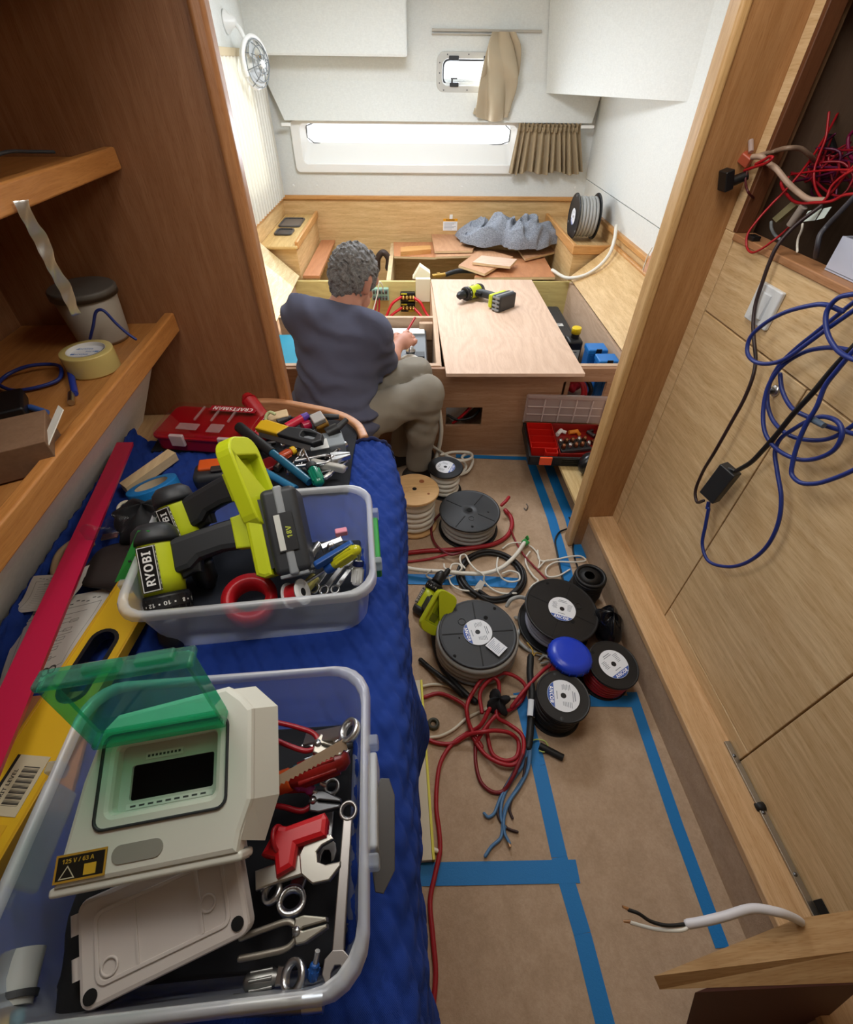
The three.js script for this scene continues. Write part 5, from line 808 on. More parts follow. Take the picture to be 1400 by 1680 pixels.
{
  const B = thing('work_bench', 'wooden bench with a rounded fiddle rail under the blue blanket', 'bench');
  const outline = [[-0.84, -1.4], [-0.4, -1.395], [-0.17, -1.3], [-0.115, -1.24], [-0.075, -1.13], [-0.04, -0.9], [-0.035, 0.7], [-0.84, 0.7]];
  part(B, 'bench_top', put(ext(outline.map(([x, z]) => [x, -z]).reverse(), 0.03), new THREE.Matrix4().makeRotationX(-Math.PI / 2).setPosition(0, 0.725, 0)), W.table);
  const path = curve([[-0.46, 0.77, -1.392], [-0.39, 0.77, -1.388], [-0.3, 0.77, -1.358], [-0.17, 0.77, -1.295], [-0.112, 0.77, -1.232], [-0.09, 0.77, -1.165]]), ring = [];
  for (let i = 0; i <= 60; i++) { const p = path.getPoint(i / 60), t = path.getTangent(i / 60), s = V(-t.z, 0, t.x); ring.push(rrect(-0.013, 0.013, -0.04, 0.035, 0.006, 2).map(([a, b]) => [p.x + s.x * a, p.y + b, p.z + s.z * a])); }
  part(B, 'fiddle_rail', loft(ring, true, true), wood(0xdba37c, 0.38));
  part(B, 'side_panel', along(box(-0.06, -0.04, 0, 0.725, -1.0, 0.7), 2), W.bed);
  part(B, 'end_panel', hull8([[-0.4, 0, -1.38], [-0.06, 0, -1.05], [-0.06, 0.725, -1.05], [-0.4, 0.725, -1.38]], [[-0.4, 0, -1.36], [-0.08, 0, -1.04], [-0.08, 0.725, -1.04], [-0.4, 0.725, -1.36]]), W.bed);
}
{
  const bn = lattice(24, 24), bn2 = lattice(60, 60);
  const prof = [[-0.752, 0.832], [-0.744, 0.803], [-0.722, 0.784], [-0.66, 0.777], [-0.4, 0.774], [-0.15, 0.775], [-0.05, 0.786], [-0.016, 0.775], [0.002, 0.735], [0.006, 0.66], [0.003, 0.52], [0.0, 0.36]].map(p => V(p[0], p[1], 0)), pc = new THREE.CatmullRomCurve3(prof, false, 'centripetal');
  const quilt = (u, z) => { const a = Math.abs(((u * 22 + z * 15) % 1 + 1) % 1 - 0.5), b = Math.abs(((u * 22 - z * 15) % 1 + 1) % 1 - 0.5); return Math.min(1, Math.min(a, b) * 5); };
  const f = (u, v) => {
    const far = -1.2 + 0.14 * Math.pow(v, 3), z0 = far + u * (0.34 - far), lim = v, p = pc.getPointAt(Math.min(1, v)), hang = Math.max(0, (v - 0.7) / 0.3), t = pc.getTangentAt(Math.min(0.999, v));
    const nx = -t.y, ny = t.x, q = 0.007 * quilt(v * 1.45, z0), wave = hang * (0.02 * Math.sin(z0 * 13 + 0.8) + 0.014 * Math.sin(z0 * 29 + 2) + 0.008 * Math.sin(z0 * 53) + 0.028 * (bn(z0 * 9 + 12, v * 7) - 0.4)) + (1 - hang) * 0.008 * (bn2(z0 * 30 + 40, v * 30) - 0.5);
    const bulge = 0.012 * Math.exp(-Math.pow((z0 + 0.98) / 0.16, 2)) * Math.exp(-Math.pow((v - 0.72) / 0.12, 2)), d = q + wave + bulge;
    const hem = hang * hang * (0.07 * Math.sin(z0 * 11 + 1) + 0.04 * Math.sin(z0 * 23) - 0.02);
    const corner = Math.max(0, -z0 - 0.95) * Math.max(0, v - 0.55) * 2.2;  // pulled in along the rounded bench end
    return [p.x + nx * d - corner * 0.35 - 0.02 * hang * Math.min(1, Math.max(0, (-z0 - 0.75) / 0.2)), p.y + ny * d + hem - 0.0, z0 + hang * 0.012 * Math.sin(z0 * 17)];
  };
  const g = surf(f, 260, 170, 0.006); boxUV(g, 2); g.userData.keepUV = true;
  const T = thing('moving_blanket', 'royal blue quilted moving blanket draped over the bench edge', 'blanket');
  part(T, 'cloth', g, mat(0x0e368c, 0.9, { bumpMap: weave, bumpScale: 0.0012, sheen: 0.15, sheenColor: new THREE.Color(0x2a5cc8) }));
  const hemP = []; for (let i = 0; i <= 60; i++) { const p = f(0.006, 0.5 + i / 60 * 0.5); hemP.push([p[0], p[1] + 0.003, p[2]]); }
  part(T, 'bound_hem', tube(hemP, 0.006, { seg: 120, rad: 6 }), mat(0x141d48, 0.9));
  part(T, 'stitching', [0.02, 0.028].map(u => tube(Array.from({ length: 40 }, (_, i) => { const p = f(u, 0.2 + i / 39 * 0.22); return [p[0], p[1] + 0.001, p[2]]; }), 0.0012, { seg: 100, rad: 5 })), mat(0xc9c9c4, 0.8));
}
// ================================================================ clear totes
function tote(label, m, a, b, H, latch) {
  const T = thing('storage_tote', label, 'storage tote'), milky = mat(0xe6edf6, 0.28, { transmission: 0.82, thickness: 0, ior: 1.25 });
  const R = (x, z, y, r = 0.05) => rrect(-x, x, -z, z, r, 5).map(([p, q]) => [p, y, q]);
  part(T, 'tub', put(loft([R(a - 0.035, b - 0.035, 0.004), R(a - 0.03, b - 0.03, 0.0), R(a - 0.024, b - 0.024, 0.012), R(a - 0.012, b - 0.012, H - 0.03), R(a - 0.01, b - 0.01, H - 0.008)].reverse(), false, true), m), milky);
  part(T, 'rim', put(loft([R(a - 0.012, b - 0.012, H - 0.01), R(a - 0.011, b - 0.011, H), R(a - 0.003, b - 0.003, H + 0.002), R(a, b, H - 0.004), R(a + 0.001, b + 0.001, H - 0.014)], false, false), m), mat(0xf6f9fb, 0.25, { transmission: 0.6, thickness: 0 }));
  for (const s of [-1, 1]) {
    const L = part(T, 'latch', put([box(s * (a - 0.002), s * (a + 0.01), H - 0.075, H - 0.012, -0.055, 0.055, 0.004)], m), latch);
    parts(T, 'latch_rib', put([box(s * (a - 0.006), s * (a + 0.012), H - 0.03, H - 0.004, -0.075, -0.06, 0.003), box(s * (a - 0.006), s * (a + 0.012), H - 0.03, H - 0.004, 0.06, 0.075, 0.003)], m), milky);
  }
  return T;
}
const t1 = pose([-0.272, 0.7845, -0.635], [0, 0.05, 0]), t2 = pose([-0.258, 0.7845, -0.185], [0, 0.01, 0]);
tote('clear storage tote holding two lime drills, farther from the viewer', t1, 0.222, 0.15, 0.148, P.green);
tote('clear storage tote holding a white fuse enclosure and spanners, nearest the viewer', t2, 0.205, 0.18, 0.15, mat(0xe6ebee, 0.3, { transmission: 0.5, thickness: 0 }));
solo('dark_blanket_pad', 'dark folded cloth lining the bottom of the nearest tote', 'cloth', box(-0.43, -0.09, 0.794, 0.806, -0.33, -0.04, 0.005), mat(0x1c1d22, 0.9));
solo('dark_blanket_pad', 'dark folded cloth lining the bottom of the drill tote', 'cloth', box(-0.455, -0.09, 0.794, 0.804, -0.75, -0.53, 0.005), mat(0x20242e, 0.9));
// ================================================================ hand tools
function spanner(label, a, b, o = {}) {          // combination spanner from ring end a to open end b
  const T = thing('spanner', label, 'spanner', o.group), L = V(b).distanceTo(V(a)), m = link(a, b, o.up || [0, 1, 0]), w = (o.w || L * 0.045) * 1.22, mt = o.m || P.steel, th = o.t || w * 0.7, rx = new THREE.Matrix4().makeRotationX(-Math.PI / 2);
  const flatx = (g) => put(g, m.clone().multiply(rx));
  part(T, 'shaft', flatx([ext([[w * 1.2, -w * 0.8], [L - w * 1.6, -w * 0.9], [L - w * 1.6, w * 0.9], [w * 1.2, w * 0.8]], th, th * 0.25).translate(0, 0, -th / 2)]), mt);
  if (!o.noRing) part(T, 'ring_end', flatx([lathe([[w * 1.0, -th * 0.6], [w * 1.6, -th * 0.6], [w * 1.65, 0], [w * 1.6, th * 0.6], [w * 1.0, th * 0.6], [w * 1.0, -th * 0.6]], [0, 0, 0], [0, 0, 1], 24)]), mt);
  if (!o.noJaw) part(T, 'open_end', flatx([ext([[L - w * 2.2, -w * 0.8], [L - w * 1.2, -w * 1.9], [L + w * 0.4, -w * 2.1], [L + w * 1.6, -w * 1.3], [L + w * 1.7, -w * 0.9], [L + w * 0.2, -w * 0.75], [L - w * 0.5, -w * 0.3], [L - w * 0.5, w * 0.5], [L + w * 0.1, w * 0.9], [L + w * 1.3, w * 1.1], [L + w * 1.1, w * 1.6], [L - w * 0.2, w * 2.0], [L - w * 1.5, w * 1.7], [L - w * 2.2, w * 0.8]], th * 1.2, th * 0.2).translate(0, 0, -th * 0.6)]), mt);
  return T;
}
function driver(label, a, b, hl, c, o = {}) {    // screwdriver: tip a, butt b, handle length hl
  const T = thing('screwdriver', label, 'screwdriver'), L = V(b).distanceTo(V(a)), m = link(a, b), r = o.r || 0.011;
  part(T, 'blade', put(bar([0, 0, 0], [L - hl, 0, 0], 0.003, 0.0032, 8), m), P.steel);
  part(T, 'handle', put([lathe([[0, 0], [r * 0.6, 0], [r * 0.9, hl * 0.12], [r * 0.7, hl * 0.2], [r, hl * 0.35], [r * 1.05, hl * 0.7], [r * 0.9, hl * 0.93], [r * 0.5, hl], [0, hl]], [L - hl, 0, 0], [1, 0, 0], 14), ...Array.from({ length: 6 }, (_, i) => { const q = i / 6 * 6.283; return bar([L - hl * 0.65, r * 0.95 * Math.cos(q), r * 0.95 * Math.sin(q)], [L - hl * 0.15, r * 0.95 * Math.cos(q), r * 0.95 * Math.sin(q)], r * 0.25, r * 0.2, 6); })], m), c);
  if (o.band) part(T, 'collar', put(lathe([[r * 0.92, 0], [r * 1.02, 0.004], [r * 1.02, hl * 0.2], [r * 0.9, hl * 0.22]], [L - hl * 0.99, 0, 0], [1, 0, 0], 14), m), o.band);
  return T;
}
function pliers(label, a, b, hc, o = {}) {       // jaw tip a, handle ends towards b
  const T = thing('pliers', label, 'pliers'), L = V(b).distanceTo(V(a)), m = link(a, b, o.up || [0, 1, 0]).multiply(new THREE.Matrix4().makeRotationX(-Math.PI / 2)), mt = o.m || metal(0xa9a499, 0.4), j = L * 0.36, w = L * 0.1, th = 0.014;
  for (const s of [1, -1]) {
    part(T, 'jaw', put(ext([[0, s * 0.001], [0, s * w * 0.5], [j * 0.7, s * w * 1.25], [j, s * w * 1.2], [j * 1.1, -s * w * 0.4], [j * 0.75, s * 0.001]], th, 0.002).translate(0, 0, -th / 2), m), mt);
    part(T, 'handle', put(tube([[j * 1.0, -s * w * 0.5, 0], [j * 1.25, -s * w * 1.1, 0], [L * 0.7, -s * w * (o.spread || 2.0), 0], [L, -s * w * (o.spread || 2.0) * 0.8, 0]], L * 0.034, { rad: 8 }), m), hc);
  }
  part(T, 'pivot', put(lathe([[0, th * 0.62], [w * 0.45, th * 0.62], [w * 0.5, 0], [0, 0]], [j * 0.95, 0, 0], [0, 0, 1], 16), m), P.steel);
  return T;
}
// ---- contents of the farther tote
{
  // big drill with its maker's plate towards the viewer
  drill('lime drill with the large maker plate and clutch numbers in the tote', hold([-0.456,0.885,-0.601], [-0.286,0.9,-0.631], sub([-0.406,0.85,-0.559], [-0.46,0.92,-0.64]), 1.22), { battery: true, side: -1 });
  drill('lime drill without battery, its hollow foot standing highest in the tote', hold([-0.438,0.9,-0.71], [-0.287,0.965,-0.71], sub([-0.23,0.95,-0.629], [-0.292,1.04,-0.713]), 1.12), { open: true, side: -1 });
  const rl = thing('red_tape_roll', 'red tape roll under the drills in the tote', 'tape roll');
  part(rl, 'roll', lathe([[0.03, 0], [0.05, 0.002], [0.052, 0.035], [0.03, 0.038], [0.03, 0]], [-0.3, 0.815, -0.575], [0.15, 1, 0.2], 32), P.red);
  const sp = thing('solder_spool', 'white and red spool beside the red tape roll', 'spool'), sm = pose([-0.222, 0.842, -0.57], [0.5, 0.2, -1.1]);
  part(sp, 'flange', put(lathe([[0.008, 0], [0.026, 0], [0.026, 0.004], [0.008, 0.004]], [0, 0.03, 0], [0, 1, 0], 28), sm), P.gloss); part(sp, 'flange', put(lathe([[0.008, 0], [0.026, 0], [0.026, 0.004], [0.008, 0.004]], [0, 0, 0], [0, 1, 0], 28), sm), P.gloss); part(sp, 'wire', put(lathe([[0.021, 0.004], [0.022, 0.017], [0.021, 0.03]], [0, 0, 0], [0, 1, 0], 24), sm), P.red); part(sp, 'bore_shade', put(lathe([[0, 0.0345], [0.008, 0.0345]], [0, 0, 0], [0, 1, 0], 16), sm), P.dark);  // the spool bore is a flat black disc, its shade painted
  driver('yellow and blue handled screwdriver leaning up in the drill tote', [-0.2,0.84,-0.596], [-0.077,0.93,-0.609], 0.085, plastic(0xd7d42a, 0.15, { transmission: 0.3 }), { r: 0.012, band: plastic(0x20509c, 0.3) });
  solo('folding_knife', 'blue grey folding knife above the yellow screwdriver', 'knife', put([ext(rrect(0, 0.085, -0.008, 0.008, 0.006), 0.012, 0.002)], link([-0.167,0.9,-0.599], [-0.102,0.92,-0.629])), plastic(0x234f93, 0.3));
  spanner('steel spanner lying at the far side of the drill tote', [-0.178,0.825,-0.599], [-0.123,0.86,-0.671], { w: 0.0065 });
  spanner('steel spanner beside the yellow screwdriver in the drill tote', [-0.156,0.83,-0.589], [-0.109,0.86,-0.64], { w: 0.0055 });
  spanner('narrow spanner nearest the latch in the drill tote', [-0.134,0.83,-0.59], [-0.097,0.85,-0.637], { w: 0.005 });
  driver('small white and navy screwdriver by the tote latch', [-0.08,0.9,-0.625], [-0.089,0.85,-0.581], 0.05, plastic(0xd9d9d4, 0.4), { band: P.navy });
  solo('chisel', 'steel cold chisel leaning in the drill tote', 'chisel', [bar([-0.192,0.87,-0.626], [-0.162,0.89,-0.664], 0.009, 0.008, 8)], P.steel);
  solo('hose_clamp', 'steel hose clamp with a round screw in the drill tote', 'clamp', [cbox([-0.135,0.9,-0.648], [0.045, 0.022, 0.014], 0.003, [0.3, 0.4, 0.1]), lathe([[0, 0.008], [0.008, 0.008], [0.008, 0]], [-0.135,0.91,-0.635], [0, 0.5, 0.8], 14)], P.steel);
  solo('pink_eraser', 'small pink block at the far wall of the drill tote', 'block', cbox([-0.119,0.9,-0.682], [0.025, 0.014, 0.014], 0.003, [0, 0.2, 0]), plastic(0xd98a9c, 0.6));
  solo('yellow_plug', 'pale yellow plastic plug under the yellow screwdriver', 'plug', cbox([-0.185,0.83,-0.611], [0.035, 0.02, 0.02], 0.005, [0, 0.8, 0.3]), plastic(0xd8cf7a, 0.5));
  solo('bottle_top', 'small red cap beside the leaning chisel', 'cap', lathe([[0, 0.02], [0.012, 0.02], [0.014, 0], [0, 0]], [-0.213,0.85,-0.695], [0.2, 1, 0], 18), P.red);
  solo('green_strip', 'flat green plastic strip poking over the tote corner', 'strip', slab([[-0.529,0.9,-0.58], [-0.502,0.9,-0.588], [-0.46,0.97,-0.641], [-0.482,0.97,-0.642]], 0.003), plastic(0x2f8f3c, 0.45));
}
// ---- contents of the nearest tote
{
  const E = thing('fuse_enclosure', 'off white fuse enclosure cover with its green tinted flap open', 'enclosure'), wp = plastic(0xd8d8cc, 0.5);
  const q = [[-0.344,0.99,-0.236], [-0.191,0.99,-0.297], [-0.199,0.96,-0.131], [-0.391,0.95,-0.114]];
  const o = V(q[3]), ux = V(q[2]).sub(o), uy = V(q[0]).sub(o), W0 = 0.2, H0 = 0.165, m = basis(q[3], ux.toArray(), uy.toArray());
  const outer = [[0, 0], [W0 - 0.004, 0], [W0, 0.02], [W0 + 0.012, 0.05], [W0 + 0.012, 0.15], [W0, 0.165], [W0 - 0.02, 0.182], [0.045, 0.17], [0.03, 0.155], [0.015, 0.1]];
  part(E, 'cover', put([ext(outer, 0.028, 0.006, [rrect(0.05, 0.168, 0.062, 0.132, 0.006)]).translate(0, 0, -0.026)], m), wp);
  part(E, 'cover_lip', put([hull8([[W0 - 0.002, 0.012, -0.003], [W0 + 0.01, 0.05, -0.003], [W0 + 0.01, 0.15, -0.003], [W0 - 0.016, 0.178, -0.003]], [[W0 + 0.012, 0.004, -0.05], [W0 + 0.03, 0.05, -0.05], [W0 + 0.03, 0.155, -0.05], [W0 - 0.0, 0.186, -0.05]]), box(-0.006, W0, -0.008, 0.002, -0.045, -0.002, 0.004)], m), wp);
  part(E, 'window_gasket', put([ext(rrect(0.034, 0.184, 0.046, 0.147, 0.012), 0.004, 0.001, [rrect(0.037, 0.181, 0.049, 0.144, 0.01)]).translate(0, 0, 0.001)], m), P.charcoal);
  part(E, 'inner_frame', put([ext(rrect(0.05, 0.168, 0.062, 0.132, 0.006), 0.004, 0, [rrect(0.062, 0.16, 0.072, 0.11, 0.003)]).translate(0, 0, -0.02)], m), plastic(0xc9c8be, 0.5));
  part(E, 'opening_shade', put([ext(rrect(0.02, W0 - 0.02, 0.02, 0.16, 0.01), 0.004).translate(0, 0, -0.06)], m), P.dark);  // black plate puts the shade of the window opening into colour
  part(E, 'recess_shade', put([ext(rrect(0.06, 0.115, 0.012, 0.03, 0.009), 0.001).translate(0, 0, 0.0022)], m), plastic(0x8f8e84, 0.5));  // no recess is cut; a darker pad paints its shade
  part(E, 'rating_strip', put([sheet([0.1, 0.118, -0.0155], [1, 0, 0], [0, 1, 0], 0.045, 0.008), sheet([0.11, 0.066, -0.0155], [1, 0, 0], [0, 1, 0], 0.1, 0.006)], m), printed(canvasTex(128, 24, (c) => { c.fillStyle = '#d9d8d0'; c.fillRect(0, 0, 128, 24); c.fillStyle = '#3a3a3a'; for (let i = 0; i < 9; i++) c.fillRect(6 + i * 13, 8, 8, 8); })));
  part(E, 'hazard_label', put(sheet([0.028, 0.018, 0.003], [1, 0, 0], [0, 1, 0], 0.054, 0.026), m), printed(canvasTex(192, 96, (c) => { c.fillStyle = '#b58a2a'; c.fillRect(0, 0, 192, 96); c.fillStyle = '#17140c'; c.fillRect(8, 8, 176, 80); c.fillStyle = '#c9a12c'; c.font = 'bold 22px sans-serif'; c.fillText('125 V / 63 A', 24, 32); c.strokeStyle = '#cfc6a8'; c.lineWidth = 4; c.beginPath(); c.moveTo(48, 42); c.lineTo(76, 82); c.lineTo(22, 82); c.closePath(); c.stroke(); c.fillStyle = '#cfa62e'; c.fillRect(110, 44, 46, 38); })), 'black and yellow hazard label');
  // flap: a shallow tray standing up from the window's upper edge
  const gm = m.clone().multiply(new THREE.Matrix4().makeTranslation(0.028, 0.152, 0.004)).multiply(new THREE.Matrix4().makeRotationX(1.15)), teal = mat(0xa6edd8, 0.06, { transmission: 0.9, thickness: 0, ior: 1.4 });
  const fl = part(E, 'flap', put([ext(rrect(0, 0.155, 0, 0.125, 0.008), 0.003, 0.001), box(0, 0.155, -0.002, 0.006, 0, 0.022, 0.002), box(0, 0.004, 0, 0.122, 0, 0.02, 0.002), box(0.151, 0.155, 0, 0.122, 0, 0.02, 0.002), box(-0.004, 0.159, 0.118, 0.128, -0.004, 0.02, 0.003)], gm), teal, 'transparent green flap');
  part(fl, 'flap_clip', put([bar([0.05, 0.132, 0.01], [0.085, 0.132, 0.01], 0.007, 0.007, 10), box(0.1, 0.14, 0.126, 0.134, 0.0, 0.014, 0.002)], gm), teal);
  const E2 = thing('enclosure_base', 'off white enclosure back box lying under the fuse cover', 'enclosure'), p2 = [[-0.369,0.9,-0.103], [-0.2,0.91,-0.14], [-0.188,0.885,-0.07], [-0.357,0.875,-0.017]];
  const m2 = basis(p2[3], sub(p2[2], p2[3]), sub(p2[0], p2[3])), w2 = V(p2[2]).distanceTo(V(p2[3])), h2 = V(p2[0]).distanceTo(V(p2[3]));
  part(E2, 'box', put([ext(rrect(0, w2, 0, h2 + 0.01, 0.012), 0.03, 0.005).translate(0, 0, -0.03)], m2), plastic(0xcfc6bf, 0.55));
  part(E2, 'moulded_ridge', put([ext(rrect(0.018, w2 - 0.018, 0.016, h2 - 0.006, 0.01), 0.0025, 0.0006, [rrect(0.022, w2 - 0.022, 0.02, h2 - 0.01, 0.008)]).translate(0, 0, -0.0005), box(w2 - 0.05, w2 - 0.047, 0.02, h2, 0, 0.0025), box(0.06, 0.062, 0.02, h2 - 0.01, 0, 0.002)], m2), plastic(0xcfc6bf, 0.55));
  for (const [x, y] of [[0.012, 0.012], [w2 - 0.012, 0.014]]) part(E2, 'well_shade', put(lathe([[0, 0.001], [0.007, 0.001], [0.007, 0]], [x, y, 0.0006], [0, 0, 1], 18), m2), P.dark);  // flat black discs paint the shade of the screw wells
  for (const [x, y] of [[0.032, 0.03], [w2 - 0.04, 0.045]]) { part(E2, 'boss', put(flat(new THREE.TorusGeometry(0.008, 0.0014, 6, 20)).translate(x, y, 0.001), m2), plastic(0xcfc6bf, 0.55)); }
  parts(E2, 'hinge_lug', put([bar([-0.004, 0.03, -0.012], [-0.004, 0.05, -0.012], 0.007), bar([-0.004, h2 - 0.02, -0.012], [-0.004, h2, -0.012], 0.007), bar([w2 + 0.002, h2 - 0.02, -0.012], [w2 + 0.002, h2 + 0.005, -0.012], 0.007)], m2), plastic(0xcfc6bf, 0.55));
  // spanners, pliers and the rest at the tote's far side
  const dr = plastic(0x9c1420, 0.35);
  pliers('pliers with red and blue sleeves poking out beside the enclosure', [-0.094,0.89,-0.254], [-0.197,0.9,-0.291], dr, { spread: 1.2 });
  spanner('big pale ring spanner standing by the tote corner', [-0.081,0.93,-0.269], [-0.165,0.86,-0.287], { w: 0.0085, noJaw: true, m: metal(0xd2d3d4, 0.35) });
  spanner('shiny jaw of a small spanner behind the saw blade', [-0.103,0.84,-0.281], [-0.147,0.85,-0.274], { w: 0.007 });
  { const T = thing('hacksaw_blade', 'rusty toothed saw blade lying across the screwdrivers', 'saw blade'), a = [-0.192,0.93,-0.201], b = [-0.082,0.925,-0.253], L = V(b).distanceTo(V(a)), pts = [[0, 0.006], [L, 0.009], [L + 0.002, -0.004]]; for (let i = 0; i <= 40; i++) pts.push([L - i * L / 40, i % 2 ? -0.0035 : -0.006]); part(T, 'blade', put(ext(pts, 0.003), link(a, b, [0, 1, 0]).multiply(new THREE.Matrix4().makeRotationX(-1.2))), metal(0xa48f78, 0.6)); part(T, 'blade_tip', bar([-0.084,0.926,-0.251], [-0.077,0.926,-0.253], 0.006), P.charcoal); }
  driver('dark red screwdriver with a yellow butt under the saw blade', [-0.2,0.86,-0.227], [-0.086,0.885,-0.249], 0.11, plastic(0x8e1712, 0.35), { r: 0.015, band: P.orange });
  driver('small teal handled screwdriver below the saw blade', [-0.119,0.86,-0.223], [-0.167,0.87,-0.246], 0.045, plastic(0x1c6f86, 0.35), { r: 0.008 });
  driver('small magenta handled screwdriver below the saw blade', [-0.132,0.855,-0.216], [-0.18,0.865,-0.242], 0.05, plastic(0xa23a8a, 0.35), { r: 0.009 });
  pliers('pliers with long dark red handles across the middle of the tote', [-0.098,0.85,-0.201], [-0.21,0.85,-0.219], dr, { spread: 0.9, m: P.darksteel });
  { const T = thing('red_gun', 'bright red plastic grip tool lying in the nearest tote', 'grip tool'), a = [-0.193,0.875,-0.156], b = [-0.109,0.875,-0.17], m3 = link(a, b).multiply(new THREE.Matrix4().makeRotationX(-Math.PI / 2)), L = V(b).distanceTo(V(a)); part(T, 'body', put([ext([[0, -0.012], [0.02, 0.016], [0.032, 0.012], [L - 0.004, 0.016], [L, 0.008], [L - 0.004, -0.012], [0.045, -0.014], [0.04, -0.035], [0.018, -0.04], [0.016, -0.02]], 0.03, 0.007).translate(0, 0, -0.02)], m3), plastic(0xc0121c, 0.35)); part(T, 'collar', put(flat(new THREE.TorusGeometry(0.014, 0.003, 8, 24)).rotateY(1.2).translate(0.022, 0.0, 0.004), m3), plastic(0xa00f18, 0.35)); }
  spanner('large open jawed spanner below the red grip tool', [-0.211,0.865,-0.117], [-0.115,0.87,-0.138], { w: 0.0105, noRing: true, m: metal(0xb9b4aa, 0.35) });
  spanner('ring spanner with a big oval eye above the grey pliers', [-0.152,0.855,-0.099], [-0.141,0.835,-0.146], { w: 0.0088, noJaw: true });
  spanner('thin ring spanner partly under the large open spanner', [-0.176,0.86,-0.109], [-0.198,0.845,-0.123], { w: 0.0068, noJaw: true });
  pliers('grey combination pliers with worn wooden coloured grip', [-0.104,0.87,-0.074], [-0.204,0.86,-0.06], metal(0x9f988c, 0.5), { spread: 1.1, m: metal(0xaaa497, 0.45) });
  spanner('long combination spanner standing along the tote side', [-0.085,0.87,-0.187], [-0.091,0.87,-0.033], { w: 0.0062, m: metal(0x9a9490, 0.35) });
  spanner('toothed ring of a spanner near the bottom of the nearest tote', [-0.138,0.87,-0.032], [-0.171,0.85,-0.035], { w: 0.0078, noJaw: true });
  driver('tiny blue handled screwdriver beside the toothed ring', [-0.112,0.88,-0.05], [-0.119,0.86,-0.028], 0.018, plastic(0x1a4f96, 0.35), { r: 0.006 });
  { const T = thing('socket_bar', 'worn chrome socket bar at the bottom of the nearest tote', 'socket bar'); part(T, 'bar', bar([-0.205,0.855,-0.014], [-0.126,0.86,-0.011], 0.0095), metal(0x8b8678, 0.4)); part(T, 'socket', bar([-0.127,0.86,-0.012], [-0.105,0.86,-0.012], 0.0115), P.steel); }
  driver('silver handled driver by the wooden coloured pliers grip', [-0.15,0.85,-0.034], [-0.197,0.85,-0.031], 0.05, metal(0x8e8c88, 0.4), { r: 0.009 });
  spanner('plain steel spanner buried deep along the tote side', [-0.117,0.82,-0.233], [-0.119,0.82,-0.151], { w: 0.006, m: metal(0xa0a0a0, 0.4) });
  { const T = thing('scraper', 'dark steel blade stuck between the nearest tote and the blanket', 'scraper'); part(T, 'blade', put(ext([[0, 0], [0.02, 0.006], [0.07, 0.004], [0.1, 0.008], [0.12, 0.004], [0.122, -0.006], [0.1, -0.02], [0.02, -0.02], [0, -0.012]], 0.003, 0.0008), link([-0.04,0.9,-0.215], [-0.043,0.89,-0.108]).multiply(new THREE.Matrix4().makeRotationX(1.3))), P.darksteel); }
}
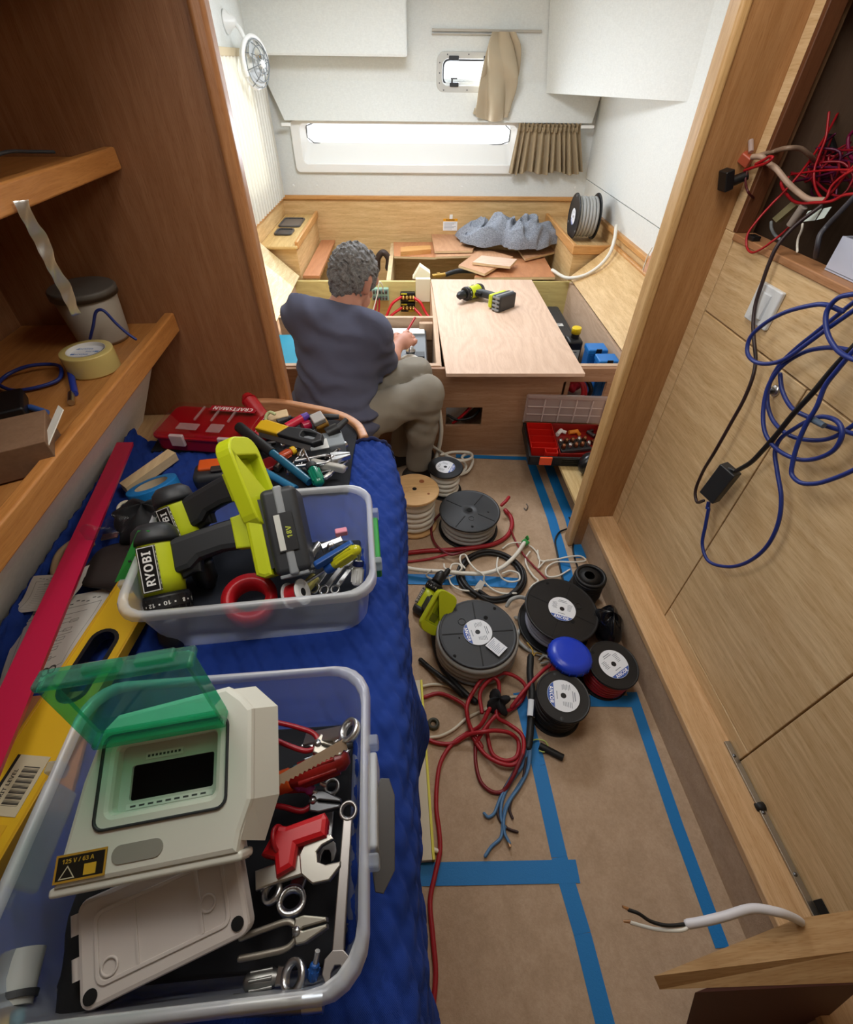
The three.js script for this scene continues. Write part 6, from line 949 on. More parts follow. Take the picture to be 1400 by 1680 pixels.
// ================================================================ on the bench between wall and totes
{
  const Lv = thing('spirit_level', 'yellow spirit level with an oval hand slot and barcode beside the totes', 'spirit level');
  const q = [[-0.575,0.83,-0.622], [-0.617,0.83,-0.299], [-0.548,0.82,-0.162], [-0.512,0.82,-0.519]], a = lerp3(q[0], q[3], 0.5), dirv = V(q[1]).sub(V(q[0])).normalize(), L = 0.62, m = basis(a, dirv.toArray(), [0, 1, 0]).multiply(new THREE.Matrix4().makeRotationX(-Math.PI / 2 - 0.06)).multiply(new THREE.Matrix4().makeTranslation(-0.12, 0, 0));
  part(Lv, 'body', put([ext(rrect(0, L, -0.042, 0.042, 0.003, 2), 0.022, 0.002, [rrect(0.165, 0.3, -0.022, 0.022, 0.0215)]).translate(0, 0, -0.022)], m), P.yellow);
  part(Lv, 'grip_liner', put([ext(rrect(0.161, 0.304, -0.026, 0.026, 0.0255), 0.024, 0, [rrect(0.168, 0.297, -0.019, 0.019, 0.0185)]).translate(0, 0, -0.0225)], m), P.black);
  part(Lv, 'edge_rail', put([box(0, L, 0.038, 0.043, -0.024, 0.0015, 0.001), box(0, L, -0.043, -0.038, -0.024, 0.0015, 0.001)], m), plastic(0xd7a61a, 0.4));
  part(Lv, 'barcode_label', put(sheet([0.425, 0.004, 0.0006], [-1, 0, 0], [0, -1, 0], 0.08, 0.05), m), printed(canvasTex(192, 128, (c) => { c.fillStyle = '#cbbfa0'; c.fillRect(0, 0, 192, 128); c.fillStyle = '#1c1a18'; c.fillRect(0, 0, 192, 12); c.font = 'bold 20px sans-serif'; c.fillText('SPIRIT LEVEL', 22, 38); for (let i = 0; i < 30; i++) c.fillRect(30 + i * 4.2, 52, 1 + (i * 7 % 4) * 0.8, 60); })));
  part(Lv, 'maker_letters', put(sheet([0.52, 0.0, 0.0006], [-1, 0, 0], [0, -1, 0], 0.09, 0.05), m), printed(canvasTex(192, 96, (c) => { c.fillStyle = '#d9a81c'; c.fillRect(0, 0, 192, 96); c.fillStyle = '#17130a'; c.font = 'bold 66px sans-serif'; c.fillText('NT.', 40, 72); })));
  const rd = along(hull8([[-0.735,0.86,-1.085], [-0.692,0.86,-1.083], [-0.562,0.885,-0.258], [-0.629,0.885,-0.379]].map(p => [p[0], p[1] + 0.006, p[2]]).reverse(), [[-0.735,0.86,-1.085], [-0.692,0.86,-1.083], [-0.562,0.885,-0.258], [-0.629,0.885,-0.379]].map(p => [p[0] - 0.003, p[1] - 0.004, p[2]]).reverse()), 2);
  solo('red_straightedge', 'long crimson straightedge slanting along the wall above the papers', 'straightedge', rd, plastic(0xc01443, 0.4));
  const paper = (label, q2, k) => { const T = solo('wiring_diagram', label, 'paper', surf((u, v) => { const p = lerp3(lerp3(q2[0], q2[1], u), lerp3(q2[3], q2[2], u), v); p[1] += 0.006 * Math.sin(u * 5 + k) + 0.004 * Math.sin(v * 6 + k); return p; }, 16, 12, 0.0006), printed(canvasTex(256, 256, (c) => { c.fillStyle = '#d6d2c9'; c.fillRect(0, 0, 256, 256); c.strokeStyle = '#77736c'; c.lineWidth = 1.5; for (let i = 0; i < 12; i++) { const y = 60 + i * 14; c.beginPath(); c.moveTo(40, y); c.lineTo(200 - (i * 37 % 60), y); c.stroke(); c.strokeRect(60 + (i * 53 % 110), y - 5, 22, 9); } c.strokeRect(24, 40, 206, 190); c.fillStyle = '#55524d'; for (let i = 0; i < 14; i++) c.fillRect(30 + i * 14, 20 + (i % 3) * 4, 9, 3); c.strokeStyle = '#3b3936'; c.lineWidth = 4; for (let i = 0; i < 3; i++) { c.beginPath(); c.ellipse(150 + i * 24, 236, 14, 9, 0.4, 0, 7); c.stroke(); } }))); return T; };
  paper('large printed wiring diagram under the crimson straightedge', [[-0.698,0.8,-0.397], [-0.623,0.8,-0.47], [-0.602,0.8,-0.662], [-0.764,0.8,-0.597]], 0);
  paper('second paper curling up against the blanket by the wall', [[-0.763,0.81,-0.58], [-0.659,0.812,-0.611], [-0.654,0.82,-0.691], [-0.714,0.86,-0.631]], 2);
  solo('brown_panel', 'reddish brown board under the level near the viewer', 'board', slab([[-0.664,0.79,-0.248], [-0.512,0.79,-0.237], [-0.547,0.79,-0.429], [-0.658,0.79,-0.423]], 0.008), W.okoume);
  solo('pine_stick', 'pale square pine stick beside the blue tape roll', 'stick', along(hull8([[-0.709,0.815,-0.977], [-0.685,0.815,-0.956], [-0.606,0.815,-1.1], [-0.633,0.815,-1.119]], [[-0.709,0.815,-0.977], [-0.685,0.815,-0.956], [-0.606,0.815,-1.1], [-0.633,0.815,-1.119]].map(p => [p[0], p[1] - 0.025, p[2]])), 2), W.pine);
  const tr = thing('tape_roll', 'blue painter\'s tape roll lying behind the drill tote', 'tape roll');
  part(tr, 'tape', lathe([[0.04, 0], [0.06, 0], [0.061, 0.004], [0.061, 0.044], [0.06, 0.048], [0.04, 0.048]], [-0.6, 0.79, -0.93], [-0.25, 1, -0.3], 40), P.tape); part(tr, 'core', lathe([[0.04, 0.047], [0.038, 0.047], [0.038, 0.001], [0.04, 0.001]], [-0.6, 0.79, -0.93], [-0.25, 1, -0.3], 36), mat(0xb9a98d, 0.8));
  solo('black_bag', 'black cloth bag heaped between the tape roll and the drill tote', 'bag', surf((u, v) => { const a = u * 6.283, s = Math.sin(v * Math.PI), w = 1 + 0.16 * Math.sin(a * 3 + v * 5) + 0.07 * Math.sin(a * 8 + v * 9); return [-0.57 + s * 0.085 * Math.cos(a) * w, 0.786 + 0.045 * (1 - Math.cos(v * Math.PI)) * (1 + 0.1 * Math.sin(a * 5)), -0.815 + s * 0.06 * Math.sin(a) * w]; }, 40, 20), mat(0x101114, 0.75));
  solo('key_ring', 'cream plastic ring beside the black cloth bag', 'ring', [put(flat(new THREE.TorusGeometry(0.016, 0.004, 8, 24)), pose([-0.646,0.83,-0.865], [-1.3, 0, 0]))], plastic(0xd8cfb6, 0.5));
  solo('tan_bracket', 'tan plastic bracket partly under the crimson straightedge', 'bracket', tube([[-0.705,0.82,-0.654],[-0.727,0.82,-0.687],[-0.738,0.82,-0.739],[-0.715,0.82,-0.774],[-0.683,0.82,-0.759]], 0.008), plastic(0xb79b74, 0.5));
  solo('tin_scraps', 'dark brown leather tool roll under the straightedge', 'tool roll', surf((u, v) => { const a = u * 6.283, s = Math.sin(v * Math.PI), w = 1 + 0.1 * Math.sin(a * 4 + v * 7); return [-0.585 + s * 0.1 * Math.cos(a) * w, 0.786 + 0.022 * (1 - Math.cos(v * Math.PI)), -0.7 + s * 0.07 * Math.sin(a) * w]; }, 32, 16), mat(0x2e2420, 0.7));
  solo('clear_wrapper', 'crumpled clear plastic wrapper folded over the straightedge', 'wrapper', surf((u, v) => { const p = lerp3(lerp3([-0.654,0.9,-0.721], [-0.573,0.91,-0.76], u), lerp3([-0.643,0.885,-0.709], [-0.558,0.89,-0.728], u), v); p[1] += 0.012 * Math.sin(u * 11) * Math.sin(v * 5 + 1); return p; }, 24, 8), clear(0xe6e4ec, 0.15));
  solo('steel_strip', 'short pale steel strip lying on the dark tool roll', 'strip', slab([[-0.651,0.84,-0.751], [-0.619,0.84,-0.758], [-0.622,0.84,-0.774], [-0.654,0.84,-0.768]], 0.003), P.steel);
  // clear tube at the near corner with yellow and teal ends
  const ct = thing('heat_shrink_tube', 'milky plastic tube with coloured sleeves at the near bench corner', 'tube');
  part(ct, 'tube', bar([-0.45,0.86,-0.076], [-0.442,0.86,-0.029], 0.021, 0.021, 20), mat(0xc9ccc6, 0.35, { transmission: 0.3 })); part(ct, 'band', bar([-0.442,0.86,-0.041], [-0.441,0.86,-0.035], 0.0225, 0.0225, 20), P.charcoal);
  part(ct, 'sleeve', bar([-0.442,0.86,-0.029], [-0.437,0.86,-0.009], 0.008, 0.008), P.yellow); part(ct, 'sleeve', bar([-0.432,0.86,-0.028], [-0.422,0.86,-0.008], 0.007, 0.007), plastic(0x3b8f95, 0.4));
}
// ================================================================ rear pile of tools by the bulkhead
{
  const C = thing('parts_case', 'red parts case with a clear lid at the back of the bench', 'case'), q = [[-0.687,0.84,-1.157], [-0.427,0.84,-1.111], [-0.428,0.84,-1.294], [-0.693,0.84,-1.345]], m = basis(q[0], sub(q[1], q[0]), [0, 1, 0]).multiply(new THREE.Matrix4().makeRotationX(-Math.PI / 2)), w = 0.285, d = 0.165, redP = plastic(0xa3101e, 0.3);
  part(C, 'base', put([ext(rrect(0.006, w - 0.006, 0.004, d - 0.004, 0.02), 0.045, 0.006).translate(0, 0, -0.055)], m), redP);
  part(C, 'rim', put([ext(rrect(0, w, 0, d, 0.022), 0.008, 0.002).translate(0, 0, -0.014)], m), redP);
  const lid = part(C, 'lid', put([ext(rrect(0.002, w - 0.002, 0.002, d - 0.002, 0.022), 0.016, 0.005).translate(0, 0, -0.006)], m), mat(0xfdf4f4, 0.05, { transmission: 1, thickness: 0 }));
  part(C, 'tray', put([ext(rrect(0.02, w - 0.02, 0.02, d - 0.02, 0.012), 0.006, 0.002).translate(0, 0, -0.013)], m), plastic(0xc0182c, 0.3));
  parts(lid, 'lid_rib', put([box(0.1, 0.105, 0.07, 0.14, 0.009, 0.013), box(0.15, 0.155, 0.07, 0.14, 0.009, 0.013), box(0.2, 0.205, 0.07, 0.14, 0.009, 0.013), box(0.07, 0.13, 0.02, 0.05, 0.009, 0.0125, 0.002), box(0.16, 0.2, 0.015, 0.055, 0.009, 0.0125, 0.002)], m), mat(0xf8eeee, 0.2, { transmission: 0.85, thickness: 0 }));
  part(lid, 'brand_lettering', put(sheet([0.19, 0.138, 0.0106], [-1, 0, 0], [0, -1, 0], 0.14, 0.028), m), printed(canvasTex(256, 44, (c) => { c.fillStyle = '#a81426'; c.fillRect(0, 0, 256, 44); c.fillStyle = '#f4f1ee'; c.font = 'bold 38px sans-serif'; c.textAlign = 'center'; c.fillText('CRAFTSMAN', 128, 36); })));
  for (const x of [0.06, 0.2]) part(C, 'latch', put(box(x, x + 0.04, -0.008, 0.004, -0.03, 0.006, 0.003), m), mat(0xf0dcdc, 0.25, { transmission: 0.4 }));
  solo('case_riser', 'dark toolbag under the red parts case', 'toolbag', box(-0.7, -0.46, 0.78, 0.786 + 0.001, -1.3, -1.15, 0.0), mat(0x141518, 0.8));
  solo('red_torch', 'red torch leaning against the bulkhead beside the red case', 'torch', [bar([-0.434,0.86,-1.296], [-0.393,0.82,-1.255], 0.022, 0.02, 16), bar([-0.44,0.865,-1.305], [-0.431,0.86,-1.288], 0.016, 0.023, 16)], P.red);
  // saw handle
  const sw = thing('folding_saw', 'yellow and black folding saw handle lying across the tool pile', 'saw'), a = [-0.374,0.87,-1.135], b = [-0.197,0.865,-1.062], sm = link(a, b).multiply(new THREE.Matrix4().makeRotationX(-Math.PI / 2 + 0.35)), L = V(b).distanceTo(V(a));
  part(sw, 'yellow_body', put(ext([[0, -0.016], [0.004, 0.012], [0.02, 0.02], [L * 0.48, 0.014], [L * 0.36, -0.018]], 0.024, 0.004).translate(0, 0, -0.012), sm), P.yellow);
  part(sw, 'black_body', put(ext([[L * 0.36, -0.018], [L * 0.48, 0.014], [L * 0.8, 0.022], [L, 0.014], [L + 0.006, -0.006], [L * 0.92, -0.022]], 0.025, 0.004, [rrect(L * 0.7, L * 0.92, -0.008, 0.01, 0.006)]).translate(0, 0, -0.0125), sm), P.charcoal);
  part(sw, 'blade', put(ext([[0.01, -0.02], [L * 0.9, -0.024], [L * 0.9, -0.04], [0.02, -0.034]], 0.002).translate(0, 0, 0), sm), P.darksteel);
  // long handled cutter
  const bc = thing('bolt_cutter', 'long cutter with blue tube arms and black grips at the pile\'s front', 'cutter');
  part(bc, 'grip', bar([-0.432,0.86,-1.148], [-0.325,0.85,-1.035], 0.015, 0.013, 14), P.rubber); part(bc, 'arm', bar([-0.328,0.85,-1.038], [-0.22,0.83,-0.932], 0.011, 0.011, 14), plastic(0x1f5d78, 0.3));
  part(bc, 'grip', bar([-0.435,0.825,-1.059], [-0.365,0.825,-1.007], 0.014, 0.013, 14), P.rubber); part(bc, 'arm', bar([-0.369,0.825,-1.01], [-0.257,0.815,-0.924], 0.01, 0.01, 14), plastic(0x2e76a0, 0.3));
  const ot = thing('orange_multitool', 'black and orange battery tool behind the hollow foot drill', 'power tool');
  part(ot, 'body', [cbox([-0.462,0.81,-1.001], [0.13, 0.05, 0.07], 0.018, [0, 0.15, 0])], P.charcoal); part(ot, 'orange_shell', [cbox([-0.482,0.838,-1.008], [0.06, 0.012, 0.04], 0.005, [0.1, 0.1, 0]), cbox([-0.419,0.836,-1.002], [0.05, 0.012, 0.03], 0.005, [0.1, 0.2, 0])], P.orange); part(ot, 'badge', cbox([-0.451,0.84,-0.989], [0.05, 0.008, 0.02], 0.003, [0.1, 0.15, 0]), plastic(0x3b3633, 0.4));
  driver('screwdriver with a big teal green handle pointing at the drill tote', [-0.245,0.855,-1.042], [-0.193,0.83,-0.919], 0.075, mat(0x13886a, 0.2, { transmission: 0.25 }), { r: 0.015, band: P.charcoal });
  driver('stubby red and amber handled screwdriver in the middle of the pile', [-0.244,0.85,-1.069], [-0.31,0.845,-1.014], 0.055, mat(0xc4481a, 0.2, { transmission: 0.2 }), { r: 0.011, band: P.yellow });
  pliers('long locking pliers lying towards the blanket fold', [-0.121,0.84,-1.025], [-0.261,0.84,-0.997], P.steel, { spread: 1.0, m: P.steel });
  pliers('locking pliers with splayed curved jaws beside the amber screwdriver', [-0.242,0.85,-1.049], [-0.271,0.82,-0.985], P.steel, { spread: 1.6, m: P.steel });
  solo('utility_blade_box', 'pale grey utility knife body below the locking pliers', 'knife', put(ext(rrect(0, 0.1, -0.011, 0.011, 0.008), 0.016, 0.004), link([-0.223,0.83,-1.021], [-0.164,0.83,-0.998])), plastic(0xbab7b0, 0.4));
  const lb = thing('label_box', 'grey box with a white label by the blanket fold', 'box'); part(lb, 'box', cbox([-0.199,0.82,-1.108], [0.11, 0.03, 0.07], 0.004, [0, 0.25, 0]), plastic(0x7f868a, 0.5)); part(lb, 'paper_label', cbox([-0.21,0.836,-1.084], [0.05, 0.002, 0.045], 0, [0, 0.25, 0]), plastic(0xd9dad6, 0.6));
  const mk = (label, a2, b2, r, m2, m3) => { const T = thing('marker_pen', label, 'marker'); part(T, 'barrel', bar(a2, lerp3(a2, b2, 0.72), r, r, 12), m2); part(T, 'cap', bar(lerp3(a2, b2, 0.72), b2, r * 1.05, r * 0.8, 12), m3); };
  mk('red marker pen with a purple stripe near the rail', [-0.305,0.85,-1.155], [-0.248,0.86,-1.199], 0.012, plastic(0xc62540, 0.35), plastic(0x5a3a9c, 0.35));
  mk('black marker pen against the fiddle rail', [-0.27,0.82,-1.254], [-0.167,0.82,-1.248], 0.009, P.black, P.charcoal);
  mk('thin dark pen behind the red marker', [-0.339,0.84,-1.198], [-0.302,0.84,-1.221], 0.008, P.charcoal, P.black);
  solo('lens_cover', 'shiny crimson cap beside the red marker pen', 'cap', bar([-0.264,0.84,-1.168], [-0.244,0.84,-1.182], 0.015, 0.014, 16), plastic(0xa6123c, 0.25));
  const gb = thing('glass_jar', 'square amber glass bottle with a pale cap in the pile', 'bottle'); part(gb, 'glass', cbox([-0.213,0.83,-1.189], [0.04, 0.045, 0.04], 0.008, [0.3, 0.5, 0.2]), mat(0xb98a3a, 0.15, { transmission: 0.5 })); part(gb, 'cap', cbox([-0.218,0.86,-1.178], [0.036, 0.02, 0.034], 0.004, [0.3, 0.5, 0.2]), plastic(0xb9b6b4, 0.4));
  solo('wood_wedge', 'small tan wooden block near the bulkhead', 'wood block', cbox([-0.34,0.83,-1.226], [0.06, 0.04, 0.035], 0.003, [0.1, 0.25, 0.1]), W.pine);
  const nz = thing('grease_gun_nozzle', 'black nozzle with a grey tip beside the rounded rail', 'nozzle'); part(nz, 'body', [bar([-0.192,0.83,-1.141], [-0.161,0.84,-1.155], 0.02, 0.017, 16)], P.black); part(nz, 'tip', bar([-0.164,0.84,-1.152], [-0.138,0.85,-1.183], 0.009, 0.008, 12), P.charcoal);
  solo('hook_tool', 'pale green hook standing at the end of the saw handle', 'hook', tube([[-0.368,0.84,-1.183],[-0.367,0.86,-1.197],[-0.356,0.87,-1.203],[-0.341,0.87,-1.195]], 0.005), plastic(0xc8d19a, 0.4));
  solo('red_wrap', 'crumpled red packaging under the saw handle', 'packaging', surf((u, v) => { const a2 = u * 6.283, s = Math.sin(v * Math.PI), w2 = 1 + 0.2 * Math.sin(a2 * 3 + v * 4), c = [-0.398,0.8,-1.185]; return [c[0] + s * 0.035 * Math.cos(a2) * w2, 0.79 + 0.022 * (1 - Math.cos(v * Math.PI)), c[2] + s * 0.035 * Math.sin(a2) * w2]; }, 24, 12), plastic(0xb01a26, 0.4));
  solo('red_wrap', 'flat red plastic sleeve lying between the blue cutter arms', 'packaging', cbox([-0.35,0.805,-1.042], [0.07, 0.012, 0.05], 0.004, [0, 0.5, 0.1]), plastic(0x8f1820, 0.4));
  solo('steel_socket', 'small steel socket below the saw handle', 'socket', bar([-0.31,0.84,-1.081], [-0.289,0.845,-1.09], 0.011, 0.011, 14), P.steel);
  spanner('small spanner poking out by the blanket fold', [-0.208,0.82,-0.981], [-0.142,0.825,-0.996], { w: 0.006 });
  driver('thin steel punch lying beside the blanket fold', [-0.13,0.825,-1.021], [-0.19,0.82,-0.954], 0.04, P.steel, { r: 0.006 });
}
// loose sockets, bits and pen caps scattered through the pile
{
  [[-0.374, -1.196], [-0.355, -1.214], [-0.318, -1.180], [-0.301, -1.211], [-0.275, -1.190], [-0.243, -1.176], [-0.187, -1.094], [-0.168, -1.111], [-0.383, -1.127], [-0.365, -1.147], [-0.315, -1.039], [-0.296, -1.019], [-0.247, -1.021], [-0.168, -1.003], [-0.153, -1.098], [-0.402, -1.114]].forEach(([x, z], i) => {
    const a = i * 2.4, d = [0.02 * Math.cos(a), 0, 0.02 * Math.sin(a)], T = thing('socket_bit', ['small steel socket lying loose in the tool pile', 'dark driver bit lying loose in the tool pile'][i % 2], ['socket', 'bit'][i % 2], ['loose sockets in the tool pile', 'loose driver bits in the tool pile'][i % 2]);
    part(T, 'body', bar([x - d[0], 0.8 + i % 3 * 0.006, z - d[2]], [x + d[0], 0.804 + i % 3 * 0.006, z + d[2]], i % 2 ? 0.006 : 0.01, i % 2 ? 0.005 : 0.01, 12), i % 2 ? P.darksteel : P.steel);
    part(T, 'shank', bar([x + d[0], 0.804 + i % 3 * 0.006, z + d[2]], [x + d[0] * 1.9, 0.806 + i % 3 * 0.006, z + d[2] * 1.9], i % 2 ? 0.003 : 0.007, 0.003, 6), i % 2 ? P.steel : P.darksteel);
  });
  solo('tool_mat', 'dark cloth tool mat under the tool pile by the bulkhead', 'tool mat', surf((u, v) => { const x = -0.47 + u * 0.36, z = -1.33 + v * 0.4; return [x - v * 0.02, 0.789 + 0.005 * Math.sin(u * 11) * Math.sin(v * 9), z + 0.07 * u * (1 - v)]; }, 24, 24, 0.004), mat(0x191b22, 0.9));
  solo('black_pouch', 'black pouch filling the dark end of the nearest tote', 'pouch', surf((u, v) => { const a = u * 6.283, s2 = Math.sin(v * Math.PI), q = 1 + 0.12 * Math.sin(a * 3 + v * 4) + 0.05 * Math.sin(a * 7); return [-0.36 + s2 * 0.07 * Math.cos(a) * q, 0.808 + 0.03 * (1 - Math.cos(v * Math.PI)), -0.12 + s2 * 0.1 * Math.sin(a) * q]; }, 36, 18), mat(0x121214, 0.8));
}
// ================================================================ shelves along the hull
{
  const shelf = (name, label, y0, y1, z1) => {
    const T = thing('wall_shelf', label, 'shelf');
    part(T, 'board', along(box(-1.038, -0.635, y0 + 0.004, y0 + 0.024, -1.404, z1), 2), W.shelf);
    part(T, 'lip', along(box(-0.636, -0.61, y0, y1, -1.404, z1, 0.005), 2), W.lip);
    return T;
  };
  shelf('u', 'upper wooden shelf with a broad honey lip and hanging foil', 1.412, 1.455, 0.5);
  shelf('l', 'lower wooden shelf carrying the tape roll and blue lead', 1.028, 1.082, 0.5);
  const fo = thing('foil_strip', 'crinkled foil strip hanging from the upper shelf', 'foil strip');
  part(fo, 'foil', surf((u, v) => [-0.603 + 0.0016 * Math.sin(v * 15 + u * 3) + 0.0006 * Math.sin(v * 43 + u * 9) + (u - 0.5) * (0.018 - v * 0.004) + 0.006, 1.43 - v * 0.185, -0.96 - (u - 0.5) * 0.012 + 0.003 * Math.sin(v * 15)], 6, 60, 0.0006), metal(0xe6e3dc, 0.3));
  const dm = thing('storage_drum', 'grey lidded tub at the back of the lower shelf', 'tub');
  part(dm, 'tub', lathe([[0.0, 0], [0.06, 0], [0.063, 0.01], [0.073, 0.125], [0, 0.125]], [-0.77, 1.0525, -1.305], [0, 1, 0], 36), plastic(0x9d9487, 0.5)); part(dm, 'lid', lathe([[0.0, 0.135], [0.073, 0.133], [0.078, 0.128], [0.078, 0.112], [0.0, 0.11]], [-0.77, 1.0525 + 0.002, -1.305], [0, 1, 0], 36), plastic(0x57534d, 0.5));
  const pt = thing('packing_tape', 'clear packing tape roll with a blue printed core on the lower shelf', 'tape roll'), pm = pose([-0.72, 1.0525, -1.125], [0, 0, 0]);
  part(pt, 'tape', put(lathe([[0.042, 0], [0.056, 0], [0.057, 0.004], [0.057, 0.046], [0.056, 0.05], [0.042, 0.05]], [0, 0, 0], [0, 1, 0], 40), pm), plastic(0xd2bf78, 0.2)); part(pt, 'core', put(lathe([[0.042, 0.0502], [0.039, 0.0502], [0.039, 0.0], [0.042, 0.0]], [0, 0, 0], [0, 1, 0], 36), pm), plastic(0xe4e2dc, 0.5));
  part(pt, 'printed_insert', put(flat(new THREE.CircleGeometry(0.0392, 36)).rotateX(-Math.PI / 2).translate(0, 0.042, 0), pm), printed(canvasTex(192, 192, (c) => { c.fillStyle = '#e2e4e8'; c.fillRect(0, 0, 192, 192); c.fillStyle = '#3f6db0'; c.font = 'bold 20px sans-serif'; for (let i = 0; i < 4; i++) { c.fillText('PACKING', 20 + (i % 2) * 60, 50 + i * 36); c.fillRect(10 + (i % 2) * 120, 34 + i * 36, 22, 18); } })));
  const pl = thing('patch_lead', 'dark blue patch lead coiled beside the packing tape', 'lead');
  part(pl, 'lead', tube([[-0.888,1.06,-0.992],[-0.895,1.065,-1.081],[-0.862,1.07,-1.114],[-0.818,1.065,-1.131],[-0.777,1.07,-1.094],[-0.771,1.062,-1.059],[-0.804,1.06,-1.028],[-0.85,1.06,-1.017],[-0.913,1.065,-1.053],[-0.843,1.072,-0.969],[-0.809,1.06,-0.962],[-0.772,1.06,-0.94]], 0.0042, { per: 9 }), P.cableBlue);
  part(pl, 'plug', bar([-0.772,1.06,-0.94], [-0.729,1.06,-0.918], 0.007, 0.006, 8), plastic(0x3f62a8, 0.35)); part(pl, 'strain_boot', bar([-0.76,1.062,-1.094], [-0.707,1.06,-0.995], 0.007, 0.007, 10), plastic(0x1f3a9a, 0.4)); part(pl, 'tip', bar([-0.714,1.06,-0.995], [-0.697,1.06,-0.955], 0.007, 0.007, 10), P.steel);
  solo('patch_lead', 'thin blue lead standing in a peak before the grey tub', 'lead', tube([[-0.744,1.097,-1.2],[-0.723,1.127,-1.2],[-0.698,1.163,-1.2],[-0.683,1.165,-1.2],[-0.666,1.133,-1.2],[-0.65,1.108,-1.2],[-0.636,1.093,-1.2]], 0.0035), P.cableBlue);
  solo('power_adapter', 'black power adapter brick at the near end of the lower shelf', 'adapter', cbox([-0.811,1.068,-0.929], [0.07, 0.03, 0.1], 0.006, [0, 0.5, 0]), P.black);
  const cb = thing('cardboard_box', 'open brown cardboard box with a white flap on the lower shelf', 'box');
  part(cb, 'box', cbox([-0.696,1.085,-0.754], [0.13, 0.06, 0.12], 0.002, [0, 0.45, 0]), mat(0x8a6a50, 0.85, { map: speck })); part(cb, 'flap', slab([[-0.614,1.1,-0.728], [-0.633,1.1,-0.753], [-0.63,1.125,-0.83], [-0.614,1.125,-0.814]], 0.002), plastic(0xe0ddd2, 0.6));
  solo('black_tool', 'dark tool with a thin wire lying on the upper shelf', 'tool', [bar([-0.66, 1.462, -1.0], [-0.66, 1.46, -0.9], 0.018, 0.015, 12), tube([[-0.66, 1.475, -1.0], [-0.655, 1.48, -1.08], [-0.66, 1.472, -1.16], [-0.65, 1.465, -1.22]], 0.003)], P.charcoal);
}
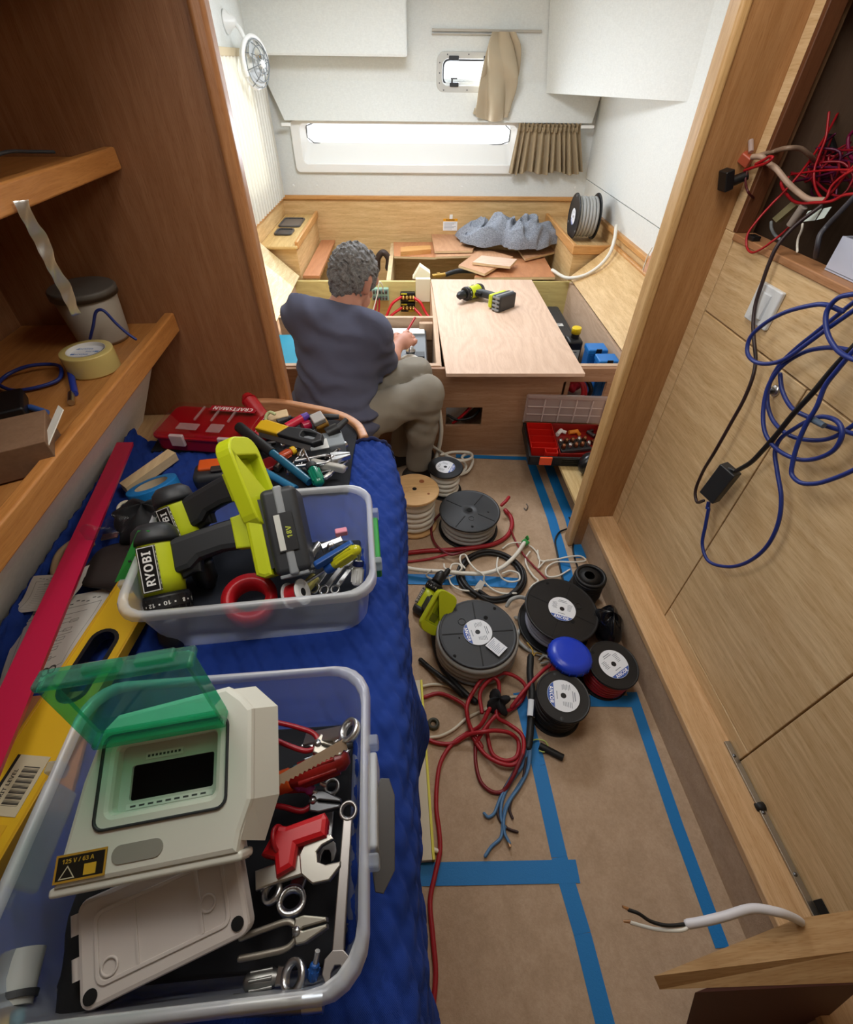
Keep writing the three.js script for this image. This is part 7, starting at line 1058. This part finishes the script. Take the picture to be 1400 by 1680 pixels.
// ================================================================ right wall: switch, hanging leads, fittings
{
  const S = thing('light_switch', 'white rocker switch plate on the oak wall below the opening', 'switch');
  part(S, 'plate', box(0.918, 0.9299, 1.128, 1.218, -1.172, -1.082, 0.004), plastic(0xd9dde0, 0.35)); part(S, 'rocker', hull8([[0.9185, 1.145, -1.15], [0.9185, 1.145, -1.108], [0.9185, 1.202, -1.108], [0.9185, 1.202, -1.15]].reverse(), [[0.911, 1.147, -1.148], [0.911, 1.147, -1.11], [0.915, 1.2, -1.11], [0.915, 1.2, -1.148]].reverse()), plastic(0xcdd2d6, 0.3));
  const push = (label, at) => { const T = thing('locker_catch', label, 'catch'); part(T, 'ring', lathe([[0.005, 0], [0.014, 0], [0.014, 0.004], [0.011, 0.008], [0.005, 0.008]], at, [-1, 0, 0], 24), P.steel); part(T, 'button', lathe([[0, 0.016], [0.006, 0.015], [0.0075, 0.01], [0.0075, 0], [0, 0]], at, [-1, 0, 0], 20), P.darksteel); };
  push('round metal push catch on the tall locker door', [0.93,1.03,-0.966]);
  const A = thing('power_injector', 'small black adapter hanging on its leads against the oak wall', 'adapter'), c = [0.885,0.771,-0.927];
  part(A, 'case', cbox(c, [0.03, 0.112, 0.05], 0.003, [0.12, 0.35, 0]), plastic(0x25282c, 0.45)); part(A, 'strain_relief', bar([0.885,0.824,-0.924], [0.885,0.833,-0.902], 0.005, 0.004), P.black); part(A, 'plug', bar([0.885,0.701,-0.928], [0.885,0.682,-0.919], 0.005, 0.006), P.cableBlue);
  const cord = (label, pts, r, m) => solo('hanging_lead', label, 'lead', tube(pts, r, { per: 8 }), m), bl = P.cableBlue;
  cord('dark brown lead hanging from the opening down to the adapter', [[0.96,1.379,-1.149],[0.93,1.34,-1.158],[0.905,1.302,-1.152],[0.9,1.27,-1.147],[0.9,1.224,-1.139],[0.9,1.178,-1.128],[0.9,1.139,-1.105],[0.9,1.104,-1.071],[0.9,1.077,-1.042],[0.895,1.048,-1.018],[0.89,0.992,-1.001],[0.885,0.92,-0.996],[0.88,0.833,-0.993],[0.9,0.727,-1.02],[0.9,0.667,-1.009],[0.9,0.649,-0.985],[0.885,0.688,-0.947]], 0.0046, plastic(0x2c1a1c, 0.45));
  cord('blue lead drooping in a deep loop below the adapter', [[0.885,0.686,-0.916],[0.885,0.639,-0.895],[0.885,0.585,-0.868],[0.885,0.568,-0.824],[0.885,0.616,-0.759],[0.885,0.681,-0.719],[0.885,0.76,-0.702],[0.885,0.828,-0.714],[0.885,0.879,-0.746],[0.885,0.92,-0.797],[0.885,0.951,-0.831],[0.885,0.98,-0.837],[0.88,1.021,-0.816],[0.875,1.056,-0.793],[0.87,1.087,-0.763],[0.87,1.096,-0.729],[0.87,1.085,-0.707],[0.872,1.052,-0.701],[0.875,1.011,-0.723],[0.88,0.975,-0.769],[0.875,0.964,-0.822],[0.87,0.976,-0.867],[0.87,1.015,-0.908],[0.87,1.069,-0.931],[0.872,1.115,-0.926],[0.875,1.161,-0.896],[0.878,1.189,-0.857],[0.88,1.203,-0.822],[0.885,1.211,-0.779]], 0.0048, bl);
  cord('blue lead of the coil running wide behind the others', [[0.9,1.297,-0.858],[0.9,1.27,-0.878],[0.9,1.234,-0.898],[0.9,1.192,-0.921],[0.9,1.146,-0.946],[0.9,1.1,-0.964],[0.9,1.055,-0.963],[0.9,1.019,-0.944],[0.9,0.992,-0.901],[0.9,0.989,-0.846],[0.9,1.008,-0.793],[0.9,1.042,-0.748],[0.9,1.073,-0.73],[0.9,1.115,-0.714]], 0.0048, bl);
  cord('blue lead looping across the switch plate', [[0.87,1.261,-0.859],[0.862,1.26,-0.897],[0.862,1.241,-0.939],[0.862,1.207,-0.99],[0.862,1.166,-1.028],[0.862,1.126,-1.046],[0.862,1.098,-1.031],[0.862,1.092,-0.997],[0.862,1.11,-0.95],[0.862,1.138,-0.916],[0.862,1.182,-0.888],[0.862,1.222,-0.864],[0.862,1.273,-0.831],[0.862,1.3,-0.814]], 0.0048, bl);
  cord('blue lead hooked tightly at the top of the coil', [[0.852,1.31,-0.81],[0.852,1.299,-0.841],[0.852,1.281,-0.869],[0.852,1.256,-0.874],[0.852,1.227,-0.849],[0.852,1.211,-0.813],[0.852,1.208,-0.784],[0.852,1.214,-0.739]], 0.0048, bl);
  cord('blue lead swinging lowest towards the viewer', [[0.855,1.262,-0.766],[0.855,1.221,-0.776],[0.855,1.178,-0.783],[0.855,1.143,-0.786],[0.855,1.105,-0.776],[0.855,1.06,-0.773],[0.855,1.018,-0.763],[0.855,0.982,-0.748],[0.855,0.961,-0.733],[0.855,0.961,-0.707],[0.855,0.983,-0.676],[0.855,1.019,-0.65],[0.855,1.054,-0.631],[0.855,1.087,-0.618]], 0.0048, bl);
  cord('blue lead crossing the middle of the coil', [[0.888,1.09,-0.936],[0.888,1.066,-0.908],[0.888,1.049,-0.859],[0.888,1.057,-0.806],[0.888,1.065,-0.764],[0.888,1.08,-0.72],[0.888,1.094,-0.68]], 0.0048, bl);
  cord('black lead running diagonally from the coil to the adapter', [[0.865,1.265,-0.782],[0.865,1.222,-0.79],[0.865,1.177,-0.801],[0.865,1.116,-0.811],[0.865,1.057,-0.824],[0.87,0.991,-0.838],[0.875,0.936,-0.853],[0.88,0.888,-0.869],[0.885,0.838,-0.898]], 0.006, P.cableBlack);
  solo('lead_plug', 'small clear plug on the blue coil', 'plug', bar([0.865,1.073,-0.773], [0.865,1.077,-0.745], 0.007, 0.006, 8), plastic(0x5a6a7c, 0.3));
  // hinge strip, stop knob and slot near the viewer
  const Hs = thing('hinge_strip', 'thin steel strip screwed along the ledge', 'hinge strip'); part(Hs, 'strip', along(box(0.912, 0.928, 0.1805, 0.188, -0.46, -0.07, 0.001), 2), metal(0xa9a59c, 0.35));
  for (const z of [-0.42, -0.28, -0.15]) part(Hs, 'screw', lathe([[0, 0.003], [0.004, 0.002], [0.005, 0]], [0.919, 0.188, z], [0, 1, 0], 12), P.darksteel);
  solo('door_stop', 'black rubber door stop above the steel strip', 'door stop', lathe([[0, 0.022], [0.009, 0.021], [0.012, 0.012], [0.012, 0], [0, 0]], [0.93,0.182,-0.294], [-1, 0, 0], 20), P.rubber);
  solo('slot_shade', 'black plate painted as the shade of a slot in the oak door by the near table', 'slot pull', box(0.926, 0.9299, 0.19, 0.222, -0.1, 0.02, 0.006), P.dark);  // no slot is cut; black colour stands for its shade
  // near table corner with the stripped white cable
  const T = thing('corner_table', 'pale oak table corner over a dark cabinet nearest the viewer', 'table'), top = [[0.409,0.45,-0.004], [0.712,0.45,-0.059], [0.928, 0.45, -0.066], [0.806,0.45,-0.009]];
  part(T, 'table_top', hull8([top[3], top[2], top[1], top[0]], [[0.792,0.425,0.031], [0.928, 0.425, -0.066], [0.721,0.425,-0.054], [0.421,0.425,0.013]]), W.table);
  part(T, 'cabinet', hull8([[0.482,0.424,0.021], [0.791,0.424,0.033], [0.824, 0.424, -0.06], [0.632,0.424,-0.004]].reverse(), [[0.598,0.2,0.09], [0.884,0.2,0.111], [0.822, 0.2, -0.04], [0.787,0.2,0.026]].map(p => [p[0], 0, p[2]]).reverse()), mat(0x4a221a, 0.6));
  const C = thing('stripped_cable', 'white cable with bare black and white cores over the table corner', 'cable');
  part(C, 'sheath', tube([[0.709,0.456,-0.054],[0.693,0.47,-0.058],[0.649,0.5,-0.067],[0.607,0.5,-0.075],[0.553,0.49,-0.069],[0.519,0.48,-0.066],[0.492,0.47,-0.065]], 0.0078), plastic(0xd9d7db, 0.4));
  part(C, 'core', tube([[0.493,0.47,-0.062],[0.481,0.47,-0.058],[0.441,0.46,-0.062],[0.415,0.45,-0.07],[0.396,0.45,-0.076]], 0.0032), P.cableWhite); part(C, 'core', tube([[0.494,0.47,-0.065],[0.453,0.47,-0.066],[0.426,0.47,-0.074],[0.406,0.475,-0.086],[0.39,0.475,-0.092]], 0.0032), P.cableBlack, 'black core');
  for (const [a, b] of [[[0.39,0.475,-0.093], [0.38,0.478,-0.097]], [[0.396,0.45,-0.077], [0.383,0.45,-0.079]]]) part(C, 'bare_tip', bar(a, b, 0.0028, 0.002), metal(0xd8b08c, 0.35));
}
// ================================================================ wiring nest in the opening
{
  const red = plastic(0xa8121e, 0.4), w = (label, pts, r, m) => solo('bundle_wire', label, 'wire', tube(pts, r, { per: 8, rad: 6 }), m);
  w('thin red wire looping out over the opening\'s lower edge', [[1.1,1.525,-1.407],[1.08,1.504,-1.383],[1.05,1.473,-1.35],[1,1.421,-1.307],[0.97,1.381,-1.296],[0.95,1.356,-1.293],[0.925,1.321,-1.286],[0.915,1.292,-1.285],[0.915,1.268,-1.269],[0.915,1.262,-1.241],[0.915,1.278,-1.212],[0.925,1.305,-1.193],[1,1.31,-1.265]], 0.0028, red);
  w('red wire dropping behind the grey tags in the opening', [[1.03,1.525,-1.346],[1.03,1.508,-1.335],[1.03,1.481,-1.319],[1.03,1.448,-1.314],[1.03,1.425,-1.309],[1.03,1.398,-1.286],[1.03,1.38,-1.252],[1.03,1.375,-1.23]], 0.0028, red);
  w('red wire stretched level across the dark opening', [[1,1.409,-1.338],[1,1.424,-1.273],[1,1.435,-1.214],[1,1.444,-1.151]], 0.0024, red);
  w('red wire curling below the cream cable in the opening', [[0.98,1.406,-1.317],[0.98,1.395,-1.336],[0.98,1.376,-1.299],[0.98,1.367,-1.253],[0.98,1.375,-1.202],[0.98,1.389,-1.147],[0.98,1.402,-1.127],[0.98,1.411,-1.096]], 0.0034, red);
  w('red wire rising from the knot to the frame edge', [[0.99,1.38,-1.185],[0.99,1.389,-1.18],[0.99,1.407,-1.183],[0.99,1.428,-1.169],[0.99,1.447,-1.141]], 0.0032, red);
  w('red wire twisted beside the rising one', [[1,1.375,-1.202],[1,1.391,-1.189],[1,1.415,-1.178],[1,1.435,-1.17],[1,1.454,-1.159]], 0.0032, red);
  w('red wire pair bent towards the black connector', [[0.905,1.411,-1.383],[0.905,1.425,-1.342],[0.905,1.436,-1.31],[0.905,1.447,-1.296],[0.905,1.448,-1.309],[0.905,1.441,-1.322],[0.905,1.428,-1.349]], 0.0034, red);
  w('dark red wire looping down beside the frame corner', [[0.905,1.411,-1.371],[0.905,1.395,-1.365],[0.905,1.374,-1.336],[0.93,1.361,-1.346],[1,1.344,-1.434]], 0.0028, plastic(0x4a0f14, 0.5));
  w('purple red wire high in the opening', [[1.1,1.498,-1.326],[1.1,1.484,-1.337],[1.1,1.468,-1.327],[1.1,1.449,-1.301],[1.1,1.443,-1.278]], 0.004, plastic(0x7a1440, 0.4));
  w('cream cable with black ties stretching into the opening', [[0.905,1.44,-1.372],[0.91,1.443,-1.345],[0.93,1.431,-1.338],[0.93,1.425,-1.304],[0.95,1.402,-1.269],[0.97,1.387,-1.248],[0.98,1.379,-1.216],[1,1.381,-1.197]], 0.0062, plastic(0xb59a86, 0.5));
  w('tan cable arching over the cream one', [[0.905,1.439,-1.368],[0.915,1.446,-1.355],[0.94,1.453,-1.352],[0.94,1.464,-1.307],[0.97,1.463,-1.307],[1,1.452,-1.311],[1.04,1.436,-1.329]], 0.0052, plastic(0x8d7562, 0.5));
  w('grey lead running over the white box', [[0.94,1.419,-1.049],[0.94,1.407,-1.055],[0.94,1.38,-1.069],[0.94,1.353,-1.083],[0.93,1.339,-1.076],[0.93,1.323,-1.069],[0.95,1.296,-1.08]], 0.0052, plastic(0x43434a, 0.45));
  w('thin white wire hanging beside the white box', [[0.96,1.338,-1.176],[0.96,1.327,-1.17],[0.96,1.313,-1.169],[0.96,1.301,-1.163],[0.96,1.287,-1.151]], 0.0026, P.cableWhite);
  w('grey lead curling at the back of the opening', [[1.02,1.302,-1.361],[1.02,1.29,-1.349],[1.02,1.28,-1.324],[1.02,1.276,-1.3]], 0.004, P.grey);
  w('thick dark trunk cable at the top of the opening', [[1.1,1.474,-1.474],[1.1,1.487,-1.462],[1.1,1.483,-1.428],[1.1,1.465,-1.39],[1.1,1.445,-1.358],[1.1,1.431,-1.311]], 0.012, P.cableBlack);
  const nest = [[1.06,1.42,-1.393],[1.06,1.456,-1.379],[1.06,1.451,-1.334],[1.06,1.476,-1.315],[1.06,1.456,-1.264],[1.06,1.422,-1.285],[1.06,1.403,-1.31],[1.06,1.393,-1.256],[1.06,1.408,-1.222],[1.06,1.389,-1.343],[1.06,1.398,-1.399],[1.06,1.429,-1.325]];
  for (let i = 0; i < 9; i++) { const q = []; for (let j = 0; j < 7; j++) { const p = nest[(i * 5 + j * (2 + i % 3)) % nest.length]; q.push([p[0] + rr(-0.03, 0.06), p[1] + rr(-0.02, 0.03), p[2] + rr(-0.03, 0.03)]); } const o = w('dark red wire tangled deep inside the opening', q, 0.0026, i % 3 ? plastic(0x8a1020, 0.45) : plastic(0x541038, 0.45)); o.userData.group = 'tangled wires deep in the opening'; }
  const bx = thing('junction_box', 'open white junction box at the lower edge of the opening', 'junction box'), wm = plastic(0xb9bfd2, 0.45);
  part(bx, 'front_wall', box(0.955, 0.959, 1.283, 1.345, -1.045, -0.86), wm); part(bx, 'end_wall', [box(0.959, 1.05, 1.283, 1.345, -1.045, -1.041)], wm); part(bx, 'end_wall', [box(0.959, 1.05, 1.283, 1.345, -0.864, -0.86)], wm); part(bx, 'back_wall', box(1.046, 1.05, 1.283, 1.345, -1.041, -0.864), wm); part(bx, 'base', box(0.955, 1.05, 1.28, 1.284, -1.045, -0.86), wm); part(bx, 'inner_block', box(0.97, 1.03, 1.285, 1.33, -1.02, -0.88, 0.004), P.charcoal);
  solo('tin_cover', 'tan terminal cover standing in the opening', 'cover', slab([[0.99,1.319,-1.323], [0.99,1.314,-1.303], [0.99,1.358,-1.262], [0.99,1.362,-1.284]], 0.012), plastic(0x8f8a66, 0.5));
  solo('paper_label', 'white folded label tied to the wires in the opening', 'label', [slab([[0.965,1.34,-1.189], [0.965,1.351,-1.152], [0.97,1.373,-1.155], [0.97,1.361,-1.191]], 0.001), slab([[0.965,1.352,-1.148], [0.965,1.36,-1.13], [0.97,1.381,-1.131], [0.97,1.374,-1.15]], 0.001)], plastic(0xc8d6d2, 0.5));
  solo('cable_gland', 'pale grey cable sleeve beside the tan terminal cover', 'sleeve', bar([0.98,1.322,-1.239], [0.98,1.363,-1.224], 0.008, 0.01, 12), plastic(0x9a9188, 0.5));
  solo('relay', 'round black relay deep in the opening', 'relay', lathe([[0, 0.06], [0.02, 0.058], [0.034, 0.045], [0.036, 0], [0, 0]], [1.08, 1.36, -1.1], [-0.6, 0.3, 0.4], 24), plastic(0x14160f, 0.2));
  solo('relay', 'ribbed black relay at the top of the wiring nest', 'relay', [lathe([[0, 0.07], [0.026, 0.07], [0.028, 0.06], [0.026, 0.05], [0.028, 0.04], [0.026, 0.03], [0.028, 0.02], [0.026, 0], [0, 0]], [1.12, 1.44, -1.22], [-0.3, 0.8, 0.2], 20)], plastic(0x121212, 0.5));
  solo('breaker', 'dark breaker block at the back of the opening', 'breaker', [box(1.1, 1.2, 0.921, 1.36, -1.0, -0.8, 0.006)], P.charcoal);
  const kn = thing('wire_connector', 'bundle of small clear and orange connectors by the frame corner', 'connector'), kc = [0.905,1.432,-1.394];
  part(kn, 'body', [cbox(kc, [0.018, 0.024, 0.03], 0.004, [0.4, 0.6, 0.3]), ...[[0, 0.012, 0.016], [0.006, -0.012, 0.02], [-0.006, 0.0, 0.022]].map(d => cbox([kc[0] + d[0], kc[1] + d[1], kc[2] - d[2]], [0.01, 0.01, 0.02], 0.003, [0.2, 0.4, 0]))], plastic(0xb0543a, 0.4)); part(kn, 'clear_splice', [bar([0.905,1.448,-1.386], [0.905,1.469,-1.404], 0.006, 0.006, 10), bar([0.905,1.435,-1.411], [0.905,1.442,-1.427], 0.006, 0.006, 10)], mat(0xd8c4bc, 0.2, { transmission: 0.5 }));
  const pg = thing('black_connector', 'black angled plug hanging in front of the doorway post', 'plug');
  part(pg, 'body', bar([0.912, 1.402, -1.375], [0.876, 1.387, -1.38], 0.011, 0.012, 8), P.black); part(pg, 'elbow', [cbox([0.864, 1.392, -1.38], [0.022, 0.045, 0.034], 0.003, [0, 0.1, 0.35])], P.black);
  solo('frame_clip', 'small black clip on the lower edge of the opening', 'clip', box(0.924, 0.945, 1.2795, 1.29, -1.3, -1.27, 0.002), P.black);
}
// ---------------------------------------------------------------- origins at the base of every thing, then draw
for (const o of [...scene.children]) if (o.isMesh || o.isGroup) rebase(o);
renderer.render(scene, camera);
